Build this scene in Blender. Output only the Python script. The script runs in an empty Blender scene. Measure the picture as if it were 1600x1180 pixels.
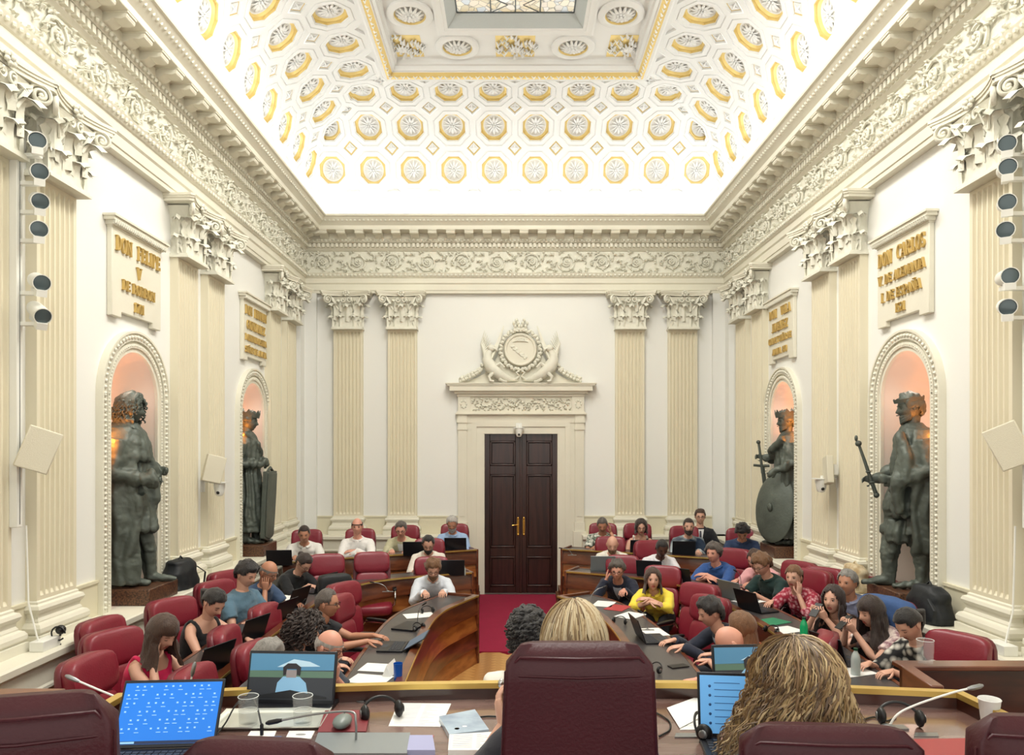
import bpy, math, random
import numpy as np
from math import sin, cos, pi, radians as R, sqrt, atan2
from mathutils import Vector as V, Matrix as Mx, noise as mn
random.seed(7)
SC = bpy.context.scene
COL = SC.collection
# ---------------- camera, world, lights, exposure ----------------
F = 1150.0; HC = 2.44; PX0, PY0 = 800.0, 703.0
cam = bpy.data.cameras.new('camera'); camo = bpy.data.objects.new('camera', cam); COL.objects.link(camo)
cam.sensor_width = 36; cam.lens = 36*F/1600; cam.shift_x = 0; cam.shift_y = (PY0-590)/1600
cam.clip_start = .05; cam.clip_end = 100
camo.location = (0, 0, HC); camo.rotation_euler = (pi/2, 0, 0)
SC.camera = camo
SC.view_settings.view_transform = 'Standard'; SC.view_settings.look = 'None'
SC.view_settings.exposure = 0.58; SC.view_settings.gamma = 1; SC.view_settings.use_curve_mapping = False
w = bpy.data.worlds.new('world'); SC.world = w; w.use_nodes = True
w.node_tree.nodes['Background'].inputs[0].default_value = (1.0, .97, .9, 1)
w.node_tree.nodes['Background'].inputs[1].default_value = 1.15
SC.cycles.max_bounces = 6; SC.cycles.diffuse_bounces = 3; SC.cycles.glossy_bounces = 2
SC.cycles.transmission_bounces = 4; SC.cycles.caustics_reflective = False; SC.cycles.caustics_refractive = False

def area(name, loc, rot, sx, sy, power, col=(1, .96, .88)):
    l = bpy.data.lights.new(name, 'AREA'); l.shape = 'RECTANGLE'; l.size = sx; l.size_y = sy
    l.energy = power; l.color = col
    o = bpy.data.objects.new(name, l); COL.objects.link(o); o.location = loc; o.rotation_euler = rot
    return o
def point(name, loc, power, col, rad=.05):
    l = bpy.data.lights.new(name, 'POINT'); l.energy = power; l.color = col; l.shadow_soft_size = rad
    o = bpy.data.objects.new(name, l); COL.objects.link(o); o.location = loc
    return o
WL, WR, YB = 3.486, 3.575, 12.36          # frieze planes: left, right, far
YN = -2.6                                  # the near end of the room
WIN = .085                                 # the wall lies this far behind the frieze
CX = (WR-WL)/2
# lamps lying on top of the cornice, shining up into the cove
area('cove_lamp', (CX, YB-.30, 6.33), (R(180), 0, 0), 6.4, .12, 18, (.98, .99, 1))
area('cove_lamp', (-WL+.30, 4.9, 6.33), (R(180), 0, R(90)), 13.5, .12, 33, (.98, .99, 1))
area('cove_lamp', (WR-.30, 4.9, 6.33), (R(180), 0, R(90)), 13.5, .12, 33, (.98, .99, 1))
# added fill lamp hung below the skylight glass, out of view
area('skylight_fill', (CX, 5.7, 7.98), (0, 0, 0), 1.8, 6.8, 325, (1, .97, .9))
# warm niche lamps, each with an added fill light to brighten the recess
for x, y, z in ((-3.66, 6.58, 2.55), (-3.66, 9.77, 2.6), (3.76, 6.5, 2.55), (3.80, 9.6, 2.7)):
    point('niche_lamp', (x, y, z), 4.0, (1, .30, .05), .03)
    point('niche_fill', (x*.985, y+.3, 3.05), 1.3, (1, .80, .70), .08)

# ---------------- helpers ----------------
def lin(c):
    return tuple((v/255/12.92) if v/255 <= .04045 else ((v/255+.055)/1.055)**2.4 for v in c)
MATS = {}
def mat(name, rgb, rough=.5, metal=0, spec=.5, bump=0, bscale=40, var=0, vscale=4, rgb2=None, emit=0, coat=0, stretch=None, trans=0, detail=4, kind='noise', sheen=0):
    if name in MATS: return MATS[name]
    m = bpy.data.materials.new(name); m.use_nodes = True; MATS[name] = m
    nt = m.node_tree; b = nt.nodes['Principled BSDF']
    c = lin(rgb)+(1,)
    b.inputs['Base Color'].default_value = c
    b.inputs['Roughness'].default_value = rough; b.inputs['Metallic'].default_value = metal
    b.inputs['Specular IOR Level'].default_value = spec
    if coat: b.inputs['Coat Weight'].default_value = coat; b.inputs['Coat Roughness'].default_value = .12
    if sheen: b.inputs['Sheen Weight'].default_value = sheen
    if trans: b.inputs['Transmission Weight'].default_value = trans; b.inputs['IOR'].default_value = 1.45
    if emit:
        b.inputs['Emission Color'].default_value = c; b.inputs['Emission Strength'].default_value = emit
    tc = nt.nodes.new('ShaderNodeTexCoord'); mp = nt.nodes.new('ShaderNodeMapping')
    nt.links.new(tc.outputs['Object'], mp.inputs[0])
    if stretch: mp.inputs['Scale'].default_value = stretch
    def tex(scale, det):
        if kind == 'voronoi':
            n = nt.nodes.new('ShaderNodeTexVoronoi'); n.inputs['Scale'].default_value = scale
            nt.links.new(mp.outputs[0], n.inputs['Vector']); return n.outputs['Distance']
        n = nt.nodes.new('ShaderNodeTexNoise'); n.inputs['Scale'].default_value = scale; n.inputs['Detail'].default_value = det
        nt.links.new(mp.outputs[0], n.inputs['Vector']); return n.outputs[0]
    if rgb2 is not None or var:
        o = tex(vscale, detail)
        r = nt.nodes.new('ShaderNodeValToRGB'); nt.links.new(o, r.inputs[0])
        c2 = lin(rgb2) if rgb2 is not None else tuple(v*(1-var) for v in c[:3])
        if rgb2 is not None and kind == 'voronoi': r.color_ramp.elements[0].position = .15; r.color_ramp.elements[1].position = .6
        elif rgb2 is not None: r.color_ramp.elements[0].position = .4; r.color_ramp.elements[1].position = .6
        else: r.color_ramp.elements[0].position = .3; r.color_ramp.elements[1].position = .7
        r.color_ramp.elements[0].color = c2+(1,); r.color_ramp.elements[1].color = c
        nt.links.new(r.outputs[0], b.inputs['Base Color'])
    if bump:
        o = tex(bscale, 5); bp = nt.nodes.new('ShaderNodeBump'); bp.inputs['Strength'].default_value = bump
        bp.inputs['Distance'].default_value = .01
        nt.links.new(o, bp.inputs['Height']); nt.links.new(bp.outputs[0], b.inputs['Normal'])
    return m

class G:
    """collects geometry for one mesh"""
    def __init__(s): s.v = []; s.f = []; s.m = []; s.M = None
    def vs(s, pts):
        n = len(s.v)
        if s.M is None: s.v.extend([tuple(p) for p in pts])
        else: s.v.extend([tuple(s.M @ V(p)) for p in pts])
        return n
    def face(s, idx, m=0): s.f.append(tuple(idx)); s.m.append(m)
    def poly(s, pts, m=0):
        n = s.vs(pts); s.face(range(n, n+len(pts)), m)
    def box(s, x0, x1, y0, y1, z0, z1, m=0):
        n = s.vs([(x, y, z) for x in (x0, x1) for y in (y0, y1) for z in (z0, z1)])
        for q in ((0, 1, 3, 2), (4, 6, 7, 5), (0, 4, 5, 1), (2, 3, 7, 6), (0, 2, 6, 4), (1, 5, 7, 3)):
            s.face([n+i for i in q], m)
    def cbox(s, c, d, rot=None, m=0, top=1.0):
        """box of size d around c; rot a 3x3/4x4 matrix; top = taper of the +z end"""
        P = []
        for sx in (-.5, .5):
            for sy in (-.5, .5):
                for sz in (-.5, .5):
                    k = top if sz > 0 else 1
                    p = V((sx*d[0]*k, sy*d[1]*k, sz*d[2]))
                    if rot is not None: p = rot.to_3x3() @ p
                    P.append(p+V(c))
        n = s.vs(P)
        for q in ((0, 1, 3, 2), (4, 6, 7, 5), (0, 4, 5, 1), (2, 3, 7, 6), (0, 2, 6, 4), (1, 5, 7, 3)):
            s.face([n+i for i in q], m)
    def grid(s, rows, cu=False, m=0, flip=False, mf=None):
        """rows: list of equal-length point rows; cu closes each row"""
        nr, nc = len(rows), len(rows[0]); n = s.vs([p for r in rows for p in r])
        for i in range(nr-1):
            for j in range(nc if cu else nc-1):
                a, b = n+i*nc+j, n+i*nc+(j+1) % nc; c, d = b+nc, a+nc
                s.face((a, d, c, b) if flip else (a, b, c, d), mf(i, j) if mf else m)
        return n
    def loft(s, rings, m=0, cap=True, mf=None):
        nc = len(rings[0]); n = s.grid(rings, cu=True, m=m, mf=mf)
        if cap:
            s.face(list(range(n+nc-1, n-1, -1)), mf(0, 0) if mf else m)
            k = n+(len(rings)-1)*nc; s.face(list(range(k, k+nc)), mf(len(rings)-2, 0) if mf else m)
    def tube(s, path, r, n=8, m=0, cap=True, flat=None, up=None, mf=None):
        """round (or elliptic: r items (a,b)) tube along path"""
        P = [V(p) for p in path]; L = len(P); rings = []
        rr = r if isinstance(r, (list, tuple)) and len(r) == L and not (L == 2 and False) else [r]*L
        u = None
        for i, p in enumerate(P):
            t = (P[min(i+1, L-1)]-P[max(i-1, 0)])
            t = t.normalized() if t.length > 1e-9 else V((0, 0, 1))
            if u is None:
                ref = V(up) if up is not None else (V((0, 0, 1)) if abs(t.z) < .9 else V((0, 1, 0)))
                u = (ref-t*ref.dot(t)).normalized()
            else:
                u = u-t*u.dot(t); u = u.normalized() if u.length > 1e-6 else t.orthogonal().normalized()
            w_ = t.cross(u)
            a, b = (rr[i] if isinstance(rr[i], (list, tuple)) else (rr[i], rr[i]))
            rings.append([p+w_*(a*cos(2*pi*k/n))+u*(b*sin(2*pi*k/n)) for k in range(n)])
        s.loft(rings, m, cap, mf)
    def ell(s, c, r, n=12, k=8, m=0, rot=None):
        rows = []
        r3 = r if isinstance(r, (list, tuple)) else (r, r, r)
        for i in range(k+1):
            th = pi*i/k
            rows.append([])
            for j in range(n):
                p = V((r3[0]*max(sin(th), 1e-3)*cos(2*pi*j/n), r3[1]*max(sin(th), 1e-3)*sin(2*pi*j/n), -r3[2]*cos(th)))
                if rot is not None: p = rot.to_3x3() @ p
                rows[-1].append(p+V(c))
        s.loft(rows, m)
    def lathe(s, prof, c=(0, 0, 0), n=16, m=0, rot=None, cap=True):
        rows = []
        for (r_, z) in prof:
            row = []
            for j in range(n):
                p = V((r_*cos(2*pi*j/n), r_*sin(2*pi*j/n), z))
                if rot is not None: p = rot.to_3x3() @ p
                row.append(p+V(c))
            rows.append(row)
        s.loft(rows, m, cap)
    def prism(s, pts, z0, z1, m=0, axis='z'):
        """extrude a 2D polygon; axis y: pts are (x,z) from y=z0 to z1"""
        def q(p, h):
            return (p[0], p[1], h) if axis == 'z' else ((p[0], h, p[1]) if axis == 'y' else (h, p[0], p[1]))
        n = s.vs([q(p, z0) for p in pts]+[q(p, z1) for p in pts]); k = len(pts)
        for i in range(k): s.face((n+i, n+(i+1) % k, n+k+(i+1) % k, n+k+i), m)
        s.face(range(n, n+k), m); s.face(range(n+2*k-1, n+k-1, -1), m)
    def sweep(s, prof, path, closed=False, m=0, cap=True):
        """prof: (offset to the left, z) pairs swept with mitres along a plan polyline"""
        P = [V((p[0], p[1])) for p in path]; L = len(P); rings = []
        for i, p in enumerate(P):
            a = P[i]-P[i-1] if (i or closed) else None
            b = P[(i+1) % L]-P[i] if (i < L-1 or closed) else None
            a = a.normalized() if a else b.normalized(); b = b.normalized() if b else a
            na, nb = V((-a.y, a.x)), V((-b.y, b.x)); nn = na+nb
            nn = nn/max(nn.dot(na), .2) if nn.length > 1e-6 else na
            rings.append([(p.x+nn.x*o, p.y+nn.y*o, z) for o, z in prof])
        if closed: rings.append(rings[0])
        n = s.grid(rings, m=m, flip=True)
        if cap and not closed and len(prof) > 2:
            k = len(prof); s.face(list(range(n, n+k)), m); s.face(list(range(n+(L-1)*k+k-1, n+(L-1)*k-1, -1)), m)
    def mesh(s, name, mats, angle=35, fix=True):
        me = bpy.data.meshes.new(name)
        me.from_pydata(s.v, [], s.f)
        for x in (mats if isinstance(mats, (list, tuple)) else [mats]): me.materials.append(x)
        me.polygons.foreach_set('material_index', s.m)
        me.polygons.foreach_set('use_smooth', [True]*len(s.f))
        if fix:
            import bmesh
            bm = bmesh.new(); bm.from_mesh(me); bmesh.ops.recalc_face_normals(bm, faces=bm.faces); bm.to_mesh(me); bm.free()
        me.update()
        me.set_sharp_from_angle(angle=R(angle))
        return me

def link(name, data, parent=None, loc=None, rot=None, label=None, cat=None, group=None, kind=None):
    o = bpy.data.objects.new(name, data); COL.objects.link(o)
    if parent is not None: o.parent = parent
    if loc is not None: o.location = loc
    if rot is not None: o.rotation_euler = rot
    if label: o['label'] = label
    if cat: o['category'] = cat
    if group: o['group'] = group
    if kind: o['kind'] = kind
    return o
def part(name, g, mats, parent=None, angle=35, **k):
    fix = k.pop('fix', True)
    return link(name, g.mesh(name, mats, angle, fix), parent, **k)
def thing(name, label, cat, loc=(0, 0, 0), rz=0, group=None):
    return link(name, None, None, loc, (0, 0, rz), label, cat, group)
def struct(name, loc=(0, 0, 0)):
    return link(name, None, None, loc, kind='structure')
def bevel(o, w_=.005, seg=2):
    b = o.modifiers.new('bevel', 'BEVEL'); b.width = w_; b.segments = seg; b.limit_method = 'ANGLE'; b.angle_limit = R(40)
    return o
def tree_copy(src, parent=None, loc=None, rz=None, label=None, group=None):
    c = src.copy(); COL.objects.link(c)
    if parent is not None: c.parent = parent
    if loc is not None: c.location = loc
    if rz is not None: c.rotation_euler = (0, 0, rz)
    if label: c['label'] = label
    if group: c['group'] = group
    for ch in KIDS.get(src.name, []): 
        k = tree_copy(ch, c)
    KIDS[c.name] = []
    return c
KIDS = {}
def kids(root, lst): KIDS[root.name] = lst
def at(x, y, z):   # photo pixel at depth z (metres) -> world point
    return V(((x-PX0)*z/F, z, HC-(y-PY0)*z/F))

# ---------------- materials ----------------
M_wall = mat('ivory_wall_paint', (244, 244, 238), .7, var=.02, vscale=.8, bump=.03, bscale=60)
M_trim = mat('cream_plaster', (236, 232, 214), .6, bump=.08, bscale=45, var=.06, vscale=2)
M_orn = mat('carved_plaster', (236, 234, 218), .65, bump=.2, bscale=70, var=.06, vscale=18)
M_shaft = mat('pilaster_stone_cream', (236, 228, 202), .55, bump=.03, bscale=30, var=.04, vscale=1.5)
M_cove = mat('white_plaster', (244, 245, 243), .7, bump=.04, bscale=50)
M_rose = mat('carved_white_plaster', (246, 247, 245), .7, bump=.2, bscale=60)
M_gold = mat('gilding', (240, 214, 140), .45, .3, bump=.15, bscale=60)
M_goldlet = mat('gilt_letter', (216, 184, 112), .4, .3)
M_niche = mat('niche_paint', (236, 222, 208), .7)
M_bronze = mat('patinated_bronze', (98, 106, 98), .5, .25, bump=.35, bscale=35, var=.35, vscale=5)
M_granite = mat('brown_granite', (112, 76, 54), .35, rgb2=(62, 42, 34), vscale=60, kind='noise', detail=8)
M_door = mat('dark_walnut_door', (58, 32, 27), .35, rgb2=(42, 23, 20), vscale=3, stretch=(8, 8, .6), bump=.05, bscale=20, coat=.25)
M_brass = mat('polished_brass', (214, 170, 84), .25, .9)
M_carpet = mat('crimson_carpet', (156, 22, 60), .95, bump=.6, bscale=220, var=.12, vscale=5)
M_white = mat('white_enamel', (240, 240, 232), .4)
M_black = mat('black_plastic', (18, 18, 20), .4)
M_lens = mat('dark_glass_lens', (84, 98, 102), .2, .1)
M_steel = mat('grey_metal', (150, 152, 152), .35, .8)
M_plinthband = mat('cream_dado_paint', (228, 221, 194), .55, var=.04, vscale=1.2)
# ---------------- floor ----------------
fl = struct('floor')
g = G(); g.box(-WL-.5, WR+.5, YN, YB+.5, -.12, -.03); part('floor_slab', g, mat('oak_subfloor', (170, 122, 70), .5), fl)
M_oak = [mat('oak_parquet_%d' % i, c, .4, rgb2=c2, vscale=6, stretch=(1, 1, 1), coat=.15) for i, (c, c2) in enumerate([((196, 146, 84), (178, 128, 70)), ((184, 132, 74), (164, 114, 60)), ((206, 158, 96), (188, 138, 80))])]
def block_mesh(m):
    g = G(); g.box(-.0345, .0345, -.1395, .1395, -.03, 0); return g.mesh('parquet_block', m)
PB = [block_mesh(m) for m in M_oak]
k = 0
pw, pl = .07, .28
cells = []
c45, s45 = cos(R(45)), sin(R(45))
for i in range(-90, 170):              # herringbone of oak blocks
    for j in range(-16, 16):
        for o_ in (0, 1):
            u, v = (i*pw+j*2*pl+pl/2, i*pw+pw/2) if o_ == 0 else (i*pw+j*2*pl+pl+pw/2, i*pw+pw-pl/2)
            x, y = u*c45-v*s45, u*s45+v*c45
            if 3.0 < y < 8.86 and -3.2 < x < 3.4: cells.append((x, y, o_, (i*3+j*5+o_) % 3))
cells.sort(key=lambda c: 0 if (abs(c[0]-.0) < .95 and c[1] > 6.6) else 1)
near = [c for c in cells if abs(c[0]) < .95 and c[1] > 6.6][:300]
for x, y, o_, m_ in near: link('parquet_block', PB[m_], fl, (x, y, 0), (0, 0, R(45) if o_ else R(-45)))
g = G()
for x, y, o_, m_ in cells:
    if (x, y, o_, m_) in near: continue
    a = R(45) if o_ else R(-45)
    ca, sa = cos(a), sin(a)
    g.poly([(x+p*ca-q*sa, y+p*sa+q*ca, -.001) for p, q in ((-pw/2+.001, -pl/2+.001), (pw/2-.001, -pl/2+.001), (pw/2-.001, pl/2-.001), (-pw/2+.001, pl/2-.001))], m_)
part('distant_parquet', g, M_oak, fl, kind='stuff')
g = G(); g.box(-1.25, 1.45, 8.86, YB, -.03, .012)
link('carpet', g.mesh('carpet', M_carpet), None, label='crimson carpet runner leading to the dark double door', cat='carpet')

# ---------------- walls ----------------
ZW = 5.07; ZL = 1.02
def wall_panel(g, sgn, X, s0, s1, niches, m=0):
    """flat wall at x=X with arched openings (centre, half width, base z, spring z)"""
    cur = s0
    for (c, h, zb, zs) in sorted(niches):
        g.poly([(X, cur, 0), (X, c-h, 0), (X, c-h, ZW+.2), (X, cur, ZW+.2)], m)
        g.poly([(X, c-h, 0), (X, c+h, 0), (X, c+h, zb), (X, c-h, zb)], m)
        A = [(c+h*cos(t), zs+h*sin(t)) for t in [pi-pi*i/24 for i in range(25)]]
        for i in range(24):
            (ya, za), (yb, zb2) = A[i], A[i+1]
            g.poly([(X, ya, za), (X, yb, zb2), (X, yb, ZW+.2), (X, ya, ZW+.2)], m)
        cur = c+h
    g.poly([(X, cur, 0), (X, s1, 0), (X, s1, ZW+.2), (X, cur, ZW+.2)], m)
NICHE = {-1: [6.93, 10.1], 1: [6.82, 9.9]}
NH, NZS = .43, 2.93
for sgn, nm in ((-1, 'wall_left'), (1, 'wall_right')):
    X = (-WL-WIN) if sgn < 0 else WR+WIN
    root = struct(nm)
    g = G(); wall_panel(g, sgn, X, YN, YB+.1, [(c, NH, ZL, NZS) for c in NICHE[sgn]])
    part('wall_surface', g, M_wall, root, fix=False)
    g = G(); g.box(X+sgn*.62 if sgn > 0 else X-.72, X+.72 if sgn > 0 else X-.62, YN, YB+.1, 0, 6.4); part('masonry', g, M_wall, root)
    for c in NICHE[sgn]:
        g = G(); D = .52
        rows = []
        for a in range(13):
            t = pi*a/12; y = c-NH*cos(t); d = D*sin(t)
            col = [(X+sgn*d, y, ZL), (X+sgn*d, y, NZS)]
            for e in range(1, 9):
                q = pi/2*e/8
                col.append((X+sgn*d*cos(q), c-NH*cos(t)*cos(q), NZS+NH*sin(q)))
            rows.append(col)
        g.grid(rows); g.poly([r[0] for r in rows])
        part('niche', g, M_niche, root, angle=60, label='pale pink lit niche recess')
        # archivolt: moulding, beading, plain outer band
        g = G()
        for (r0, r1, pr) in ((NH-.005, NH+.035, .03), (NH+.035, NH+.075, .045), (NH+.075, NH+.1, .02), (NH+.1, NH+.17, .05), (NH+.17, NH+.19, .065)):
            A = [(c-NH-(r0-NH), ZL), ] if False else []
            def ring(rr): return [(c-rr, ZL+.0)]+[(c+rr*cos(t), NZS+rr*sin(t)) for t in [pi-pi*i/28 for i in range(29)]]+[(c+rr, ZL)]
            a, b = ring(r0), ring(r1)
            g.grid([[(X, y, z) for y, z in a], [(X-sgn*pr, y, z) for y, z in a], [(X-sgn*pr, y, z) for y, z in b], [(X, y, z) for y, z in b]])
        part('archivolt', g, M_trim, root, angle=30)
        g = G()
        path = [(c-NH-.135, ZL+.05+i*.045) for i in range(42)]+[(c-(NH+.135)*cos(pi*i/32), NZS+(NH+.135)*sin(pi*i/32)) for i in range(33)]+[(c+NH+.135, ZL+.05+i*.045) for i in range(42)]
        for (y, z) in path: g.ell((X-sgn*.05, y, z), (.022, .024, .018), 6, 4)
        for (y, z) in [(c-NH-.055, ZL+.05+i*.03) for i in range(63)]+[(c-(NH+.055)*cos(pi*i/46), NZS+(NH+.055)*sin(pi*i/46)) for i in range(47)]+[(c+NH+.055, ZL+.05+i*.03) for i in range(63)]:
            g.ell((X-sgn*.045, y, z), (.01, .011, .011), 5, 3)
        part('beading', g, M_orn, root, kind='stuff')
    # dado band above the ledge
    g = G()
    seg = []; cur = YN
    for c in NICHE[sgn]: seg.append((cur, c-NH-.19)); cur = c+NH+.19
    seg.append((cur, YB+.08))
    for a, b in seg:
        g.box(*sorted((X, X-sgn*.02)), a, b, ZL, 1.30); g.box(*sorted((X, X-sgn*.032)), a, b, 1.30, 1.325)
    part('dado_band', g, M_plinthband, root)
# back wall
bw = struct('wall_back')
YW = YB+WIN; DX0, DX1, DZ = (756-800)*YW/F, (872-800)*YW/F, 2.72
g = G()
for x0, x1, z0, z1 in ((-WL-.1, DX0, 0, ZW+.2), (DX1, WR+.1, 0, ZW+.2), (DX0, DX1, DZ, ZW+.2)):
    g.box(x0, x1, YW, YW+.25, z0, z1)
part('wall_surface', g, M_wall, bw)
g = G(); g.box(-WL-.8, WR+.8, YW+.25, YW+.35, 0, 6.4); part('masonry', g, M_wall, bw)
g = G()
for a, b in ((-WL-.08, (717-800)*YW/F), ((912-800)*YW/F, WR+.08)):
    g.box(a, b, YW-.02, YW, ZL, 1.30); g.box(a, b, YW-.032, YW, 1.30, 1.325)
part('dado_band', g, M_plinthband, bw)
# ledge (pedestal course) around the room
def gsweep(g, prof, y0=YN, back=True, m=0):
    """profile (projection from frieze plane, z) swept round left, back and right walls"""
    rows = []
    path = [lambda p: (-WL+p, y0), lambda p: (-WL+p, YB-p), lambda p: (WR-p, YB-p), lambda p: (WR-p, y0)]
    for f_ in path: rows.append([f_(p)+(z,) for p, z in prof])
    g.grid(rows, m=m)
lg = struct('baseboard_ledge')
g = G()
pr = [(-.09, ZL), (.24, ZL), (.255, ZL-.012), (.255, ZL-.055), (.235, ZL-.075), (.215, ZL-.085), (.215, .80), (.225, .785), (.225, .765), (.18, .735), (.18, 0)]
rows = []
gl = lambda a, b, back: [(a, b)]
for path in ([(-1, 0)], ):
    pass
def side_sweep(g, sgn, prof, y0, y1, m=0):
    X = -WL if sgn < 0 else WR
    g.grid([[(X-sgn*p, y0, z) for p, z in prof], [(X-sgn*p, y1, z) for p, z in prof]], m=m)
side_sweep(g, -1, pr, YN, YB); side_sweep(g, 1, pr, YN, YB)
dl, dr = (722-800)*YW/F, (908-800)*YW/F
for a, b in ((-WL, dl), (dr, WR)):
    g.grid([[(a, YB-p, z) for p, z in pr], [(b, YB-p, z) for p, z in pr]])
    e = dl if b == dl else dr
    g.poly([(e, YB-p, z) for p, z in pr]+[(e, YW, 0)])
part('ledge_moulding', g, M_trim, lg, angle=25)

# ---------------- entablature ----------------
ent = struct('trim_entablature')
g = G(); gsweep(g, [(-.095, ZW), (0, ZW), (0, 5.112), (.012, 5.118), (.012, 5.215), (.018, 5.222), (.03, 5.235), (.03, 5.315), (.045, 5.325), (.075, 5.375), (.085, 5.395), (.02, 5.40), (0, 5.41)])
part('architrave', g, M_trim, ent, angle=25)
g = G(); gsweep(g, [(0, 5.40), (0, 5.775)]); part('frieze', g, M_orn, ent)
g = G(); gsweep(g, [(0, 5.77), (.02, 5.775), (.045, 5.80), (.055, 5.81), (.055, 5.82), (.055, 5.885), (.10, 5.895), (.115, 5.93), (.13, 5.95), (.13, 6.035), (.34, 6.04), (.345, 6.045), (.345, 6.105), (.36, 6.12), (.375, 6.135), (.42, 6.175), (.45, 6.215), (.475, 6.225), (.48, 6.25), (.46, 6.262), (.2, 6.275), (.17, 6.30)])
part('cornice', g, M_trim, ent, angle=25)
def places(step, marg, y0=YN):
    """positions along the three walls: (x, y, rz, wall)"""
    out = []
    n = int((YB-y0)/step)
    for i in range(n): out.append((-1, YB-marg-i*step))
    for i in range(n): out.append((1, YB-marg-i*step))
    L = WL+WR; nb = int((L-2*marg)/step); off = (L-nb*step)/2
    for i in range(nb+1): out.append((0, -WL+off+i*step))
    return out
def wpt(wl, s, p, z):
    return (-WL+p, s, z) if wl < 0 else ((WR-p, s, z) if wl > 0 else (s, YB-p, z))
WRZ = {-1: R(90), 1: R(-90), 0: 0}       # local -Y points into the room for the far wall
# dentils
g = G()
for wl, s in places(.075, .09):
    a = .022
    if wl == 0: g.box(s-a, s+a, YB-.10, YB-.05, 5.822, 5.885)
    elif wl < 0: g.box(-WL+.05, -WL+.10, s-a, s+a, 5.822, 5.885)
    else: g.box(WR-.10, WR-.05, s-a, s+a, 5.822, 5.885)
part('dentils', g, M_trim, ent, kind='stuff')
# egg, leaf and bead rows
g = G()
for wl, s in places(.07, .1):
    for p, z, rx, rz_ in ((.125, 5.925, .02, .022), (.07, 5.36, .017, .022), (.41, 6.18, .02, .028)):
        lim = (-WL+p, WR-p) if wl == 0 else (YN, YB-p)
        if not lim[0] < s < lim[1]: continue
        c = wpt(wl, s, p, z)
        g.ell(c, (.024, .02, rz_) if wl == 0 else (.02, .024, rz_), 5, 4)
part('egg_ornament', g, M_orn, ent, kind='stuff')
# modillions: scrolled brackets under the corona
g = G()
pts = [(.0, .075), (-.20, .075), (-.205, .05), (-.19, .03), (-.15, .022), (-.09, .03), (-.05, .005), (0, -.005)]
g.prism([(y, z) for y, z in pts], -.068, .068, axis='x')
g.tube([(-.072, -.183, .048), (.072, -.183, .048)], .019, 8); g.box(-.075, .075, -.215, 0, .072, .084)
modm = g.mesh('modillion', M_trim, 30)
g = G(); g.ell((0, -.10, .078), (.075, .06, .012), 10, 4); g.ell((0, -.10, .07), (.03, .03, .014), 8, 4)
cofm = g.mesh('soffit_rosette', M_orn)
cnt = 0
for wl, s in places(.30, .26):
    lim = (-WL+.2, WR-.2) if wl == 0 else (-.6, YB-.2)
    if not lim[0] < s < lim[1]: continue
    link('modillion', modm, ent, wpt(wl, s, .125, 5.955), (0, 0, WRZ[wl]))
    cnt += 1
# running scroll relief of the frieze
def scroll_mesh():
    g = G(); L = 1.16; Hh = .185
    random.seed(3)
    for half in (0, 1):
        sg = 1 if half == 0 else -1; cx = L*(.25+.5*half)
        P = []
        for i in range(60):                         # the spiral
            t = i/59; a = pi*sg*(1.0)-sg*t*2*pi*1.75; r_ = .155*(1-t*.8)
            P.append((cx+r_*cos(a), -.02-.012*t, sg*.0+r_*sin(a)*1.0))
        g.tube(P, [.017*(1-.45*i/59) for i in range(60)], 5)
        for k_ in range(13):                        # leaves off the spiral
            t = .02+.62*k_/12; i = int(t*59); x, y, z = P[i]; dx, dz = x-cx, z
            n_ = sqrt(dx*dx+dz*dz); ux, uz = dx/n_, dz/n_
            tw = sg*R(35)
            ux, uz = ux*cos(tw)-uz*sin(tw), ux*sin(tw)+uz*cos(tw)
            l_ = .045+.02*random.random()
            if k_ % 2: ux, uz, l_ = -ux, -uz, .028
            q = (min(max(x+ux*l_, .0), L), -.018, min(max(z+uz*l_, -Hh+.01), Hh-.01))
            g.tube([(x, -.01, z), ((x+q[0])/2+.01*uz, -.045, (z+q[2])/2-.01*ux), q], [.008, (.022, .011), .006], 5)
        for k_ in range(8):                         # the rosette
            a = 2*pi*k_/8; g.ell((cx+.036*cos(a), -.035, .036*sin(a)), (.017, .014, .017), 6, 4)
        g.ell((cx, -.045, 0), .018, 6, 4)
        for x0, z0 in ((cx-.28, .09*sg), (cx+.27, -.09*sg), (cx-.26, -.12*sg), (cx-.2, .15*sg), (cx+.21, .145*sg), (cx+.2, -.15*sg), (cx-.19, -.04), (cx+.19, .05), (cx-.26, 0), (cx+.26, .04), (cx-.1, .165), (cx+.1, -.165)):
            for k_ in range(4):
                a = random.uniform(0, 6.28); e = (min(max(x0+.05*cos(a), 0), L), -.02, min(max(z0+.05*sin(a), -Hh), Hh))
                g.tube([(x0, -.01, z0), ((x0+e[0])/2, -.04, (z0+e[2])/2), e], [.008, (.02, .01), .005], 5)
    return g.mesh('scroll_relief', M_orn, 60)
scm = scroll_mesh()
for i in range(6): link('scroll_relief', scm, ent, (-WL+.03+i*1.168, YB-.0, 5.585), None)
for i in range(12):
    y = YB-.03-i*1.168
    if y < -.5: break
    link('scroll_relief', scm, ent, (-WL, y-1.16, 5.585), (0, 0, R(90)))
    link('scroll_relief', scm, ent, (WR, y, 5.585), (0, 0, R(-90)))

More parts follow.
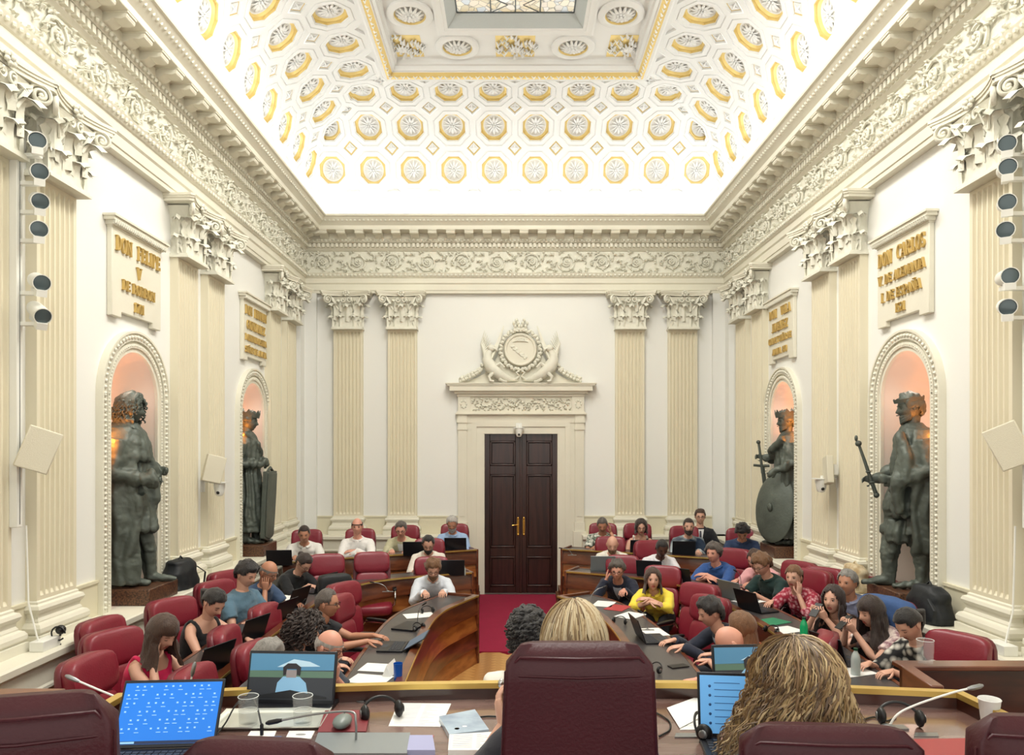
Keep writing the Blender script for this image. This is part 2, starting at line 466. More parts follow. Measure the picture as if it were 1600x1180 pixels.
# ---------------- pilasters ----------------
PWD = .5
def leaf(g, base, out, up_, wid, curl=.05, side=V((1, 0, 0))):
    """acanthus leaf rising from base, curling towards out"""
    b = V(base); o = V(out).normalized(); rows = []
    n = 8
    for i in range(n+1):
        t = i/n
        h = up_*(sin(min(t, .86)/.86*pi/2)) - (up_*.18*((t-.86)/.14) if t > .86 else 0)
        d = .012+curl*max(0, (t-.35)/.65)**2*1.25
        wv = wid*(.62+.38*sin(pi*min(1, t*1.15)))*(1-max(0, t-.8)*2.6)*(1+.16*cos(i*pi))
        row = []
        for j in range(5):
            u = (j-2)/2
            row.append(b+side*(u*wv)+o*(d-abs(u)*.018+(.014 if j == 2 else 0)+.008*cos(u*pi*2))+V((0, 0, h-abs(u)**2*.02)))
        rows.append(row)
    g.grid(rows)
    g.grid([[p-o*.012 for p in r] for r in rows], flip=True)
def capital_parts():
    H_ = .59; hw = .225
    b = G()
    # bell
    rings = []
    for z, w_, d in ((0, hw, .075), (.3, hw, .08), (.42, hw+.02, .10), (.5, hw+.06, .14)):
        rings.append([(-w_, .09, z), (-w_, -d+.02, z), (-w_+.02, -d, z), (w_-.02, -d, z), (w_, -d+.02, z), (w_, .09, z)])
    b.loft(rings)
    b.box(-hw-.03, hw+.03, -.115, .09, -.03, -.01); b.box(-hw-.02, hw+.02, -.10, .09, -.01, .015)
    # abacus with concave face
    ab = G(); P = []
    n = 12
    for i in range(n+1):
        u = -1+2*i/n; P.append((u*.37, -.235+.095*(1-u*u)))
    P = [(-.385, .09), (-.40, -.20)]+P+[(.40, -.20), (.385, .09)]
    ab.prism(P, .545, .565); ab.prism([(x*1.02, y-.01 if y < 0 else y) for x, y in P], .565, .59)
    ab.prism([(x*.97, y+.012 if y < 0 else y) for x, y in P], .515, .545)
    lv = G()
    for x in (-.112, .112): leaf(lv, (x, -.07, .01), (0, -1, 0), .2, .09, .07)
    for s_ in (-1, 1): leaf(lv, (s_*hw, .0, .01), (s_, 0, 0), .2, .07, .07, V((0, 1, 0)))
    for s_ in (-1, 1): leaf(lv, (s_*(hw-.01), -.06, .01), (s_, -1, 0), .19, .05, .06, V((.7, s_*.7, 0)))
    for x in (0,): leaf(lv, (x, -.08, .1), (0, -1, 0), .29, .1, .09)
    for s_ in (-1, 1):
        leaf(lv, (s_*.19, -.08, .12), (s_*.5, -1, 0), .28, .085, .11, V((.9, s_*.4, 0)))
        leaf(lv, (s_*hw, -.01, .12), (s_, -.2, 0), .28, .08, .10, V((0, 1, 0)))
        leaf(lv, (s_*.1, -.09, .26), (s_*.3, -1, 0), .2, .05, .08)
    vo = []
    for s_ in (-1, 1):
        v_ = G()
        P = []
        for i in range(34):     # corner volute spiral in a diagonal plane
            t = i/33; a = R(150)-t*R(150+500); r_ = .075*(1-.78*t)
            P.append((a, r_))
        dx = V((s_*.80, -.6, 0)).normalized()
        c = V((s_*.29, -.17, .455))
        path = [V((s_*.13, -.10, .30)), V((s_*.17, -.12, .38)), V((s_*.22, -.14, .47))]
        path += [c+dx*(r_*cos(a))+V((0, 0, r_*sin(a))) for a, r_ in P]
        v_.tube(path, [(.012, .022)]*3+[(.022*(1-.4*i/33), .014) for i in range(34)], 6)
        v_.ell(c, .02, 6, 4)
        P2 = [V((s_*.12, -.11, .32)), V((s_*.09, -.13, .42))]+[V((s_*.055, -.14, .45))+V((.045*(1-.7*i/15)*cos(R(60)+s_*i*.5), 0, .045*(1-.7*i/15)*sin(R(60)+s_*i*.5))) for i in range(16)]
        v_.tube(P2, .011, 5)
        vo.append(v_)
    fl_ = G()
    for k_ in range(7):
        a = 2*pi*k_/7; fl_.ell((.04*cos(a), -.165, .555+.035*sin(a)), (.022, .02, .02), 6, 4)
    fl_.ell((0, -.18, .555), .02, 6, 4)
    return [('bell', b.mesh('bell', M_orn, 40)), ('abacus', ab.mesh('abacus', M_trim, 30)), ('leaf', lv.mesh('leaf', M_orn, 60)),
            ('volute', vo[0].mesh('volute', M_orn, 60)), ('volute', vo[1].mesh('volute', M_orn, 60)), ('rosette', fl_.mesh('rosette', M_orn, 60))]
CAP = capital_parts()
def shaft_mesh(w_, z0, z1):
    g = G(); hw = w_/2; n = 7; marg = .03; pitch = (w_-2*marg)/n
    def sec(fl_):
        P = [(-hw, .09), (-hw, 0)]
        for i in range(n):
            x0 = -hw+marg+i*pitch
            P.append((x0+pitch*.12, 0))
            for k_ in range(1, 6):
                a = pi*k_/6; P.append((x0+pitch*.5-pitch*.38*cos(a), .028*sin(a)*fl_))
            P.append((x0+pitch*.88, 0))
        return P+[(hw, 0), (hw, .09)]
    a, b = sec(0), sec(1)
    g.grid([[(x, y, z0) for x, y in a], [(x, y, z0+.06) for x, y in a], [(x, y, z0+.09) for x, y in b], [(x, y, z1-.07) for x, y in b], [(x, y, z1-.04) for x, y in a], [(x, y, z1) for x, y in a]])
    return g.mesh('shaft', M_shaft, 30)
def base_mesh(w_):
    g = G(); hw = w_/2
    prof = [(0, .31), (.012, .30), (.012, .285), (.035, .275), (.045, .25), (.035, .225), (.022, .215), (.018, .185), (.03, .165), (.03, .155), (.055, .145), (.07, .12), (.07, .09), (.055, .07), (.075, .065), (.075, 0)]
    rows = []
    for k_ in range(4):
        rows.append([((-hw-p) if k_ < 2 else (hw+p), .09 if k_ in (0, 3) else -p, z) for p, z in prof])
    g.grid(rows); return g.mesh('base', M_trim, 30)
SHM, BSM = {}, {}
pil_n = [0]
def pilaster(x, y, rz, w_=.5):
    pil_n[0] += 1
    root = link('trim_%d' % pil_n[0], None, None, (x, y, 0), (0, 0, rz), kind='structure')
    kz = round(w_, 2)
    if kz not in SHM: SHM[kz] = shaft_mesh(w_, 1.30, 4.46); BSM[kz] = base_mesh(w_)
    link('shaft', SHM[kz], root); link('base', BSM[kz], root, (0, 0, ZL))
    bell = link('capital', CAP[0][1], root, (0, 0, 4.48)); bell.scale = (w_/.47, 1, 1)
    for nm, me in CAP[1:]: link(nm, me, bell)
for x0, x1 in ((521.5, 566), (606, 651), (962, 1007), (1045, 1089)):
    pilaster(((x0+x1)/2-800)*YB/F, YB, 0, .485)
for a, b in ((3.3, 3.8), (4.64, 5.12), (5.42, 5.87), (7.66, 8.2), (8.42, 8.95), (10.62, 11.12), (11.4, 11.9)):
    pilaster(-WL, (a+b)/2, R(90), .49)
for a, b in ((3.3, 3.8), (4.5, 4.98), (5.28, 5.73), (7.56, 8.06), (8.28, 8.80), (10.5, 11.0), (11.28, 11.78)):
    pilaster(WR, (a+b)/2, R(-90), .49)
# corner shafts
for n_, (x, y) in enumerate(((-WL-.09, YB-.22), (WR-.0, YB-.22))):
    g = G(); g.box(x, x+.09, y, YB+.085, ZL, ZW); o = part('trim_corner', g, M_wall, kind='structure')
    g = G(); g.box(x if n_ == 0 else x-.2, x+.29 if n_ == 0 else x+.09, YB-.0, YB+.085, ZL, ZW); part('pier', g, M_wall, o)

# ---------------- door ----------------
dx0, dx1 = DX0, DX1; dm = (dx0+dx1)/2
dr_ = struct('door_1')
for s_, a, b in ((-1, dx0+.01, dm-.004), (1, dm+.004, dx1-.01)):
    lf = link('door_leaf', None, dr_)
    g = G(); g.box(a, b, YW+.061, YW+.10, .01, DZ-.01)
    wst = .09
    y0, y1 = YW+.035, YW+.06
    zs = [(.01, .12), (.63, .78), (2.02, 2.17), (DZ-.13, DZ-.01)]
    for za, zb in zs: g.box(a+wst, b-wst, y0, y1, za, zb)
    g.box(a, a+wst, y0, y1, .01, DZ-.01); g.box(b-wst, b, y0, y1, .01, DZ-.01)
    o = part('stiles', g, M_door, lf); bevel(o, .006)
    for za, zb in ((.12, .63), (.78, 2.02), (2.17, DZ-.13)):
        g = G(); g.box(a+wst+.035, b-wst-.035, YW+.04, YW+.065, za+.035, zb-.035)
        for (xa, xb, z0, z1) in ((a+wst, b-wst, za, za+.03), (a+wst, b-wst, zb-.03, zb), (a+wst, a+wst+.03, za, zb), (b-wst-.03, b-wst, za, zb)):
            g.box(xa, xb, YW+.022, YW+.06, z0, z1)
        bevel(part('door_panel', g, M_door, lf), .008)
    g = G(); xh = (b-.045) if s_ < 0 else (a+.045)
    g.box(xh-.018, xh+.018, YW+.028, YW+.036, 1.0, 1.28)
    g.ell((xh, YW+.03, 1.28), (.018, .006, .02), 8, 4); g.ell((xh, YW+.03, 1.0), (.018, .006, .02), 8, 4)
    if s_ < 0: g.tube([(xh, YW+.03, 1.17), (xh, YW-.02, 1.17), (xh-.02, YW-.03, 1.17), (xh-.10, YW-.03, 1.165)], .009, 8)
    part('door_handle', g, M_brass, lf, label='brass lever handle on long backplate' if s_ < 0 else 'brass backplate')
g = G(); g.box(dm-.02, dm+.02, YW+.02, YW+.04, .01, DZ-.02); bevel(part('door_astragal', g, M_door, dr_), .006)
g = G()
bx = lambda xa, xb, za, zb, p, m=0: g.box((xa-800)*YW/F, (xb-800)*YW/F, YW-p, YW+.12 if False else YW, za, zb)
ZF = lambda y: HC-(y-PY0)*YW/F
# casing steps round the opening
for xa, xb, p in ((745, 756, .03), (737, 745, .05), (730, 737, .035)):
    bx(xa, xb, 0, ZF(678-(756-xb)), p); bx(1628-xb, 1628-xa, 0, ZF(678-(756-xb)), p)
    g.box((xa-800)*YW/F, (1628-xa-800)*YW/F, YW-p, YW, ZF(678-(756-xb)), ZF(678-(756-xa)))
g.box(dx0-.0, dx0+.012, YW-.02, YW+.1, 0, DZ); g.box(dx1-.012, dx1, YW-.02, YW+.1, 0, DZ); g.box(dx0, dx1, YW-.02, YW+.1, DZ-.012, DZ)
part('door_casing', g, M_trim, dr_)
g = G()
for xa, xb in ((716, 730), (898, 912)):
    bx(xa, xb, ZL, ZF(672), .07); bx(xa-1, xb+1, ZF(672), ZF(668), .085); bx(xa, xb, ZF(668), ZF(661), .075); bx(xa-1, xb+1, ZF(661), ZF(657), .09); bx(xa, xb, ZF(657), ZF(648), .075)
    bx(xa-3, xb+3, 0, ZL+.05, .26 if False else .12); bx(xa-1, xb+1, ZL+.05, ZL+.2, .09)
    # inner sunk panel edges
    bx(xa+3, xb-3, ZL+.3, ZF(680), .078)
part('door_pilasters', g, M_trim, dr_)
g = G()
bx(714, 914, ZF(661), ZF(648), .045)
bx(712, 916, ZF(648), ZF(646), .11); bx(714, 914, ZF(646), ZF(643.5), .09)
bx(716, 912, ZF(643.5), ZF(620), .06)
for xa, xb in ((716, 735), (893, 912)): bx(xa, xb, ZF(643.5), ZF(620), .085)
for (xe, z0, z1, p) in ((715, 620, 616, .1), (711, 616, 612, .14), (704, 612, 604, .20), (700, 604, 601.5, .215), (697.5, 601.5, 600, .23)):
    bx(xe, 1628-xe, ZF(z0), ZF(z1), p)
part('door_entablature', g, M_trim, dr_)
g = G(); random.seed(5)
for i in range(190):
    x = ((738+(890-738)*i/189)-800)*YW/F; z = ZF(632)+random.uniform(-.095, .095)
    a = random.uniform(0, 6.28)
    g.tube([(x-.03*cos(a), YW-.055, z-.03*sin(a)), (x, YW-.085, z), (x+.03*cos(a+1), YW-.055, z+.03*sin(a+1))], [.006, (.014, .008), .005], 5)
for i in range(2):
    for k_ in range(8):
        x = ((725 if i == 0 else 903)-800)*YW/F; a = 2*pi*k_/8; g.ell((x+.045*cos(a), YW-.09, ZF(632)+.06*sin(a)), (.018, .012, .02), 6, 4)
part('frieze_relief', g, M_orn, dr_, kind='stuff')

# ---------------- crest over the door ----------------
cr = thing('crest', 'carved cream plaster crest with winged griffins above the door', 'crest', ((813-800)*YW/F, YW-.034, ZF(600)))
S = YW/F    # metres per pixel on the wall
g = G()
P = [(-96, 0), (-96, 3), (-78, 8), (-60, 18), (-50, 30), (-40, 44), (-34, 60), (-20, 78), (-10, 90), (10, 90), (20, 78), (34, 60), (40, 44), (50, 30), (60, 18), (78, 8), (96, 3), (96, 0)]
g.prism([(x*S*.92, y*S*.9) for x, y in P], -.03, .034, axis='y'); part('backing', g, M_trim, cr)
g = G(); rt = Mx.Rotation(R(90), 4, 'X')
g.lathe([(0, .10), (.225, .10), (.235, .12), (.262, .125), (.275, .1), (.285, .05), (.285, 0)], (0, 0, 52*S), 40, rot=rt)
part('medallion', g, M_trim, cr)
g = G()
for i in range(7): g.ell(((i-3)*.025, -.11, 52*S+.165), (.01, .012, .03), 6, 4)      # coronet
g.tube([(-.13, -.105, 52*S+.13), (-.06, -.115, 52*S+.145), (.06, -.115, 52*S+.145), (.13, -.105, 52*S+.13)], .012, 6)
for i in range(14):
    t = i/13; g.ell((-.14+.23*t, -.105, 52*S+.05-.19*t+.02*sin(i*2)), (.03, .014, .024), 6, 4)
part('heraldic_relief', g, M_orn, cr)
g = G()
for i in range(34):
    a = 2*pi*i/34
    g.ell((.335*cos(a), -.085, 52*S+.335*sin(a)), (.050, .045, .032), 7, 4, rot=Mx.Rotation(-a+.6*(-1)**i, 4, 'Y'))
part('wreath', g, M_orn, cr)
g = G()
for k_ in range(5):
    for s_ in (-1, 1): g.ell((s_*(.02+.022*k_), -.09, 86*S+.02+.05*(k_ % 3)), (.03, .05, .038), 6, 4)
g.box(-.11, .11, -.11, 0, 80*S, 86*S)
part('crown', g, M_orn, cr)
for s_ in (-1, 1):
    g = G()
    # griffin body, head, legs, tail
    g.tube([(s_*.05, -.06, .05), (s_*.2, -.10, .07), (s_*.36, -.13, .15), (s_*.50, -.15, .27), (s_*.555, -.15, .40), (s_*.53, -.15, .50), (s_*.49, -.17, .545)], [.015, .06, .095, .11, .085, .06, .04], 10)
    g.ell((s_*.48, -.17, .575), (.068, .06, .06), 10, 6); g.tube([(s_*.45, -.19, .575), (s_*.405, -.21, .555), (s_*.385, -.21, .52)], [.03, .022, .006], 6)
    g.tube([(s_*.50, -.17, .592), (s_*.52, -.17, .65)], [.02, .004], 5)
    g.tube([(s_*.50, -.16, .3), (s_*.42, -.19, .2), (s_*.52, -.2, .10), (s_*.50, -.21, .03), (s_*.44, -.22, .02)], [.06, .045, .03, .025, .02], 7)
    g.tube([(s_*.42, -.16, .26), (s_*.33, -.2, .32), (s_*.27, -.2, .25)], [.045, .028, .022], 6)
    g.tube([(s_*.3, -.12, .14), (s_*.34, -.16, .05), (s_*.27, -.17, .02), (s_*.22, -.17, .02)], [.06, .035, .025, .018], 6)
    g.tube([(s_*.1, -.08, .06), (s_*.02, -.10, .12), (s_*.07, -.11, .18), (s_*.02, -.11, .2)], [.025, .02, .018, .03], 6)
    part('griffin', g, M_orn, cr, angle=60)
    for w_ in (0, 1):
        g = G()
        for k_ in range(8):
            t = k_/7; bx_, bz_ = (.60, .42) if w_ else (.52, .40)
            ex, ez = (.60-.16*t, .88-.28*t) if w_ else (.28+.13*t, .96-.36*t)
            g.tube([(s_*bx_, -.10-.01*k_, bz_-.012*k_), (s_*((bx_+ex)/2+(.05 if w_ else -.03)), -.13-.004*k_, (bz_+ez)/2), (s_*ex, -.09, ez)], [(.014, .03), (.018, .034), (.004, .010)], 6)
        part('wing', g, M_orn, cr, angle=60)
    g = G()
    for k_ in range(40):
        t = (k_ % 20)/19; a = k_*2.4
        g.ell((s_*(.64+.36*t), -.07-.02*(k_ % 3), .27-.22*t**.6+(.03 if k_ >= 20 else -.01)), (.042, .035, .028), 6, 4, rot=Mx.Rotation(a, 4, 'Y'))
    part('garland', g, M_orn, cr)
# ---------------- ceiling ----------------
ceil = struct('ceiling')
RC = 1.26; P0 = .18; Z0 = 6.61; PT = .667
XL, XR = -WL+P0, WR-P0                       # cove springing planes
def arcpt(L, d=0):
    """distance up from the springing -> (inward, z); d = depth behind the surface"""
    a = L/RC
    return RC-(RC+d)*cos(a), Z0+(RC+d)*sin(a)
g = G()
rows = lambda prof: [[(XL+p, YN, z) for p, z in prof], [(XL+p, YB-P0-p, z) for p, z in prof], [(XR-p, YB-P0-p, z) for p, z in prof], [(XR-p, YN, z) for p, z in prof]]
g.grid(rows([(-.02, 6.28), (0, 6.30), (0, Z0-.02), (.01, Z0-.015), (.01, Z0)]), m=0)
part('cove_springing', g, M_cove, ceil)
NLA = 8
def coffer_mesh(Lc):
    """curved square cell with a sunk octagon: local x along the wall, centre at arc length Lc, -y inward"""
    g = G(); h = PT/2; D = .15
    def mp(u, v, d):                 # u along, v along arc from centre, d depth behind
        i, z = arcpt(Lc+v, d); i0, z0_ = arcpt(Lc, 0)
        return (u, -(i-i0), z-z0_)
    def octo(r_, d, n=8, off=R(22.5), sub=4):
        C = [(r_/cos(pi/8)*cos(off+2*pi*k/8), r_/cos(pi/8)*sin(off+2*pi*k/8)) for k in range(8)]
        out = []
        for k in range(8):
            for s_ in range(sub):
                t = s_/sub; a, b = C[k], C[(k+1) % 8]
                out.append(mp(a[0]*(1-t)+b[0]*t, a[1]*(1-t)+b[1]*t, d))
        return out
    # outer border: square with corners cut for the diamonds, 32 points matched by angle
    dc = .137
    S8 = [(h, -(h-dc)), (h, h-dc), (h-dc, h), (-(h-dc), h), (-h, h-dc), (-h, -(h-dc)), (-(h-dc), -h), (h-dc, -h)]
    def lerp(a, b, t): return (a[0]*(1-t)+b[0]*t, a[1]*(1-t)+b[1]*t)
    outer = []
    for k in range(8):
        for s_ in range(4):
            outer.append(lerp(S8[k], S8[(k+1) % 8], s_/4))
    # rotate octagon start to match: edge k of the octagon faces the same way as S8 edge k
    def octm(r_, d):
        C = [(r_, -r_*math.tan(pi/8)), (r_, r_*math.tan(pi/8)), (r_*math.tan(pi/8), r_), (-r_*math.tan(pi/8), r_), (-r_, r_*math.tan(pi/8)), (-r_, -r_*math.tan(pi/8)), (-r_*math.tan(pi/8), -r_), (r_*math.tan(pi/8), -r_)]
        out = []
        for k in range(8):
            for s_ in range(4):
                u, v = lerp(C[k], C[(k+1) % 8], s_/4); out.append(mp(u, v, d))
        return out
    def circ(r_, d):
        out = []
        for k in range(8):
            for s_ in range(4):
                a = -R(22.5)+R(45)*(k+s_/4); out.append(mp(r_*cos(a), r_*sin(a), d))
        return out
    rings = [[mp(u, v, 0) for u, v in outer], octm(.295, 0), octm(.292, .012), octm(.275, .012), octm(.272, 0), octm(.222, 0), octm(.218, .02), octm(.205, .02), octm(.20, .045), circ(.186, .045), circ(.168, .075), circ(.155, .08)]
    ms = [0, 0, 0, 0, 0, 0, 0, 1, 1, 1, 0]
    g.grid(rings, cu=True, mf=lambda i, j: ms[i], flip=True)
    n = g.vs(circ(.155, .08)); g.face(range(n, n+32), 0)
    me = g.mesh('coffer', [M_cove, M_gold], 25, fix=False)
    r_ = G()
    for q in range(12):             # rosette
        a = 2*pi*q/12
        A = mp(.03*cos(a), .03*sin(a), .075); B = mp(.09*cos(a), .09*sin(a), .058); C_ = mp(.14*cos(a), .14*sin(a), .076)
        r_.tube([A, B, C_], [.010, (.024, .009), .008], 5)
    for q in range(6):
        a = 2*pi*q/6; r_.ell(mp(.035*cos(a), .035*sin(a), .06), .018, 5, 3)
    r_.ell(mp(0, 0, .05), .018, 6, 4)
    return me, r_.mesh('rosette', M_rose, 60)
def diamond_mesh(Lc, lo=-1, hi=1):
    g = G(); dc = .137
    def mp(u, v, d):
        i, z = arcpt(Lc+v, d); i0, z0_ = arcpt(Lc, 0)
        return (u, -(i-i0), z-z0_)
    def ring(r_, d):
        if lo == 0: return [mp(r_, 0, d), mp(0, r_, d), mp(-r_, 0, d)]
        if hi == 0: return [mp(r_, 0, d), mp(-r_, 0, d), mp(0, -r_, d)]
        return [mp(r_, 0, d), mp(0, r_, d), mp(-r_, 0, d), mp(0, -r_, d)]
    full = lo == -1 and hi == 1
    rings = [ring(dc, 0), ring(.118, 0), ring(.11, .025), ring(.085, .03), ring(.08, .015 if full else .03)]
    g.grid(rings, cu=True, mf=lambda i, j: (0, 0, 1, 0)[i] if full else 0, flip=True)
    n = g.vs(ring(.08, .015 if full else .03)); g.face(range(n, n+len(rings[0])))
    if full:
        for q in range(4):
            a = pi/2*q; g.tube([mp(0, 0, 0), mp(.06*cos(a), .06*sin(a), .01)], [.016, .006], 5)
    return g.mesh('diamond_coffer', [M_cove, M_gold], 25, fix=False)
CR = [.44-.0, 1.10, 1.76]
BL = CR[0]-PT/2
CM = [coffer_mesh(L) for L in CR]
DM = [diamond_mesh(BL, lo=0), diamond_mesh(BL+PT), diamond_mesh(BL+2*PT), diamond_mesh(BL+3*PT, hi=0)]
DL = [BL, BL+PT, BL+2*PT, BL+3*PT]
# plain strips below and above the coffers
def strip(L0, L1, n=3): return [arcpt(L0+(L1-L0)*i/n) for i in range(n+1)]
g = G(); g.grid(rows(strip(0, BL))); g.grid(rows(strip(BL+3*PT, BL+3*PT+.05, 1)))
part('cove_strip', g, M_cove, ceil, angle=60)
def lay(row_s, meshes, Ls, wl, name, sub=None):
    for r_, L in enumerate(Ls):
        inn, z = arcpt(L)
        for s in row_s(r_):
            if wl == 0: loc, rz = (s, YB-P0-inn, z), 0
            elif wl < 0: loc, rz = (XL+inn, s, z), R(90)
            else: loc, rz = (XR-inn, s, z), R(-90)
            me = meshes[r_]
            o = link(name, me[0] if sub else me, ceil, loc, (0, 0, rz))
            if sub: link(sub, me[1], o)
lim = [2, 1, 0]
def back_cols(r_):
    n = [5, 5, 4][r_]; return [CX+(i+.5)*PT for i in range(-n, n)]
def side_cols(r_):
    st = YB-P0-.335; k0 = [0, 0, 1][r_]
    return [st-i*PT for i in range(k0, 20) if st-i*PT > -1.2]
def back_d(r_):
    n = [5, 4, 3, 3][r_]; return [CX+i*PT for i in range(-n, n+1)]
def side_d(r_):
    st = YB-P0-.335+PT/2; k0 = [1, 1, 1, 2][r_]
    return [st-i*PT for i in range(k0, 21) if st-i*PT > -1.2]
lay(back_cols, CM, CR, 0, 'coffer', 'rosette'); lay(back_d, DM, DL, 0, 'diamond_coffer')
for wl in (-1, 1):
    lay(side_cols, CM, CR, wl, 'coffer', 'rosette'); lay(side_d, DM, DL, wl, 'diamond_coffer')
# flat middle: gold rim, moulding, panel ring, skylight well
L3 = BL+3*PT+.05
iT, zT = arcpt(L3)
def ringsweep(g, prof, m=0, mf=None):
    """profile (inward from cove springing, z) swept on three sides"""
    R_ = rows(prof); g.grid(R_, m=m, mf=mf)
g = G()
ringsweep(g, [(iT, zT), (iT, zT-.03), (iT+.03, zT-.05), (iT+.06, zT-.04)])
ringsweep(g, [(iT+.14, zT+.02), (iT+.15, zT+.03), (iT+.17, zT+.03), (iT+.19, zT+.09), (iT+.22, zT+.10), (iT+.235, zT+.16), (iT+.25, zT+.17)])
part('ceiling_cornice', g, M_cove, ceil)
g = G(); ringsweep(g, [(iT+.06, zT-.04), (iT+.10, zT-.035), (iT+.14, zT+.02)]); part('gilt_moulding', g, M_gold, ceil)
g = G()
for wl, s in [(0, CX+(i-22)*.09) for i in range(45)]+[(w_, YB-P0-iT-.1-i*.09) for w_ in (-1, 1) for i in range(125)]:
    p = iT+.10; z = zT-.03
    c = (s, YB-P0-p, z) if wl == 0 else ((XL+p, s, z) if wl < 0 else (XR-p, s, z))
    a = s*40; dx, dy = (.03, .02) if wl == 0 else (.02, .03)
    g.tube([(c[0]-dx, c[1]-dy, z+.004), (c[0], c[1], z-.018), (c[0]+dx, c[1]+dy*(-1 if int(s*11) % 2 else 1), z+.004)], [.006, (.018, .010), .005], 5)
part('leaf_moulding', g, M_rose, ceil, kind='stuff')
ZP = zT+.17; a0 = iT+.25; W1 = .62; a1 = a0+W1
g = G(); ringsweep(g, [(a0, ZP), (a1, ZP), (a1, ZP-.03), (a1+.03, ZP-.04), (a1+.06, ZP-.03), (a1+.1, ZP-.03), (a1+.11, ZP-.02), (a1+.15, ZP-.02)])
part('panel_field', g, M_cove, ceil)
zw = ZP-.02; a2 = a1+.15
g = G(); ringsweep(g, [(a2, zw), (a2+.015, zw+.02), (a2+.06, zw+.06), (a2+.12, zw+.13), (a2+.13, zw+.14)])
part('skylight_well', g, mat('well_plaster', (205, 212, 212), .7, bump=.5, bscale=90), ceil)
# medallions and leaf panels in the ring
def medal():
    g = G(); rt = Mx.Rotation(pi, 4, 'X')
    g.lathe([(.30, 0), (.30, .025), (.28, .04), (.22, .045), (.205, .03), (.20, 0)], (0, 0, 0), 36, rot=rt, m=0, cap=False)
    g.lathe([(.205, .03), (.19, .005)], (0, 0, 0), 36, rot=rt, m=1, cap=False)
    for q in range(14):
        a = 2*pi*q/14; g.tube([(.04*cos(a), .04*sin(a), -.02), (.11*cos(a), .11*sin(a), -.045), (.175*cos(a), .175*sin(a), -.01)], [.014, (.026, .012), .01], 5, m=2)
    for q in range(7):
        a = 2*pi*q/7; g.ell((.045*cos(a), .045*sin(a), -.04), .022, 6, 4, m=2)
    g.ell((0, 0, -.055), .024, 6, 4, m=2)
    return g.mesh('medallion', [M_cove, M_gold, M_rose], 40)
def leafpanel():
    g = G(); random.seed(11)
    for q in range(46):
        a = random.uniform(0, 6.28); r_ = .05+.2*random.random(); x, y = r_*cos(a)*1.0, r_*sin(a)
        b = a+random.uniform(-.9, .9); l_ = .05+.04*random.random()
        g.tube([(x, y, 0), (x+l_*.5*cos(b), y+l_*.5*sin(b), -.05), (x+l_*cos(b), y+l_*sin(b), -.005)], [.01, (.026, .013), .007], 5)
    for q in range(9):
        a = 2*pi*q/9; g.tube([(0, 0, -.03), (.05*cos(a), .05*sin(a), -.06), (.095*cos(a), .095*sin(a), -.02)], [.012, (.022, .012), .008], 5)
    g.box(-.27, .27, -.27, .27, -.004, .0, m=1)
    return g.mesh('leaf_panel', [M_rose, M_gold], 60)
MD, LP = medal(), leafpanel()
ac = a0+W1/2
Yc = YB-P0-ac
for i, x in enumerate([-1.56, -.80, 0, .80, 1.56]):
    link('medallion' if i in (1, 3) else 'leaf_panel', MD if i in (1, 3) else LP, ceil, (CX+x, Yc, ZP))
for sg, X in ((-1, XL+ac), (1, XR-ac)):
    for i in range(14):
        y = Yc-.76*(i+1)
        if y < 0: break
        link('medallion' if i % 2 == 0 else 'leaf_panel', MD if i % 2 == 0 else LP, ceil, (X, y, ZP))
# skylight glass
sk = struct('window_skylight')
b0 = a2+.13; zg = zw+.14
gx0, gx1, gy1 = XL+b0, XR-b0, YB-P0-b0
def glass_mat():
    m = bpy.data.materials.new('stained_glass'); m.use_nodes = True; nt = m.node_tree; b = nt.nodes['Principled BSDF']
    tc = nt.nodes.new('ShaderNodeTexCoord'); v = nt.nodes.new('ShaderNodeTexVoronoi'); v.inputs['Scale'].default_value = 11
    v2 = nt.nodes.new('ShaderNodeTexVoronoi'); v2.feature = 'DISTANCE_TO_EDGE'; v2.inputs['Scale'].default_value = 11
    nt.links.new(tc.outputs['Object'], v.inputs['Vector']); nt.links.new(tc.outputs['Object'], v2.inputs['Vector'])
    sp = nt.nodes.new('ShaderNodeSeparateColor'); nt.links.new(v.outputs['Color'], sp.inputs[0])
    r = nt.nodes.new('ShaderNodeValToRGB'); nt.links.new(sp.outputs[0], r.inputs[0])
    e = r.color_ramp.elements; e[0].position = 0; e[0].color = lin((226, 204, 160))+(1,); e[1].position = 1; e[1].color = lin((236, 240, 238))+(1,)
    for p, c in ((.25, (206, 190, 150)), (.45, (240, 226, 196)), (.6, (196, 204, 206)), (.8, (238, 214, 180))):
        q = e.new(p); q.color = lin(c)+(1,)
    r2 = nt.nodes.new('ShaderNodeValToRGB'); r2.color_ramp.elements[0].position = .02; r2.color_ramp.elements[1].position = .05
    r2.color_ramp.elements[0].color = (.25, .26, .25, 1)
    nt.links.new(v2.outputs['Distance'], r2.inputs[0])
    mx = nt.nodes.new('ShaderNodeMix'); mx.data_type = 'RGBA'; mx.blend_type = 'MULTIPLY'; mx.inputs[0].default_value = 1
    nt.links.new(r.outputs[0], mx.inputs[6]); nt.links.new(r2.outputs[0], mx.inputs[7])
    nt.links.new(mx.outputs[2], b.inputs['Emission Color']); b.inputs['Emission Strength'].default_value = .62
    b.inputs['Base Color'].default_value = (.2, .2, .2, 1); b.inputs['Roughness'].default_value = .3
    return m
MG = glass_mat()
xs = [gx0, gx0+(gx1-gx0)*.29, gx0+(gx1-gx0)*.5, gx0+(gx1-gx0)*.71, gx1]
ys = [gy1-.33*i for i in range(0, 28)]
for j in range(len(ys)-1):
    for i in range(4):
        g = G(); g.box(xs[i]+.006, xs[i+1]-.006, ys[j+1]+.006, ys[j]-.006, zg, zg+.008)
        part('pane', g, MG, sk)
g = G(); Mir = mat('leaded_iron', (96, 104, 108), .5, .4)
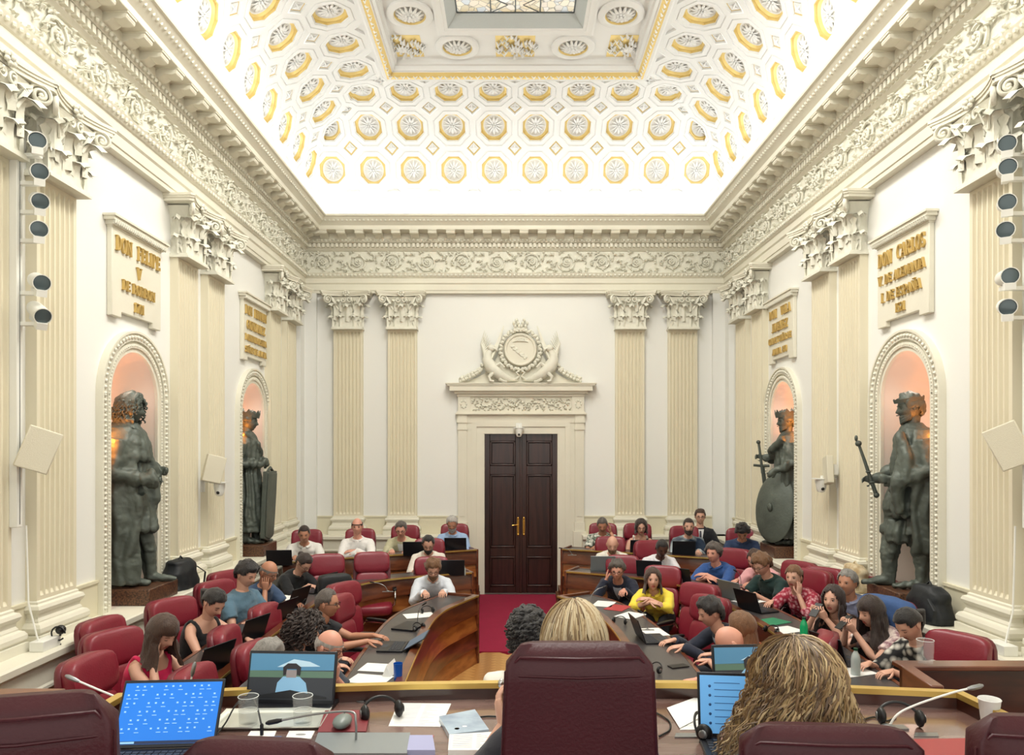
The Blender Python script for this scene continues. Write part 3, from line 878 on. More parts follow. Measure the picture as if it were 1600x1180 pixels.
for x in xs: g.box(x-.008, x+.008, ys[-1], ys[0], zg-.012, zg+.0)
for y in ys: g.box(xs[0], xs[-1], y-.008, y+.008, zg-.012, zg)
for j in range(0, 27, 2):
    for sg in (1, -1):
        cxm = (xs[1]+xs[3])/2
        g.tube([(cxm+sg*(xs[3]-xs[1])/2, ys[j], zg-.006), (cxm+sg*.1, ys[j]-.16, zg-.006), (cxm+sg*(xs[3]-xs[1])/2, ys[j+1], zg-.006)], .006, 5)
part('glazing_bar', g, Mir, sk)
g = G(); g.box(gx0-1.6, gx1+1.6, YN, YB, zg+.25, zg+.3); part('roof_slab', g, M_cove, ceil)
g = G(); g.poly([(XL+b0-.4, ys[-1]+.02, zg), (XR-b0+.4, ys[-1]+.02, zg), (XR-b0+.4, YN, zg), (XL+b0-.4, YN, zg)]); part('near_field', g, M_cove, ceil)
# ================= figures: shared tools =================
def ss(a, b, x):
    t = min(1, max(0, (x-a)/(b-a))); return t*t*(3-2*t)
def head_pt(th, ph, grow=0, fem=0, wide=1.0):
    dx, dy, dz = sin(th)*sin(ph), -sin(th)*cos(ph), -cos(th)
    x, y, z = .076*dx*wide, .097*dy, .118*dz
    t = max(0, -dz); x *= 1-.30*t**1.6
    if dy > 0: y *= 1-.42*t; y *= 1.05
    if dz > 0: x *= 1+.04*dz
    if grow == 0 or dy < 0:
        if dy < 0: y -= .010*t*t; y *= .96
    if grow == 0 and dy < -.2:
        ax = abs(x)
        rmp = ss(.022, -.026, z)*(1-ss(-.028, -.042, z))
        y -= .025*math.exp(-(x/.0105)**2)*rmp + .006*math.exp(-(ax-.011)**2/.006**2)*math.exp(-((z+.03)/.009)**2)
        y += .009*math.exp(-((ax-.031)/.014)**2-((z-.008)/.011)**2)
        y -= .004*math.exp(-((ax-.03)/.02)**2-((z-.027)/.008)**2)
        y -= .0045*math.exp(-((ax-.040)/.02)**2-((z+.026)/.02)**2)
        y -= .0055*math.exp(-(x/.02)**2)*(math.exp(-((z+.055)/.0055)**2)+math.exp(-((z+.067)/.0055)**2))
        y += .004*math.exp(-(x/.02)**2-((z+.079)/.006)**2)
        y -= .007*math.exp(-(x/.022)**2-((z+.096)/.013)**2)
    k = 1+grow/.09
    return V((x*k, y*k, z*(1+grow/.118)))
NU, NV = 36, 30
PHS = [a-.42*sin(a) for a in [-pi+2*pi*j/NU for j in range(NU)]]
def add_head(g, T, fem=0, beard=None, brow=True, eyes=True, skin=0, lips=1, hairm=2, white=3, dark=4, ears=True, wide=1.0, stubble=False):
    old = g.M; g.M = T if old is None else old @ T
    rows = [[head_pt(pi*i/NV, p, wide=wide) for p in PHS] for i in range(NV+1)]
    def mf(i, j):
        p = rows[i][j]
        if p.y > -.03: return skin
        ax = abs((p.x+rows[i][(j+1) % NU].x)/2); z = (p.z+rows[i+1][j].z)/2
        if fem and ax < .020 and -.069 < z < -.051: return lips
        if beard:
            if z < -.044 or (beard > 1 and ax > .05 and z < .0): return hairm
        return skin
    g.loft(rows, skin, False, mf)
    if brow:
        for s_ in (-1, 1): g.tube([(s_*.012, -.0875, .024), (s_*.030, -.0895, .029), (s_*.047, -.0765, .024)], [(.0022, .002), (.0025, .002) if fem else (.0032, .002), (.0015, .0015)], 5, m=hairm)
    if beard:
        for q in range(26):
            u = -1+2*q/25; a = u*1.25
            for zz in (-.075, -.095, -.11):
                g.ell((.058*sin(a)*(1-.1*abs(zz)), -.075*cos(a)-.012+abs(sin(a))*.012, zz+abs(u)*.035), (.010, .009, .014*beard), 5, 3, m=hairm)
        for s_ in (-1, 1): g.ell((s_*.012, -.103, -.046), (.015, .007, .005), 6, 4, m=hairm)
    if eyes:
        for s_ in (-1, 1):
            g.ell((s_*.031, -.0745, .007), (.0125, .009, .0062), 8, 5, m=white)
            g.ell((s_*.031, -.0815, .007), (.0058, .0035, .0055), 7, 4, m=dark)
            g.tube([(s_*.017, -.083, .009), (s_*.031, -.0865, .0145), (s_*.046, -.079, .009)], .0016, 4, m=dark)
    else:
        for s_ in (-1, 1): g.tube([(s_*.019, -.081, .004), (s_*.031, -.0845, .001), (s_*.044, -.078, .004)], .0022, 4, m=dark)
    if ears:
        for s_ in (-1, 1):
            g.ell((s_*.0775*wide, .012, -.004), (.008, .018, .030), 8, 6, m=skin, rot=Mx.Rotation(s_*.35, 4, 'Z'))
            g.ell((s_*.083*wide, .006, -.002), (.004, .010, .018), 6, 4, m=skin)
    g.M = old
def add_hand(g, wr, d, nrm, side, curl=.35, m=0, s=1.0, spread=.09, thumb=.6):
    """wrist point, pointing direction, palm normal (the way the palm faces), side +1 = thumb on +cross"""
    wr = V(wr); d = V(d).normalized(); nrm = (V(nrm)-d*V(nrm).dot(d)).normalized(); lat = d.cross(nrm)*side
    P = lambda a, b, c: wr+d*(a*s)+lat*(b*s)+nrm*(c*s)
    rings = []
    for a, hw, th in ((-.02, .024, .020), (.0, .026, .019), (.03, .036, .017), (.06, .041, .016), (.085, .040, .013), (.095, .034, .009)):
        rings.append([P(a, hw*cos(2*pi*k/10), th*sin(2*pi*k/10)) for k in range(10)])
    g.loft(rings, m)
    for q, (b, L, r_) in enumerate(((.029, .072, .0092), (.010, .080, .0095), (-.010, .074, .009), (-.028, .058, .008))):
        a0 = .080; c0 = 0; ang = curl*.5; pts = [P(a0-.012, b, 0)]; aa, cc = a0, 0; rr = [r_*s]
        for sg in range(3):
            l_ = L*(.45, .31, .24)[sg]; aa += l_*cos(ang); cc += l_*sin(ang); ang += curl*(1.0, .8, .5)[sg]
            pts.append(P(aa, b*(1+spread*3*(sg+1)/3*.6), cc)); rr.append(r_*s*(1-.13*(sg+1)))
        g.tube(pts, rr, 6, m)
    pts = [P(.005, .018, .004), P(.032, .043, .010+.01*thumb), P(.058, .056, .014+.022*thumb), P(.082, .058-.01*thumb, .018+.03*thumb)]
    g.tube(pts, [.013*s, .0115*s, .010*s, .0075*s], 6, m)
def ik(S, W, l1, l2, pole):
    S, W = V(S), V(W); d = W-S; L = d.length; mx = (l1+l2)*.995
    if L > mx: W = S+d*(mx/L); d = W-S; L = mx
    a = (l1*l1-l2*l2+L*L)/(2*L); h = sqrt(max(0, l1*l1-a*a)); u = d/L
    p = V(pole)-u*V(pole).dot(u); p = p.normalized()
    return S+u*a+p*h, W
def remesh(g, name, mats, vox=.012, smooth=6, disp=None, angle=60):
    me = bpy.data.meshes.new(name); me.from_pydata(g.v, [], g.f)
    import bmesh
    bm = bmesh.new(); bm.from_mesh(me); bmesh.ops.recalc_face_normals(bm, faces=bm.faces); bm.to_mesh(me); bm.free()
    o = bpy.data.objects.new('tmp', me); COL.objects.link(o)
    r_ = o.modifiers.new('r', 'REMESH'); r_.mode = 'VOXEL'; r_.voxel_size = vox
    if smooth: s_ = o.modifiers.new('s', 'SMOOTH'); s_.iterations = smooth; s_.factor = .5
    dg = bpy.context.evaluated_depsgraph_get(); dg.update()
    out = bpy.data.meshes.new_from_object(o.evaluated_get(dg))
    bpy.data.objects.remove(o); bpy.data.meshes.remove(me)
    out.name = name
    n = len(out.vertices)
    if disp is not None:
        co = np.empty(n*3); no = np.empty(n*3); out.vertices.foreach_get('co', co); out.vertices.foreach_get('normal', no)
        co = co.reshape(-1, 3); no = no.reshape(-1, 3)
        co += no*disp(co)[:, None]; out.vertices.foreach_set('co', co.ravel())
    out.materials.clear()
    for x in (mats if isinstance(mats, (list, tuple)) else [mats]): out.materials.append(x)
    out.polygons.foreach_set('use_smooth', [True]*len(out.polygons)); out.update()
    return out
# ================= plaques and wall fittings =================
GL = {}
def _arc(cx, cy, rx, ry, a0, a1, n=10): return [(cx+rx*cos(R(a0+(a1-a0)*i/n)), cy+ry*sin(R(a0+(a1-a0)*i/n))) for i in range(n+1)]
def glyphs():
    K, T = .17, .075
    st = lambda x, y0=0, y1=1, k=K: ([(x, y0), (x, y1)], k)
    sr = lambda x, y, h=.16: ([(x-h, y), (x+h, y)], .06)
    ln = lambda *p, k=T: (list(p), k)
    o_ = lambda x, w_=.3: [(_arc(x, .5, w_, .46, 100, 260), .15), (_arc(x, .5, w_, .46, -80, 80), .15), (_arc(x, .5, w_, .46, 80, 100, 2), .08), (_arc(x, .5, w_, .46, 260, 280, 2), .08)]
    e_ = lambda: [st(.2), sr(.2, .03), sr(.2, .97), ln((.2, .96), (.62, .96)), ln((.2, .5), (.5, .5)), ln((.2, .04), (.64, .04)), ln((.62, .97), (.62, .78)), ln((.64, .03), (.64, .24)), ln((.5, .4), (.5, .6))]
    GL['D'] = (.86, [st(.2), sr(.2, .03), sr(.2, .97), (_arc(.28, .5, .4, .46, -90, 90), .12)])
    GL['O'] = (.82, o_(.4)); GL['0'] = (.66, o_(.32, .22))
    GL['N'] = (.95, [st(.18, k=.09), st(.76, k=.09), ln((.16, .98), (.78, .02), k=.19), sr(.18, .03), sr(.76, .97), sr(.14, .97, .1)])
    GL['Ñ'] = (.95, GL['N'][1]+[ln((.28, 1.12), (.42, 1.2), (.54, 1.12), (.68, 1.2), k=.07)])
    GL['E'] = (.76, e_()); GL['F'] = (.72, [s for i, s in enumerate(e_()) if i not in (5, 7)])
    GL['L'] = (.74, [st(.2), sr(.2, .03), sr(.2, .97), ln((.2, .04), (.64, .04)), ln((.64, .03), (.64, .28))])
    GL['I'] = (.44, [st(.2), sr(.2, .03), sr(.2, .97)]); GL['1'] = (.44, [st(.2), sr(.2, .03), ln((.06, .82), (.18, .96))])
    GL['P'] = (.76, [st(.2), sr(.2, .03), sr(.2, .97), (_arc(.28, .72, .32, .25, -90, 90), .12)])
    GL['B'] = (.78, GL['P'][1]+[(_arc(.28, .26, .36, .23, -90, 90), .12)])
    GL['R'] = (.84, GL['P'][1]+[ln((.36, .48), (.66, .04), k=.16), sr(.7, .03, .1)])
    GL['V'] = (.84, [ln((.14, .97), (.42, .03), k=.17), ln((.42, .03), (.72, .97)), sr(.14, .97), sr(.72, .97)])
    GL['Y'] = (.84, [ln((.14, .97), (.42, .5), k=.16), ln((.42, .5), (.72, .97)), st(.42, 0, .5), sr(.42, .03), sr(.14, .97), sr(.72, .97)])
    GL['A'] = (.88, [ln((.12, .03), (.42, .97)), ln((.42, .97), (.74, .03), k=.18), ln((.24, .32), (.6, .32)), sr(.12, .03, .13), sr(.74, .03, .13)])
    GL['M'] = (1.05, [st(.16, k=.08), st(.88), ln((.16, .97), (.5, .1), k=.16), ln((.5, .1), (.86, .97)), sr(.16, .03), sr(.88, .03), sr(.14, .97, .1), sr(.9, .97, .1)])
    GL['C'] = (.82, [(_arc(.46, .5, .34, .46, 60, 300), .13), ln((.7, .66), (.7, .97))]); GL['G'] = (.88, GL['C'][1]+[st(.7, .04, .44, .14), sr(.66, .44, .15)])
    GL['S'] = (.7, [(_arc(.34, .72, .24, .24, 30, 240), .1), ln((.2, .56), (.5, .42), k=.17), (_arc(.34, .27, .26, .24, 60, -150), .1), ln((.58, .72), (.58, .95)), ln((.1, .3), (.1, .05))])
    GL['Z'] = (.8, [ln((.12, .96), (.68, .96)), ln((.66, .96), (.14, .04), k=.17), ln((.1, .04), (.68, .04)), ln((.12, .97), (.12, .78)), ln((.68, .03), (.68, .24))])
    GL['J'] = (.6, [st(.4, .1, 1), sr(.4, .97), (_arc(.24, .14, .16, .12, 0, -170), .1)])
    GL['T'] = (.84, [st(.42), sr(.42, .03), ln((.1, .96), (.74, .96)), ln((.1, .97), (.1, .74)), ln((.74, .97), (.74, .74))])
    GL['7'] = (.62, [ln((.08, .95), (.54, .95), k=.1), ln((.52, .94), (.28, .02), k=.15)])
    GL['5'] = (.62, [ln((.5, .95), (.16, .95), k=.1), ln((.16, .95), (.14, .56)), (_arc(.28, .31, .24, .28, 110, -150), .13)])
    GL['2'] = (.62, [(_arc(.3, .7, .22, .26, 160, -20), .12), ln((.5, .6), (.1, .06), k=.13), ln((.08, .05), (.56, .05), k=.1)])
    GL['8'] = (.66, [(_arc(.32, .73, .19, .23, 0, 360, 16), .12), (_arc(.32, .26, .23, .23, 0, 360, 16), .12)])
    GL['.'] = (.3, [ln((.1, .05), (.2, .05), k=.13)]); GL[' '] = (.45, [])
glyphs()
def letter_mesh(ch, h, m):
    g = G()
    for pts, k in GL[ch][1]:
        for (x0, y0), (x1, y1) in zip(pts[:-1], pts[1:]):
            L = sqrt((x1-x0)**2+(y1-y0)**2)
            if L < 1e-6: continue
            ux, uy = (x1-x0)/L, (y1-y0)/L; k2 = k*.36; e = .01
            P = [(x0-ux*e-uy*k2, y0-uy*e+ux*k2), (x0-ux*e+uy*k2, y0-uy*e-ux*k2), (x1+ux*e+uy*k2, y1+uy*e-ux*k2), (x1+ux*e-uy*k2, y1+uy*e+ux*k2)]
            g.prism([(x*h*.9, y*h) for x, y in P], -.018, .004, axis='y')
    return g.mesh('letter', m)
LM = {}
def plaque(sgn, yc, zt, lines, label):
    X = -WL-WIN if sgn < 0 else WR+WIN
    t = thing('wall_plaque', label, 'plaque', (X, yc, zt), R(90) if sgn < 0 else R(-90), None)
    w_, h = .90, .85
    g = G(); g.prism([(-w_/2, -.08), (-w_/2, -h-.03), (-w_/2+.16, -h-.03), (-w_/2+.16, -h+.02), (w_/2-.16, -h+.02), (w_/2-.16, -h-.03), (w_/2, -h-.03), (w_/2, -.08)], -.05, -.002, axis='y')
    bevel(part('tablet', g, M_trim, t), .006)
    g = G()
    for z0, z1, p in ((-.10, -.085, .055), (-.085, -.05, .07), (-.05, -.02, .10), (-.02, 0, .115)): g.box(-w_/2-(p-.05), w_/2+(p-.05), -p, -.002, z0, z1)
    part('plaque_cornice', g, M_trim, t)
    g = G()
    for i in range(30): g.ell((-w_/2-.02+(w_+.04)*i/29, -.085, -.055), (.013, .02, .032), 5, 4)
    part('leaf_row', g, M_orn, t, kind='stuff')
    for txt, z, hh in lines:
        wd = sum(GL[c][0] for c in txt)*hh*.9; k = 1
        if wd > .82: k = .82/wd
        x = -wd*k/2
        for c in txt:
            if GL[c][1]:
                key = (c, hh)
                if key not in LM: LM[key] = letter_mesh(c, hh, M_goldlet)
                o = link('letter', LM[key], t, (x, -.055, z-hh)); o.scale = (k, 1, 1)
            x += GL[c][0]*hh*.9*k
plaque(-1, 6.93, 4.51, [('DON  FELIPE', -.16, .135), ('V', -.36, .115), ('DE BORBON', -.53, .095), ('1701', -.70, .09)], 'cream wall plaque with gilt letters naming Don Felipe V, above the statue in the wig')
plaque(-1, 10.1, 4.51, [('DON  FERNAN', -.15, .12), ('GONZALEZ', -.34, .12), ('I. CONDE DE CASTILLA', -.53, .085), ('SEÑOR DE ALAVA', -.69, .085)], 'cream wall plaque naming Don Fernan Gonzalez on the left wall')
plaque(1, 6.82, 4.51, [('DON  CARLOS', -.16, .135), ('V. DE ALEMANIA', -.38, .095), ('I. DE ESPAÑA', -.55, .095), ('1521', -.70, .085)], 'cream wall plaque with gilt letters naming Don Carlos on the right wall')
plaque(1, 9.9, 4.51, [('DON   VELA', -.15, .12), ('JIMENEZ', -.34, .12), ('CONDE Y SEÑOR DE', -.53, .085), ('ALAVA. 870', -.69, .085)], 'cream wall plaque naming Don Vela Jimenez on the right wall')
# spotlight poles
def spot_pole(sgn, Yp, zs, label, names):
    X = -WL+.02 if sgn < 0 else WR-.02
    t = thing('light_pole', label, 'light pole', (X, Yp, 1.9), R(90) if sgn < 0 else R(-90))
    g = G(); g.box(-.03, .03, -.035, .02, 0, 2.72); bevel(part('rail', g, M_white, t), .004)
    g = G(); g.box(-.004, .004, -.037, -.035, .02, 2.7); part('track_slot', g, M_steel, t)
    for i, (z, pit, yw) in enumerate(zs):
        s = thing('spotlight', 'white cylindrical spotlight, %s on the %s wall pole' % (names[i], 'left' if sgn < 0 else 'right'), 'spotlight', (X-sgn*.145, Yp+.03, z), 0, 'spotlights on the wall poles')
        e = Mx.Rotation(R(yw-sgn*16), 4, 'Z') @ Mx.Rotation(R(-pit*.6+3), 4, 'X')
        s.rotation_euler = e.to_euler(); s.scale = (.95, .95, .95)
        g = G(); rt = Mx.Rotation(R(90), 4, 'X')
        g.lathe([(.03, -.11), (.05, -.10), (.056, -.07), (.06, .10), (.062, .105), (.056, .105)], n=20, rot=rt, cap=False); g.lathe([(.0, -.11), (.03, -.11)], n=20, rot=rt, cap=False)
        part('housing', g, M_white, s)
        g = G(); g.lathe([(.0, .098), (.05, .098), (.056, .096)], n=20, rot=rt, cap=False); part('lens', g, M_lens, s)
        g = G(); g.box(-.02, .02, -.02, .10, -.09, -.06); g.box(-.035, .035, -.12, -.06, -.10, -.05)
        part('driver_box', g, M_white, s)
        b_ = G(); b_.box(min(X-sgn*.05, X-sgn*.24), max(X-sgn*.05, X-sgn*.24), Yp+.01, Yp+.05, z-.10, z-.07); b_.M = Mx.Translation((-X, -Yp, -1.9))
        g = G(); x0, x1 = sorted((-.02, .02)); g.box(.0, .04, -.17, -.03, z-1.9-.10, z-1.9-.075)
        part('bracket', g, M_white, t)
nm6 = ['topmost', 'second from the top', 'third from the top', 'fourth from the top', 'fifth from the top', 'lowest']
def zat(y, d): return HC-(y-PY0)*d/F
dl_ = 5.13; dr2 = 5.05
spot_pole(-1, dl_, [(zat(y, dl_), p, q) for y, p, q in ((222, -5, 14), (266, -20, 22), (311, -25, 24), (356, -18, 20), (438, -22, 30), (486, -38, 35))], 'white vertical spotlight rail between the two near left pilasters', nm6)
spot_pole(1, dr2, [(zat(y, dr2), p, q) for y, p, q in ((225, -12, -14), (262, -10, -12), (316, -12, -14), (358, -14, -20), (432, -5, -4), (478, -14, -12))], 'white vertical spotlight rail beside the near right pilaster', nm6)
def speaker(px, py, z, X, label, tilt, yaw, rz):
    t = thing('wall_speaker', label, 'speaker', (X, z, zat(py, z)), 0)
    t.rotation_euler = (R(0), R(rz), R(yaw))
    g = G(); g.box(-.105, .105, -.035, .035, -.15, .15); bevel(part('speaker_cabinet', g, mat('cream_grille', (226, 220, 198), .6, bump=.4, bscale=300), t), .008)
    g = G(); g.box(-.05, .05, .035, .09, -.06, .06); bevel(part('wall_bracket', g, M_white, t), .005)
speaker(58, 703, 5.15, (60-800)*5.15/F, 'tilted cream wall speaker below the left spotlight rail', 0, 35, 20)
speaker(1576, 697, 5.05, (1576-800)*5.05/F, 'tilted cream wall speaker below the right spotlight rail', 0, -35, -25)
speaker(335, 733, 8.2, (334-800)*8.2/F, 'small tilted cream speaker above the left wall camera', 0, 40, 14)
speaker(1291, 735, 8.1, (1294-800)*8.1/F, 'narrow cream speaker edge-on above the right wall camera', 0, -100, -10)
def dome(X, Y, Z, label, sgn=0):
    t = thing('dome_camera', label, 'camera', (X, Y, Z))
    g = G(); g.lathe([(.0, .05), (.06, .05), (.065, .03), (.06, 0), (.055, -.03), (.05, -.06), (.035, -.09), (.0, -.10)], n=20, cap=False); part('housing', g, M_white, t)
    g = G(); g.ell((0, -.045, -.055), (.02, .014, .02), 12, 6); part('lens', g, M_black, t)
    g = G(); g.box(-.09, .09, -.07, .07, .05, .062)
    if sgn: g.box(*sorted((0, -sgn*-.20)), -.02, .02, .062, .09); g.box(*sorted((sgn*.18, sgn*.2)), -.04, .04, -.05, .12)
    else: g.tube([(0, 0, .06), (0, .03, .10), (0, .06, .10)], .012, 6); g.box(-.05, .05, .05, .07, .05, .14)
    part('mount', g, M_white, t)
dome((811-800)*12.15/F, 12.3, zat(674, 12.3), 'white dome camera mounted over the dark door')
dome((343-800)*8.3/F, 8.3, zat(762, 8.3), 'white dome camera on the left wall pilaster', -1)
dome((1283-800)*8.2/F, 8.2, zat(756, 8.2), 'white dome camera on the right wall pilaster', 1)
# cables, boxes on the ledge
g = G(); d = 5.25
g.tube([(-WL+.02, d, 1.9), (-WL+.03, d, 1.6), (-WL+.05, d-.02, 1.35), (-WL+.13, d-.05, 1.12), (-WL+.16, d-.05, 1.04)], .007, 6)
link('cable', g.mesh('cable', M_white), None, label='white cable dropping to the left ledge', cat='cable')
g = G(); g.tube([(WR-.02, 5.2, 1.9), (WR-.03, 5.2, 1.5), (WR-.05, 5.18, 1.3), (WR-.12, 5.15, 1.1), (WR-.15, 5.1, 1.04)], .007, 6)
link('cable', g.mesh('cable', M_white), None, label='white cable dropping to the right ledge', cat='cable')
g = G(); g.box(-WL+.10, -WL+.2, 5.16, 5.36, ZL, ZL+.07); bevel(link('junction_box', g.mesh('junction_box', M_white), None, label='white junction box on the left ledge', cat='box'), .004)
g = G(); g.box(WR-.2, WR-.1, 5.05, 5.25, ZL, ZL+.07); bevel(link('junction_box', g.mesh('junction_box', M_white), None, label='white junction box on the right ledge', cat='box'), .004)
def web_lamp(X, Y, label):
    t = thing('coiled_adapter', label, 'adapter', (X, Y, ZL))
    g = G(); g.ell((0, 0, .11), (.035, .035, .035), 12, 8); g.tube([(0, 0, .075), (-.03, -.02, .03), (0, 0, 0)], .008, 6)
    g.tube([(.0+.05*cos(a), -.03, .09+.05*sin(a)) for a in [i*.5 for i in range(12)]], .006, 6)
    part('plug_body', g, M_black, t)
web_lamp(-WL+.2, 5.36, 'black coiled plug on the left ledge')
web_lamp(WR-.17, 8.0, 'black coiled plug on the right ledge near the twin pilasters')
# ================= benches and chairs =================
M_wood = mat('polished_mahogany', (116, 62, 36), .28, rgb2=(86, 42, 24), vscale=3, stretch=(1, 1, 6), coat=.5, detail=6)
M_woodl = mat('golden_veneer', (176, 112, 58), .28, rgb2=(142, 80, 38), vscale=3.5, stretch=(1, 1, 5), coat=.5, detail=7)
M_woodd = mat('dark_mahogany', (70, 34, 22), .3, rgb2=(50, 24, 17), vscale=4, stretch=(1, 1, 5), coat=.5)
M_edge = mat('brass_edge', (218, 186, 104), .35, .75)
M_top = mat('dark_grey_leather_top', (70, 67, 68), .38, bump=.1, bscale=150, coat=.2)
M_seat = mat('maroon_leather', (134, 32, 50), .42, bump=.12, bscale=90, var=.12, vscale=6, coat=.15)
M_seatd = mat('dark_maroon_leather', (104, 26, 40), .45, bump=.12, bscale=90, coat=.15)
M_chrome = mat('chrome', (200, 200, 200), .15, 1)
def smooth_path(P, n=7):
    P = [V((x, y, 0)) for x, y in P]; out = []
    for i in range(len(P)-1):
        p0, p1, p2, p3 = P[max(i-1, 0)], P[i], P[i+1], P[min(i+2, len(P)-1)]
        for k in range(n):
            t = k/n; out.append(.5*((2*p1)+(p2-p0)*t+(2*p0-5*p1+4*p2-p3)*t*t+(3*p1-p0-3*p2+p3)*t**3))
    out.append(P[-1]); return [(p.x, p.y) for p in out]
def bench(name, P, f, T, label, top=.75):
    """curved desk; f = +1 when the front (hall side) lies left of the path"""
    t = thing('curved_bench_desk', label, 'desk', (0, 0, 0))
    S_ = smooth_path(P); h = T+top
    for k in range(4):
        z0 = T-.0+k*(top/4); z1 = z0+top/4
        a = .035 if k < 3 else .045
        prof = [(0, z0), (a*f*1.0, z0), (a*f, z0+.012), (.004*f, z1), (0, z1)]
        g = G(); g.sweep(prof, S_); part('front_band', g, M_woodl if k % 2 == 0 else M_wood, t, angle=40)
    g = G(); g.sweep([(.05*f, h), (.05*f, h+.03), (-.02*f, h+.03), (-.02*f, h)], S_); part('top_rail', g, M_wood, t, angle=40)
    g = G(); g.sweep([(.052*f, h+.012), (.057*f, h+.012), (.057*f, h+.03), (.052*f, h+.03)], S_); part('brass_edge', g, M_edge, t)
    g = G(); g.sweep([(-.02*f, h-.035), (-.02*f, h), (-.40*f, h), (-.40*f, h-.035)], S_); part('worktop', g, M_top, t, angle=40)
    g = G(); g.sweep([(-.40*f, h-.04), (-.40*f, h+.004), (-.43*f, h+.004), (-.43*f, h-.04)], S_); part('worktop_edge', g, M_wood, t, angle=40)
    # end panel at the aisle
    (x0, y0), (x1, y1) = S_[0], S_[1]; d = V((x1-x0, y1-y0)).normalized(); n = V((-d.y, d.x))*f
    g = G(); a = V((x0, y0)); q = []
    for o_ in (.05, -.43): q.append(a+n*o_)
    pts = [q[0], q[1], q[1]-d*.03, q[0]-d*.03]
    g.prism([(p.x, p.y) for p in pts], T, h+.03); bevel(part('end_panel', g, M_wood, t), .005)
    g = G(); g.sweep([(-.02*f, T+.02), (-.02*f, h-.04), (-.035*f, h-.04), (-.035*f, T+.02)], S_); part('modesty_panel', g, M_woodd, t)
    return S_
LI = [(-.43, 8.42), (-.60, 8.02), (-.75, 7.6), (-.82, 7.1), (-.83, 6.4), (-.82, 5.3), (-.80, 4.35)]
RI = [(.56, 8.38), (.78, 8.02), (.90, 7.5), (.97, 7.0), (1.0, 6.4), (1.0, 5.3), (.98, 4.35)]
LMi = [(-.53, 9.42), (-1.05, 9.2), (-1.62, 8.83), (-1.92, 8.3), (-2.05, 7.5), (-2.07, 6.3), (-2.04, 4.9)]
RMi = [(.72, 9.5), (1.3, 9.2), (1.86, 8.75), (2.12, 8.0), (2.25, 7.0), (2.28, 6.0), (2.2, 4.9)]
LO = [(-.54, 10.84), (-1.4, 10.42), (-2.29, 10.0), (-3.0, 9.62)]
RO = [(.76, 10.9), (1.6, 10.55), (2.4, 10.15), (3.08, 9.82)]
bench('b', LI, 1, 0, 'curved wooden desk with banded front, innermost left row beside the aisle')
bench('b', RI, -1, 0, 'curved wooden desk, innermost right row beside the woman in yellow')
bench('b', LMi, 1, .1, 'curved wooden desk of the middle left row')
bench('b', RMi, -1, .1, 'curved wooden desk of the middle right row')
bench('b', LO, 1, .2, 'wooden desk of the outer left row before the far wall')
bench('b', RO, -1, .2, 'wooden desk of the outer right row before the far wall')
# tiers
for nm, P, T, sg in (('platform', LMi, .1, -1), ('platform', RMi, .1, 1), ('platform', LO, .2, -1), ('platform', RO, .2, 1)):
    S_ = smooth_path(P); X = (-WL-.0+.0) if sg < 0 else WR
    poly = list(S_)
    yn = S_[-1][1] if T > .15 else 4.2
    if T < .15: poly.append((S_[-1][0], 4.2))
    poly += [(X-sg*.18, yn), (X-sg*.18, YB-.18), (S_[0][0], YB-.18)]
    g = G(); g.prism(poly, 0 if T < .15 else .1, T); o = part('floor_tier', g, mat('dark_parquet', (120, 76, 44), .5, var=.2, vscale=5), kind='structure')
def pillow(g, c, d, e=.45, n=14, k=9, m=0, rot=None, bend=0):
    """superellipsoid cushion"""
    f_ = lambda v, p: (1 if v >= 0 else -1)*abs(v)**p
    rows = []
    for i in range(k+1):
        th = -pi/2+pi*i/k; row = []
        for j in range(n):
            a = 2*pi*j/n
            p = V((d[0]/2*f_(cos(th), e)*f_(cos(a), e), d[1]/2*f_(cos(th), e)*f_(sin(a), e), d[2]/2*f_(sin(th), e)))
            p.y -= bend*(2*p.x/d[0])**2
            if rot is not None: p = rot.to_3x3() @ p
            row.append(p+V(c))
        rows.append(row)
    g.loft(rows, m)
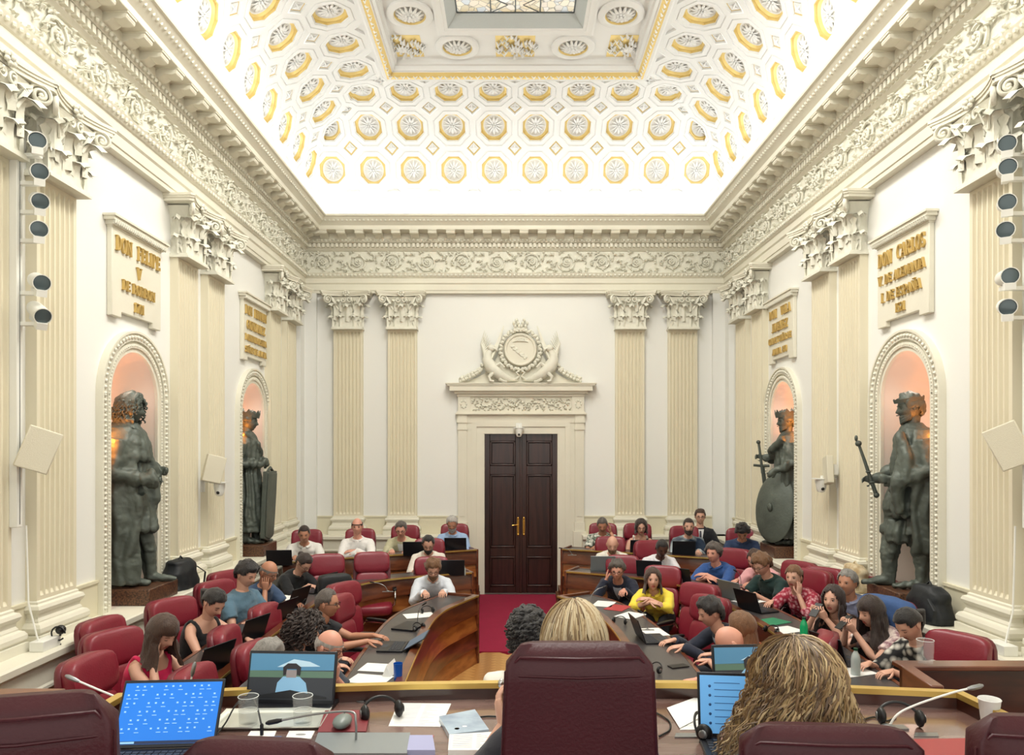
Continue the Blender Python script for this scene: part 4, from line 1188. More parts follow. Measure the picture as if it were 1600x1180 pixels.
def chair_parts(w_=.46, hb=1.08, dark=M_seat):
    out = []; tl = Mx.Rotation(R(-9), 4, 'X')      # leaning back
    piv = V((0, .22, .44))
    def B(x, y, z): return piv+(tl.to_3x3() @ V((x, y, z)))
    g = G(); pillow(g, (0, 0, .44), (w_+.02, .50, .13), .35); out.append(('seat', g.mesh('seat', M_seat, 60)))
    hh = hb-.44
    g = G(); pillow(g, B(0, .035, hh*.5-.02), (w_, .07, hh+.04), .38, n=20, k=12, rot=tl, bend=.04); out.append(('back_shell', g.mesh('back_shell', M_seatd, 60)))
    g = G(); pillow(g, B(0, -.02, hh*.79), (w_-.02, .13, hh*.42), .5, n=18, k=10, rot=tl, bend=.045); out.append(('headrest', g.mesh('headrest', M_seat, 60)))
    g = G(); pillow(g, B(0, -.02, hh*.34), (w_-.06, .12, hh*.56), .45, n=18, k=10, rot=tl, bend=.03); out.append(('back_cushion', g.mesh('back_cushion', M_seat, 60)))
    for s_ in (-1, 1):
        g = G(); g.tube([(s_*(w_/2+.03), .24, .58), (s_*(w_/2+.035), .2, .63), (s_*(w_/2+.035), -.10, .645), (s_*(w_/2+.035), -.17, .60), (s_*(w_/2+.03), -.14, .50), (s_*(w_/2-.03), -.05, .43)], .012, 8)
        out.append(('arm_frame', g.mesh('arm_frame', M_chrome, 60)))
        g = G(); pillow(g, (s_*(w_/2+.035), .04, .658), (.05, .28, .035), .5); out.append(('armrest', g.mesh('armrest', M_black, 60)))
    g = G(); g.lathe([(.03, .06), (.03, .22), (.022, .22), (.022, .40), (.08, .40)], n=12)
    out.append(('column', g.mesh('column', M_chrome, 40)))
    g = G()
    for q in range(5):
        a = 2*pi*q/5+.3; g.tube([(0, 0, .09), (.15*cos(a), .15*sin(a), .075), (.26*cos(a), .26*sin(a), .055)], [.03, .022, .015], 6); g.ell((.26*cos(a), .26*sin(a), .028), (.026, .026, .028), 8, 5)
    out.append(('base', g.mesh('base', M_black, 40)))
    return out
CH = chair_parts()
def chair(x, y, T, rz, label, group=None):
    t = thing('swivel_chair', label, 'chair', (x, y, T), R(rz), group)
    for nm, me in CH: link(nm, me, t)
    return t
def hchair(px, py_top, T, rz, label, hb=1.10):
    """chair whose top edge sits at photo height py_top"""
    z = (HC-(T+hb))*F/(py_top-PY0)
    return chair((px-PX0)*z/F, z-.05, T, rz, label)
# empty chairs
hchair(515, 866, .1, 20, 'empty maroon leather chair behind the woman in black, middle left row')
hchair(583, 863, .1, 12, 'empty maroon leather chair facing the camera, middle left row left of the bearded man')
chair(-1.50, 7.45, 0, 62, 'empty maroon chair turned to the aisle, far end of the inner left row')
chair(-1.36, 6.85, 0, 78, 'empty maroon chair seen from its side behind the inner left desk')
chair(-2.82, 5.5, .1, 84, 'empty maroon chair by the left ledge, farther of two beside the woman in pink')
chair(-2.34, 4.50, .1, 86, 'empty maroon chair by the left ledge, nearer of two beside the woman in pink')
chair(2.86, 4.95, .1, -60, 'empty maroon chair by the right ledge, beside the woman in the black and white blouse')
chair(1.72, 7.35, 0, -50, 'empty maroon chair behind the woman in yellow, its wooden armrest turned out')
chair(1.62, 6.75, 0, -62, 'empty wide maroon chair left of the man in the dark suit at his keyboard')
chair(2.95, 7.65, .1, -60, 'empty maroon chair by the right ledge, left of the grey-haired man in lavender')
chair(2.98, 6.15, .1, -70, 'empty maroon chair draped with a blue jacket, against the right ledge')
# presidency podium and desk
po = link('floor_podium', None, kind='structure')
g = G(); g.box(-3.2, 3.3, YN, 2.72, -.0, .76); part('podium', g, mat('podium_carpet', (96, 24, 36), .9, var=.1), po)
g = G(); g.box(-1.1, 1.3, 2.72, 4.1, 0, .22); part('podium_step', g, mat('podium_carpet', (96, 24, 36), .9), po)
ZD = 1.51
def zl(px, py, Z): z = (HC-Z)*F/(py-PY0); return ((px-PX0)*z/F, z)
ft = [zl(184, 1083, ZD+.06), zl(440, 1071, ZD+.06), zl(640, 1065, ZD+.06), zl(850, 1062, ZD+.06), zl(1060, 1063, ZD+.06), zl(1290, 1069, ZD+.06), zl(1500, 1078, ZD+.06)]
endl = zl(112, 1124, ZD+.06); endr = zl(1590, 1120, ZD+.06)
front = [(endl[0]-1.0*(ft[0][0]-endl[0]), endl[1]-1.0*(ft[0][1]-endl[1])), endl]+ft+[endr, (endr[0]+1.0*(endr[0]-ft[-1][0]), endr[1]-1.0*(ft[-1][1]-endr[1]))]
dk = thing('presidency_desk', 'long dark mahogany desk with brass-edged ledge in the foreground', 'desk')
g = G(); g.sweep([(0, ZD+.04), (0, ZD+.06), (-.035, ZD+.06), (-.035, ZD+.04)], front); part('brass_edge', g, M_edge, dk, angle=30)
g = G(); g.sweep([(-.006, .5), (-.006, ZD+.04), (-.032, ZD+.04), (-.032, .5)], front); part('front_board', g, M_woodd, dk, angle=30)
g = G(); M_dtop = mat('glossy_dark_desktop', (132, 106, 98), .24, rgb2=(100, 70, 62), vscale=2, stretch=(1, 5, 1), coat=.8)
back = [(front[0][0]+.45, front[0][1]-.55)]+[(x*.94, y-.62) for x, y in ft]+[(front[-1][0]-.45, front[-1][1]-.55)]
inner = [(x, y-.03) for x, y in front]
g.prism(inner+back[::-1], ZD-.04, ZD); part('desktop', g, M_dtop, dk)
g = G()
for a, b in zip(back[:-1], back[1:]):
    g.prism([a, b, (b[0], b[1]+.04), (a[0], a[1]+.04)], ZD-.07, ZD+.003)
part('near_edge', g, M_wood, dk)
# side cabinets left and right
cb = thing('side_counter', 'dark mahogany counter left of the presidency desk', 'counter')
g = G(); g.box(-3.15, -1.62, 2.56, 2.62, .3, ZD+.055); bevel(part('panel', g, M_woodd, cb), .006)
g = G(); g.box(-3.17, -1.60, 2.54, 2.64, ZD+.055, ZD+.075); bevel(part('counter_top', g, M_wood, cb), .005)
cb = thing('side_counter', 'dark mahogany counter with a sunken panel right of the presidency desk', 'counter')
xr, yr = zl(1397, 1034, 1.55)
g = G(); g.box(xr+.02, 3.25, yr-.05, yr, .3, 1.53); bevel(part('panel', g, M_woodd, cb), .006)
g = G(); g.box(xr, 3.27, yr-.07, yr+.02, 1.53, 1.55); bevel(part('counter_top', g, M_wood, cb), .004)
g = G(); g.box(xr+.45, 3.2, yr-.075, yr-.05, 1.0, 1.33); bevel(part('sunken_panel', g, M_wood, cb), .012)
x2, y2 = zl(1455, 1072, 1.55)
g = G(); g.prism([(xr, yr-.06), (xr+.05, yr-.06), (x2+.05, y2), (x2, y2)], .6, 1.55); bevel(part('return_panel', g, M_wood, cb), .005)
# ================= people =================
SKIN = {'fair': (222, 172, 148), 'tan': (196, 140, 112), 'pink': (226, 164, 142), 'dark': (92, 58, 44)}
HAIR = {'black': (28, 24, 24), 'brown': (74, 50, 36), 'dbrown': (50, 34, 28), 'grey': (150, 146, 140), 'white': (196, 192, 186), 'pepper': (96, 88, 82), 'blonde': (178, 148, 104), 'light': (126, 88, 56)}
M_eye = mat('eye_white', (228, 224, 218), .3); M_iris = mat('dark_iris', (30, 20, 16), .2); M_lips = mat('lips', (178, 92, 84), .5)
M_shoe = mat('black_shoe', (24, 22, 22), .4); M_trou = mat('dark_trousers', (38, 40, 48), .8)
def hmat(k): return mat('hair_'+k, HAIR[k], .55, bump=.6, bscale=30, stretch=(6, 6, 1), var=.35, vscale=14, sheen=.2)
def smat(k): return mat('skin_'+k, SKIN[k], .5, var=.08, vscale=12, bump=.05, bscale=120)
def hair_cap(g, T, thick=.014, front=.062, side=.0, back=-.075, parted=0, rough=.004, only=None, m=0, wide=1.0, seed=0):
    nu, nv = 44, 30; rows = []; keep = []
    phs = [-pi+2*pi*j/nu for j in range(nu)]
    for i in range(nv+1):
        row, kr = [], []
        for p in phs:
            th = pi*i/nv; a = abs(p)*180/pi
            b = head_pt(th, p, 0, wide=wide)
            if a < 40: hl = front
            elif a < 72: hl = front+(side-front)*(a-40)/32
            elif a < 104: hl = side+.018
            else: hl = side+.018+(back-side-.018)*min(1, (a-104)/40)
            if parted:
                hl = .082-.0006*a if a < 22 else (.069+(-.02-.069)*((a-22)/38) if a < 60 else (-.02-.07*min(1, (a-60)/15)))
            e = b.z-hl+.012*mn.noise(V((p*7+seed, b.z*20, 0)))*(rough > .002)
            tk = thick*min(1, max(0, e+.006)/.03)
            if a < 60: tk *= .85
            n_ = mn.noise(V((b.x*42+seed, b.y*42, b.z*24)))*rough*2 + .0016*sin(p*38+b.z*40)*(rough > .003)
            if only: e = e if b.z < only else -1
            q = head_pt(th, p, 0, wide=wide)
            nrm = V((b.x/.076**2, b.y/.1**2, b.z/.118**2)).normalized()
            # smooth away the face features under the hair
            row.append(T @ (q+nrm*(tk+max(0, n_)*min(1, max(0, e)/.02)+.0015)))
            kr.append(e > -.004)
        rows.append(row); keep.append(kr)
    n = g.vs([p for r in rows for p in r])
    for i in range(nv):
        for j in range(nu):
            j2 = (j+1) % nu
            if keep[i][j] and keep[i][j2] and keep[i+1][j] and keep[i+1][j2]:
                g.face((n+i*nu+j, n+i*nu+j2, n+(i+1)*nu+j2, n+(i+1)*nu+j), m)
def curtain(g, T, ln=.22, A=120, wave=.0, vol=.018, m=0, start=.05, seed=0, freq=30, a0=0, taper=.0):
    """long hair falling from the head; hangs straight down below the ears"""
    nr, nc = 16, 40; outer, inner = [], []
    rnd = random.Random(seed); ph0 = [rnd.uniform(0, 6.28) for _ in range(nc+1)]
    ends = [rnd.uniform(.88, 1.0) for _ in range(nc+1)]
    for i in range(nr+1):
        ro, ri = [], []
        for j in range(nc+1):
            a = R(180-A+2*A*j/nc+a0)
            s_ = i/nr*(start+.02+ln*ends[j]); zz = start-s_
            if zz > -.03:
                th = math.acos(max(-1, min(1, -zz/.118))); b = head_pt(th, a); nrm = V((b.x, b.y, 0)).normalized()
                P = T @ (b+nrm*(vol+.002*sin(j*2.1)))
            else:
                th = math.acos(.03/.118); b = head_pt(th, a); nrm = V((b.x, b.y, 0)).normalized()
                base = T @ (b+nrm*(vol+.002*sin(j*2.1))); dn = -zz-.03
                P = base+V((0, 0, -dn)); nw = (T.to_3x3() @ nrm); nw.z = 0
                nw = nw.normalized() if nw.length > .01 else V((0, 1, 0))
                P += nw*(.05*dn/(.2)*(1-taper*dn/.2)) + nw*(wave*sin(dn*freq+ph0[j]*.5)) + V((wave*.7*sin(dn*freq*.9+ph0[j]), 0, 0))
            ro.append(P); c = (T @ V((0, 0, zz*.2))); 
            d_ = V((P.x-c.x, P.y-c.y, 0)); d_ = d_.normalized() if d_.length > 1e-4 else V((0, 1, 0))
            ri.append(P-d_*.016)
        outer.append(ro); inner.append(ri)
    g.grid(outer, m=m); g.grid(inner, m=m, flip=True)
    for k_ in (0, nc): g.grid([[o[k_] for o in outer], [q[k_] for q in inner]], m=m)
    g.grid([outer[-1], inner[-1]], m=m)
def curls(g, T, n=260, R_=.13, ln=.2, m=0, seed=1, rad=.010, amp=.012, nm=1, front=True, tw=2.6, seg=14, down=.6):
    rnd = random.Random(seed)
    for q in range(n):
        u = rnd.uniform(-.55, 1); p = rnd.uniform(-pi, pi)
        if abs(p) < .95 and u < .62: continue
        th = math.acos(-u); b = head_pt(th, p); o = T @ b; d = (T.to_3x3() @ V((b.x, b.y, b.z*.9))).normalized()
        L = ln*rnd.uniform(.7, 1.05); ph = rnd.uniform(0, 6.28); path = []; pos = o.copy(); vel = d.copy()
        s1 = vel.orthogonal().normalized()
        for k in range(seg+1):
            t = k/seg
            vel = (d*(1-t)**1.3+V((0, 0, -1))*down*(t*2.0)+V((d.x, d.y, 0))*.25).normalized()
            s1 = (s1-vel*s1.dot(vel)).normalized(); s2 = vel.cross(s1)
            a = ph+t*tw*2*pi
            path.append(pos+(s1*cos(a)+s2*sin(a))*amp*min(1, t*4))
            pos = pos+vel*(L/seg)
        g.tube(path, [rad*(1-.35*abs(2*k/seg-1)) for k in range(seg+1)], 5, m=m+rnd.randrange(nm))
P_N = [0]
def person(px, py, z, yaw, label, T=0, seat=.47, skin='fair', hair='brown', hs='short', shirt=(230, 230, 230), sl='short', sm=None, fem=0,
           hp=15, hy=0, pose='type', pside=1, big=1.0, glasses=False, beard=None, jacket=None, tie=None, eyes=True, desk=None, trousers=None, chairl=None,
           headset=False, hopt=None, ln=.22, group=None, reach=0, grp=None, wov=None):
    top = at(px, py, z); dz = (T+.75 if desk is None else desk)
    Zs = T+seat
    w_ = (.90 if fem else 1.0); SW = .170*w_*(1+.35*(big-1)); s = .95 if fem else 1.0
    def spine(L, t):
        """point and direction on the spine; L lean in radians"""
        n = 12; p = V((0, 0, 0)); a = 0
        for i in range(n):
            u = (i+.5)/n*t/.52; a = L*(.65+.7*min(u, 1)); p += V((0, -sin(a), cos(a)))*(t*s/n)
        return p, V((0, -sin(L*(.65+.7*min(t/.52, 1))), cos(L*(.65+.7*min(t/.52, 1)))))
    HR = Mx.Rotation(R(hy), 4, 'Z') @ Mx.Rotation(R(hp), 4, 'X')
    def place(L):
        nb, d = spine(L, .52); up_ = HR.to_3x3() @ V((0, 0, 1)); nd = (d+V((0, -.15, .7))).normalized()
        hc = nb+nd*.085+up_*.075; return nb, d, hc, hc+up_*.12
    need = top.z-(Zs+.03); lo, hi = 0.0, R(62)
    zL = lambda L: place(L)[3].z
    lift = 0
    if zL(0) < need: L = 0; lift = need-zL(0)
    elif zL(hi) > need: L = hi; lift = need-zL(hi)
    else:
        for _ in range(24):
            mid = (lo+hi)/2
            if zL(mid) > need: lo = mid
            else: hi = mid
        L = (lo+hi)/2
    z0 = Zs+.03+lift
    nb, nd, hc, tp = place(L)
    O = V((0, 0, z0)); nb = nb+O; hc = hc+O
    RZ = Mx.Rotation(R(yaw), 4, 'Z'); off = RZ.to_3x3() @ V((tp.x, tp.y, 0))
    loc = (top.x-off.x, top.y-off.y, 0)
    HT = Mx.Translation(hc) @ HR
    ms, mh = smat(skin), hmat(hair)
    g = G()
    add_head(g, HT, fem=fem, beard=beard, eyes=eyes, wide=.94 if fem else 1.0)
    bw = big
    rt_ = [(0, .165, .125), (.08, .16, .125), (.18, .138+.02*(bw-1), .108), (.28, .150, .113), (.36, .165, .115), (.42, .172, .10), (.47, .145, .082), (.50, .085, .066), (.53, .06, .058)]
    if fem: rt_ = [(t, a*(.90 if t > .1 else 1.0)*(.93 if .1 < t < .25 else 1), b) for t, a, b in rt_]
    def ring(t, a, b, gr, n=16, drop=0):
        p, d = spine(L, t); p = p+O; bk = V((1, 0, 0)).cross(d).normalized()     # backwards
        bk = -bk if bk.y < 0 else bk
        out = []
        for k in range(n):
            c, q = cos(2*pi*k/n), sin(2*pi*k/n)
            x = (a*(bw if t < .4 else 1+.3*(bw-1))+gr)*(1 if c >= 0 else -1)*abs(c)**.85
            y = (b*(bw if t < .4 else 1)+gr)*(1 if q >= 0 else -1)*abs(q)**.9
            if y < 0 and .12 < t < .4 and bw > 1.1: y *= 1.15
            if fem and y < 0 and .26 < t < .40: y *= 1.0+.28*math.exp(-((abs(x)-.07)/.05)**2)
            out.append(p+V((x, 0, 0))+bk*y)
        return out
    g.loft([ring(t, a-.006, b-.006, 0) for t, a, b in rt_], 0)
    ne = hc+(HR.to_3x3() @ V((0, .022, -.055)))
    g.tube([nb-nd*.03, nb+nd*.02, ne], [.062*w_, .054*w_, .052*w_], 12, 0)
    # arms
    sh = []
    for s_ in (-1, 1):
        p, d = spine(L, .43); sh.append(p+O+V((s_*SW, 0, 0)))
    hd = lambda x, y, z_: V((x, y, z_))
    inv = RZ.inverted().to_3x3()
    face = lambda x, y, z_: HT @ V((x, y, z_))
    W = [None, None]; DR = [None, None]; NR = [None, None]; CU = [.35, .35]; pol = [V((-.6, .35, -.8)), V((.6, .35, -.8))]
    fy = nb.y-.30-reach
    for k, s_ in enumerate((-1, 1)):
        if pose in ('type', 'chin', 'cheek', 'ear', 'call'):
            W[k] = V((s_*.10, fy, dz+.045)); DR[k] = V((-s_*.15, -1, -.12)); NR[k] = V((0, 0, -1)); CU[k] = .45
        elif pose == 'cross':
            W[k] = V((-s_*.02, fy+.06+.03*k, dz+.05+.03*k)); DR[k] = V((-s_*1, -.15, -.05)); NR[k] = V((0, .3, -1)); CU[k] = .3; pol[k] = V((s_*1, .0, -.5))
        elif pose == 'lap':
            W[k] = V((s_*.06, fy+.16, Zs+.20)); DR[k] = V((-s_*.8, -.5, -.1)); NR[k] = V((0, .4, -1)); CU[k] = .4; pol[k] = V((s_*1, .3, -.6))
        elif pose == 'phone':
            W[k] = V((s_*.055, fy+.05, dz+.16)); DR[k] = V((-s_*.15, -.6, .75)); NR[k] = V((-s_*.5, .8, .3)); CU[k] = .8
    if pose in ('chin', 'cheek', 'ear', 'call'):
        k = 0 if pside < 0 else 1; s_ = -1 if k == 0 else 1
        if pose == 'chin': W[k] = face(s_*.03, -.10, -.20); DR[k] = HR.to_3x3() @ V((-s_*.1, .1, 1)); NR[k] = HR.to_3x3() @ V((-s_*.1, 1, 0)); CU[k] = .9
        elif pose == 'cheek': W[k] = face(s_*.075, -.085, -.15); DR[k] = HR.to_3x3() @ V((s_*.05, .35, 1)); NR[k] = HR.to_3x3() @ V((-s_*1, .5, 0)); CU[k] = .3
        else: W[k] = face(s_*.125, -.05, -.10); DR[k] = HR.to_3x3() @ V((-s_*.1, .45, 1)); NR[k] = HR.to_3x3() @ V((-s_*1, .1, 0)); CU[k] = .35
        pol[k] = V((s_*.5, -.5, -1))
    if wov:
        for k, (w0, d0, n0, c0) in wov.items(): W[k] = V(w0); DR[k] = V(d0); NR[k] = V(n0); CU[k] = c0
    sg = G()
    sleeve = {'none': 0, 'short': .62, 'long': 2, 'roll': 1.35}[sl]
    wr_pts = []
    for k, s_ in enumerate((-1, 1)):
        S_ = sh[k]; E, Wk = ik(S_, W[k], .285*s, .255*s, pol[k]); wr_pts.append(Wk)
        r_ = [.050*w_, .047*w_, .040*w_, .036*w_, .037*w_, .029*w_, .024*w_]
        path = [S_+V((-s_*.03, 0, .0)), S_*.75+E*.25, S_*.35+E*.65, E, E*.75+Wk*.25, E*.35+Wk*.65, Wk]
        g.tube(path, r_, 10, 0)
        add_hand(g, Wk, DR[k], NR[k], (1 if s_ > 0 else -1)*(1 if True else 1), CU[k], 0, .95 if not fem else .86)
        if sleeve:
            def pt(u): return S_.lerp(E, u) if u <= 1 else E.lerp(Wk, u-1)
            us = [0, .25, .5] + ([.62] if sleeve < 1 else [.8, 1.0, 1.15, 1.35] if sleeve < 1.9 else [.8, 1.0, 1.2, 1.5, 1.8, 1.97])
            loose = .016 if sl != 'long' else .014
            sp = [S_+V((-s_*.05, 0, .0))]+[pt(u) for u in us]
            rr = [.058*w_+loose]+[(.053*w_+loose if u <= .5 else .047*w_+loose if u <= 1 else .040*w_+loose*.7) for u in us]
            if sleeve < 1: rr[-1] += .006
            sg.tube(sp, rr, 12, 0)
    # garments
    smt = sm if sm is not None else mat('cloth_%d_%d_%d' % shirt, shirt, .85, bump=.5, bscale=18, var=.06, vscale=8, sheen=.15)
    gr = .014
    if sl == 'none':
        tr = [(t, a, b) for t, a, b in rt_ if t <= .36]+[(.40, .150*w_, .104), (.43, .125*w_, .09)]
        for s_ in (-1, 1):
            for yy, t_ in ((1, .43), (-1, .43)): pass
            p0, d0 = spine(L, .40); p1, d1 = spine(L, .475); bk0 = V((0, d0.z, -d0.y)); bk0 = bk0 if bk0.y > 0 else -bk0
            sg.tube([p0+O+V((s_*.085, 0, 0))-bk0*.098, p1+O+V((s_*.098, 0, 0))-bk0*.05, p1+O+V((s_*.10, 0, .012)), p1+O+V((s_*.098, 0, 0))+bk0*.055, p0+O+V((s_*.085, 0, 0))+bk0*.095], [(.024, .016)]*5, 8)
    else:
        tr = [(t, a, b) for t, a, b in rt_ if t < .5]+[(.49, .09, .072), (.515, .066, .064)]
    if tr[0][0] == 0: tr = [(-.03, .168, .13)]+tr
    sg.loft([ring(t, a, b, gr) for t, a, b in tr], 0)
    seedn = P_N[0]*3.7; P_N[0] += 1
    def folds(co):
        out = np.empty(len(co))
        for i, c in enumerate(co):
            out[i] = .0075*mn.noise(V((c[0]*9+seedn, c[1]*9, c[2]*16)))+.003*mn.noise(V((c[0]*26, c[1]*26+seedn, c[2]*34)))
        return out
    root = link('person', g.mesh('body', [ms, M_lips, mh, M_eye, M_iris], 70), None, loc, (0, 0, R(yaw)), label, 'person', grp)
    nm = 'jacket' if jacket else ('blouse' if fem else 'shirt')
    me = remesh(sg, nm, smt, .0125, 5, folds)
    link(nm, me, root)
    def chestpt(x, t, gr2):
        """point on the front of the torso"""
        tt = [r for r in rt_]; 
        for (t0, a0, b0), (t1, a1, b1) in zip(tt[:-1], tt[1:]):
            if t0 <= t <= t1: u = (t-t0)/(t1-t0); a = a0+(a1-a0)*u; b = b0+(b1-b0)*u; break
        else: a, b = tt[-1][1:]
        p, d = spine(L, t); bk = V((1, 0, 0)).cross(d).normalized(); bk = -bk if bk.y < 0 else bk
        a *= (bw if t < .4 else 1); b *= (bw if t < .4 else 1)
        k_ = sqrt(max(.02, 1-(x/(a+gr))**2))
        mul = 1.15 if (.12 < t < .4 and bw > 1.1) else 1.0
        return p+O+V((x, 0, 0))-bk*((b+gr2)*k_*mul)
    if jacket is not None:
        f_ = G(); rows = []
        for i in range(9):
            t = .24+.26*i/8; hw = .006+.052*(i/8)
            rows.append([chestpt(x*hw, t, gr+.006) for x in (-1, -.5, 0, .5, 1)])
        f_.grid(rows); f_.grid([[p+V((0, .008, 0)) for p in r] for r in rows], flip=True)
        link('shirt_front', f_.mesh('shirt_front', mat('cloth_%d_%d_%d' % jacket, jacket, .85)), root)
        if tie:
            f_ = G(); f_.grid([[chestpt(x*(.012+.014*(1-i/6)), .26+.22*i/6, gr+.012) for x in (-1, 0, 1)] for i in range(7)]); link('tie', f_.mesh('tie', mat('cloth_%d_%d_%d' % tie, tie, .6)), root)
        lp = G()
        for s_ in (-1, 1):
            rows = []
            for i in range(8):
                t = .24+.27*i/7; x0 = s_*(.006+.052*(i/7)); x1 = x0+s_*(.012+.030*sin(pi*min(1, i/6)))
                rows.append([chestpt(x0, t, gr+.010), chestpt((x0+x1)/2, t, gr+.015), chestpt(x1, t, gr+.008)])
            lp.grid(rows)
        link('lapel', lp.mesh('lapel', smt), root)
    elif sl != 'none' and not (sm is not None and fem):
        cg = G()      # collar
        c0 = nb-nd*.012
        for s_ in (-1, 1):
            pts = []
            for i in range(9):
                a = R(90-i*20)*1.0; x, y = s_*cos(a)*.072*w_*1.0, sin(a)*.066
                pts.append(c0+V((x, y-.004, -.0+.012*sin(a)-.02*max(0, -sin(a)))))
            cg.tube(pts, [(.020, .007)]*9, 6)
        link('collar', cg.mesh('collar', smt, 60), root)
        if not fem and sl in ('long', 'roll'):
            bg = G()
            bg.grid([[chestpt(x, .06+.4*i/10, gr+.007) for x in (-.014, 0, .014)] for i in range(11)]); link('placket', bg.mesh('placket', smt), root)
    # legs, shoes
    tm = M_trou if trousers is None else mat('cloth_%d_%d_%d' % trousers, trousers, .8)
    lg_ = G(); sg2 = G()
    for s_ in (-1, 1):
        hpz = z0; kx = s_*.12
        kn = V((kx, -.44*s, T+.50)); an = V((s_*.12, -.38*s, T+.09))
        if kn.y < -.5: kn.y = -.5
        lg_.tube([V((s_*.08, .06, hpz+.02)), V((s_*.10, -.08, hpz+.01)), V((s_*.115, -.26, (hpz+kn.z)/2)), kn, V((kx, kn.y+.03, T+.40)), V((s_*.12, -.40*s, T+.25)), an], [.10, .098, .088, .070, .064, .058, .052], 10)
        sg2.tube([an+V((0, .05, -.05)), an+V((0, -.02, -.045)), an+V((0, -.11, -.062)), an+V((0, -.17, -.07))], [(.036, .038), (.040, .038), (.042, .025), (.03, .016)], 8)
    link('trousers', lg_.mesh('trousers', tm, 70), root); link('shoes', sg2.mesh('shoes', M_shoe, 60), root)
    # hair
    hg = G(); sd = seedn
    ho = dict(seed=sd); ho.update(hopt or {})
    mats = [mh]
    if hs == 'short': hair_cap(hg, HT, .014, .070, -.008, -.07, rough=.007, **ho)
    elif hs == 'crew': hair_cap(hg, HT, .006, ho.pop('front', .066), -.01, -.065, rough=.001, **ho)
    elif hs == 'thick': hair_cap(hg, HT, .026, .060, -.014, -.08, rough=.016, **ho)
    elif hs == 'fringe': hair_cap(hg, HT, .007, .03, .0, -.07, only=.052, rough=.002, **ho)
    elif hs == 'tuft': hair_cap(hg, HT, .013, .085, -.005, -.07, rough=.004, **ho)
    elif hs == 'bun':
        hair_cap(hg, HT, .012, .066, .0, -.07, **ho); hg.ell(HT @ V((0, .105, .045)), (.036, .034, .034), 12, 8)
    elif hs == 'pony':
        hair_cap(hg, HT, .012, .064, .0, -.07, **ho); b = HT @ V((0, .105, .03))
        hg.tube([b, b+V((0, .05, -.0)), b+V((0, .055, -.08)), b+V((0, .03, -.18))], [.02, .032, .028, .010], 10)
    elif hs in ('long', 'bob', 'wavy'):
        hair_cap(hg, HT, .020, .06, -.03, -.09, parted=1, rough=.005, **ho)
        curtain(hg, HT, ln, 122, .012 if hs == 'wavy' else .003, .016, seed=int(sd))
    elif hs == 'bangs':
        hair_cap(hg, HT, .020, .034, -.03, -.09, rough=.004, **ho); curtain(hg, HT, ln, 126, .008, .017, seed=int(sd))
    elif hs == 'curly':
        hair_cap(hg, HT, .02, .055, -.02, -.08, rough=.012, **ho); curls(hg, HT, 300, ln=ln, seed=int(sd)+3, rad=.0085, amp=.013)
    if hs != 'bald': link('hair', hg.mesh('hair', mats, 70), root)
    if glasses:
        gg = G(); old = HT
        for s_ in (-1, 1):
            gg.tube([HT @ V((s_*.032+.021*cos(a), -.098, .006+.015*sin(a))) for a in [2*pi*i/14 for i in range(15)]], .0022, 5, cap=False)
            gg.tube([HT @ V((s_*.053, -.096, .009)), HT @ V((s_*.076, -.05, .009)), HT @ V((s_*.081, .02, .004))], .0022, 5)
        gg.tube([HT @ V((-.011, -.098, .009)), HT @ V((.011, -.098, .009))], .002, 5)
        link('glasses', gg.mesh('glasses', M_black, 60), root)
    if headset:
        gg = G()
        gg.tube([HT @ V((.088*cos(a), .0, .115*sin(a)+.01)) for a in [pi*i/14 for i in range(15)]], .005, 6)
        for s_ in (-1, 1): gg.ell(HT @ V((s_*.092, .008, -.003)), (.014, .03, .034), 12, 8, rot=HT)
        link('headphones', gg.mesh('headphones', M_black, 60), root)
    if chairl:
        ct = thing('swivel_chair', chairl, 'chair', (0, 0, 0), R(yaw))
        bkw = RZ.to_3x3() @ V((0, -.02, 0))
        ct.location = (loc[0]+bkw.x, loc[1]+bkw.y, T)
        for nm, me in CH: link(nm, me, ct)
    if pose == 'phone':
        mid = (wr_pts[0]+wr_pts[1])/2+V((0, -.06, .07)); pw_ = RZ.to_3x3() @ mid
        ph = G(); ph.box(-.036, .036, -.004, .004, -.075, .075)
        po_ = link('phone', ph.mesh('phone', M_black), None, (loc[0]+pw_.x, loc[1]+pw_.y, mid.z), (R(-50), 0, R(yaw)), 'black phone held by '+('the long-haired woman with the fringe' if 'fringe' in label else 'the woman looking up'), 'phone'); bevel(po_, .003)
    return root, loc, HT, RZ
def pat(name, a, b, sc, kind='noise', ramp=None):
    return mat(name, a, .85, rgb2=b, vscale=sc, kind=kind, bump=.3, bscale=20, detail=2)
# ---- people, left side ----
person(475, 822, 10.15, 12, 'person in a white shirt seated at the left end of the outer left desk', .2, shirt=(238, 236, 230), sl='roll', hair='dbrown', hs='crew', skin='tan', big=1.18, hp=18, chairl='maroon chair behind the man at the left end of the outer left desk')
person(558, 810, 10.45, 6, 'balding person in a white shirt at the outer left desk', .2, shirt=(240, 238, 234), sl='long', hair='dbrown', hs='fringe', skin='pink', big=1.05, hp=8, pose='cross', chairl='maroon chair behind the balding man in white, outer left row')
person(626, 816, 10.75, 2, 'grey-haired person with glasses in a pale khaki jacket', .2, shirt=(202, 198, 164), sl='long', hair='pepper', jacket=(236, 236, 232), glasses=True, hp=20, skin='pink', chairl='maroon chair behind the man in the khaki jacket')
person(706, 808, 11.05, 0, 'white-haired bearded person in a pale blue shirt beside the door', .2, shirt=(160, 186, 222), sl='long', hair='white', beard=1, hp=30, skin='tan', eyes=False, big=1.08, chairl='maroon chair behind the man in the pale blue shirt')
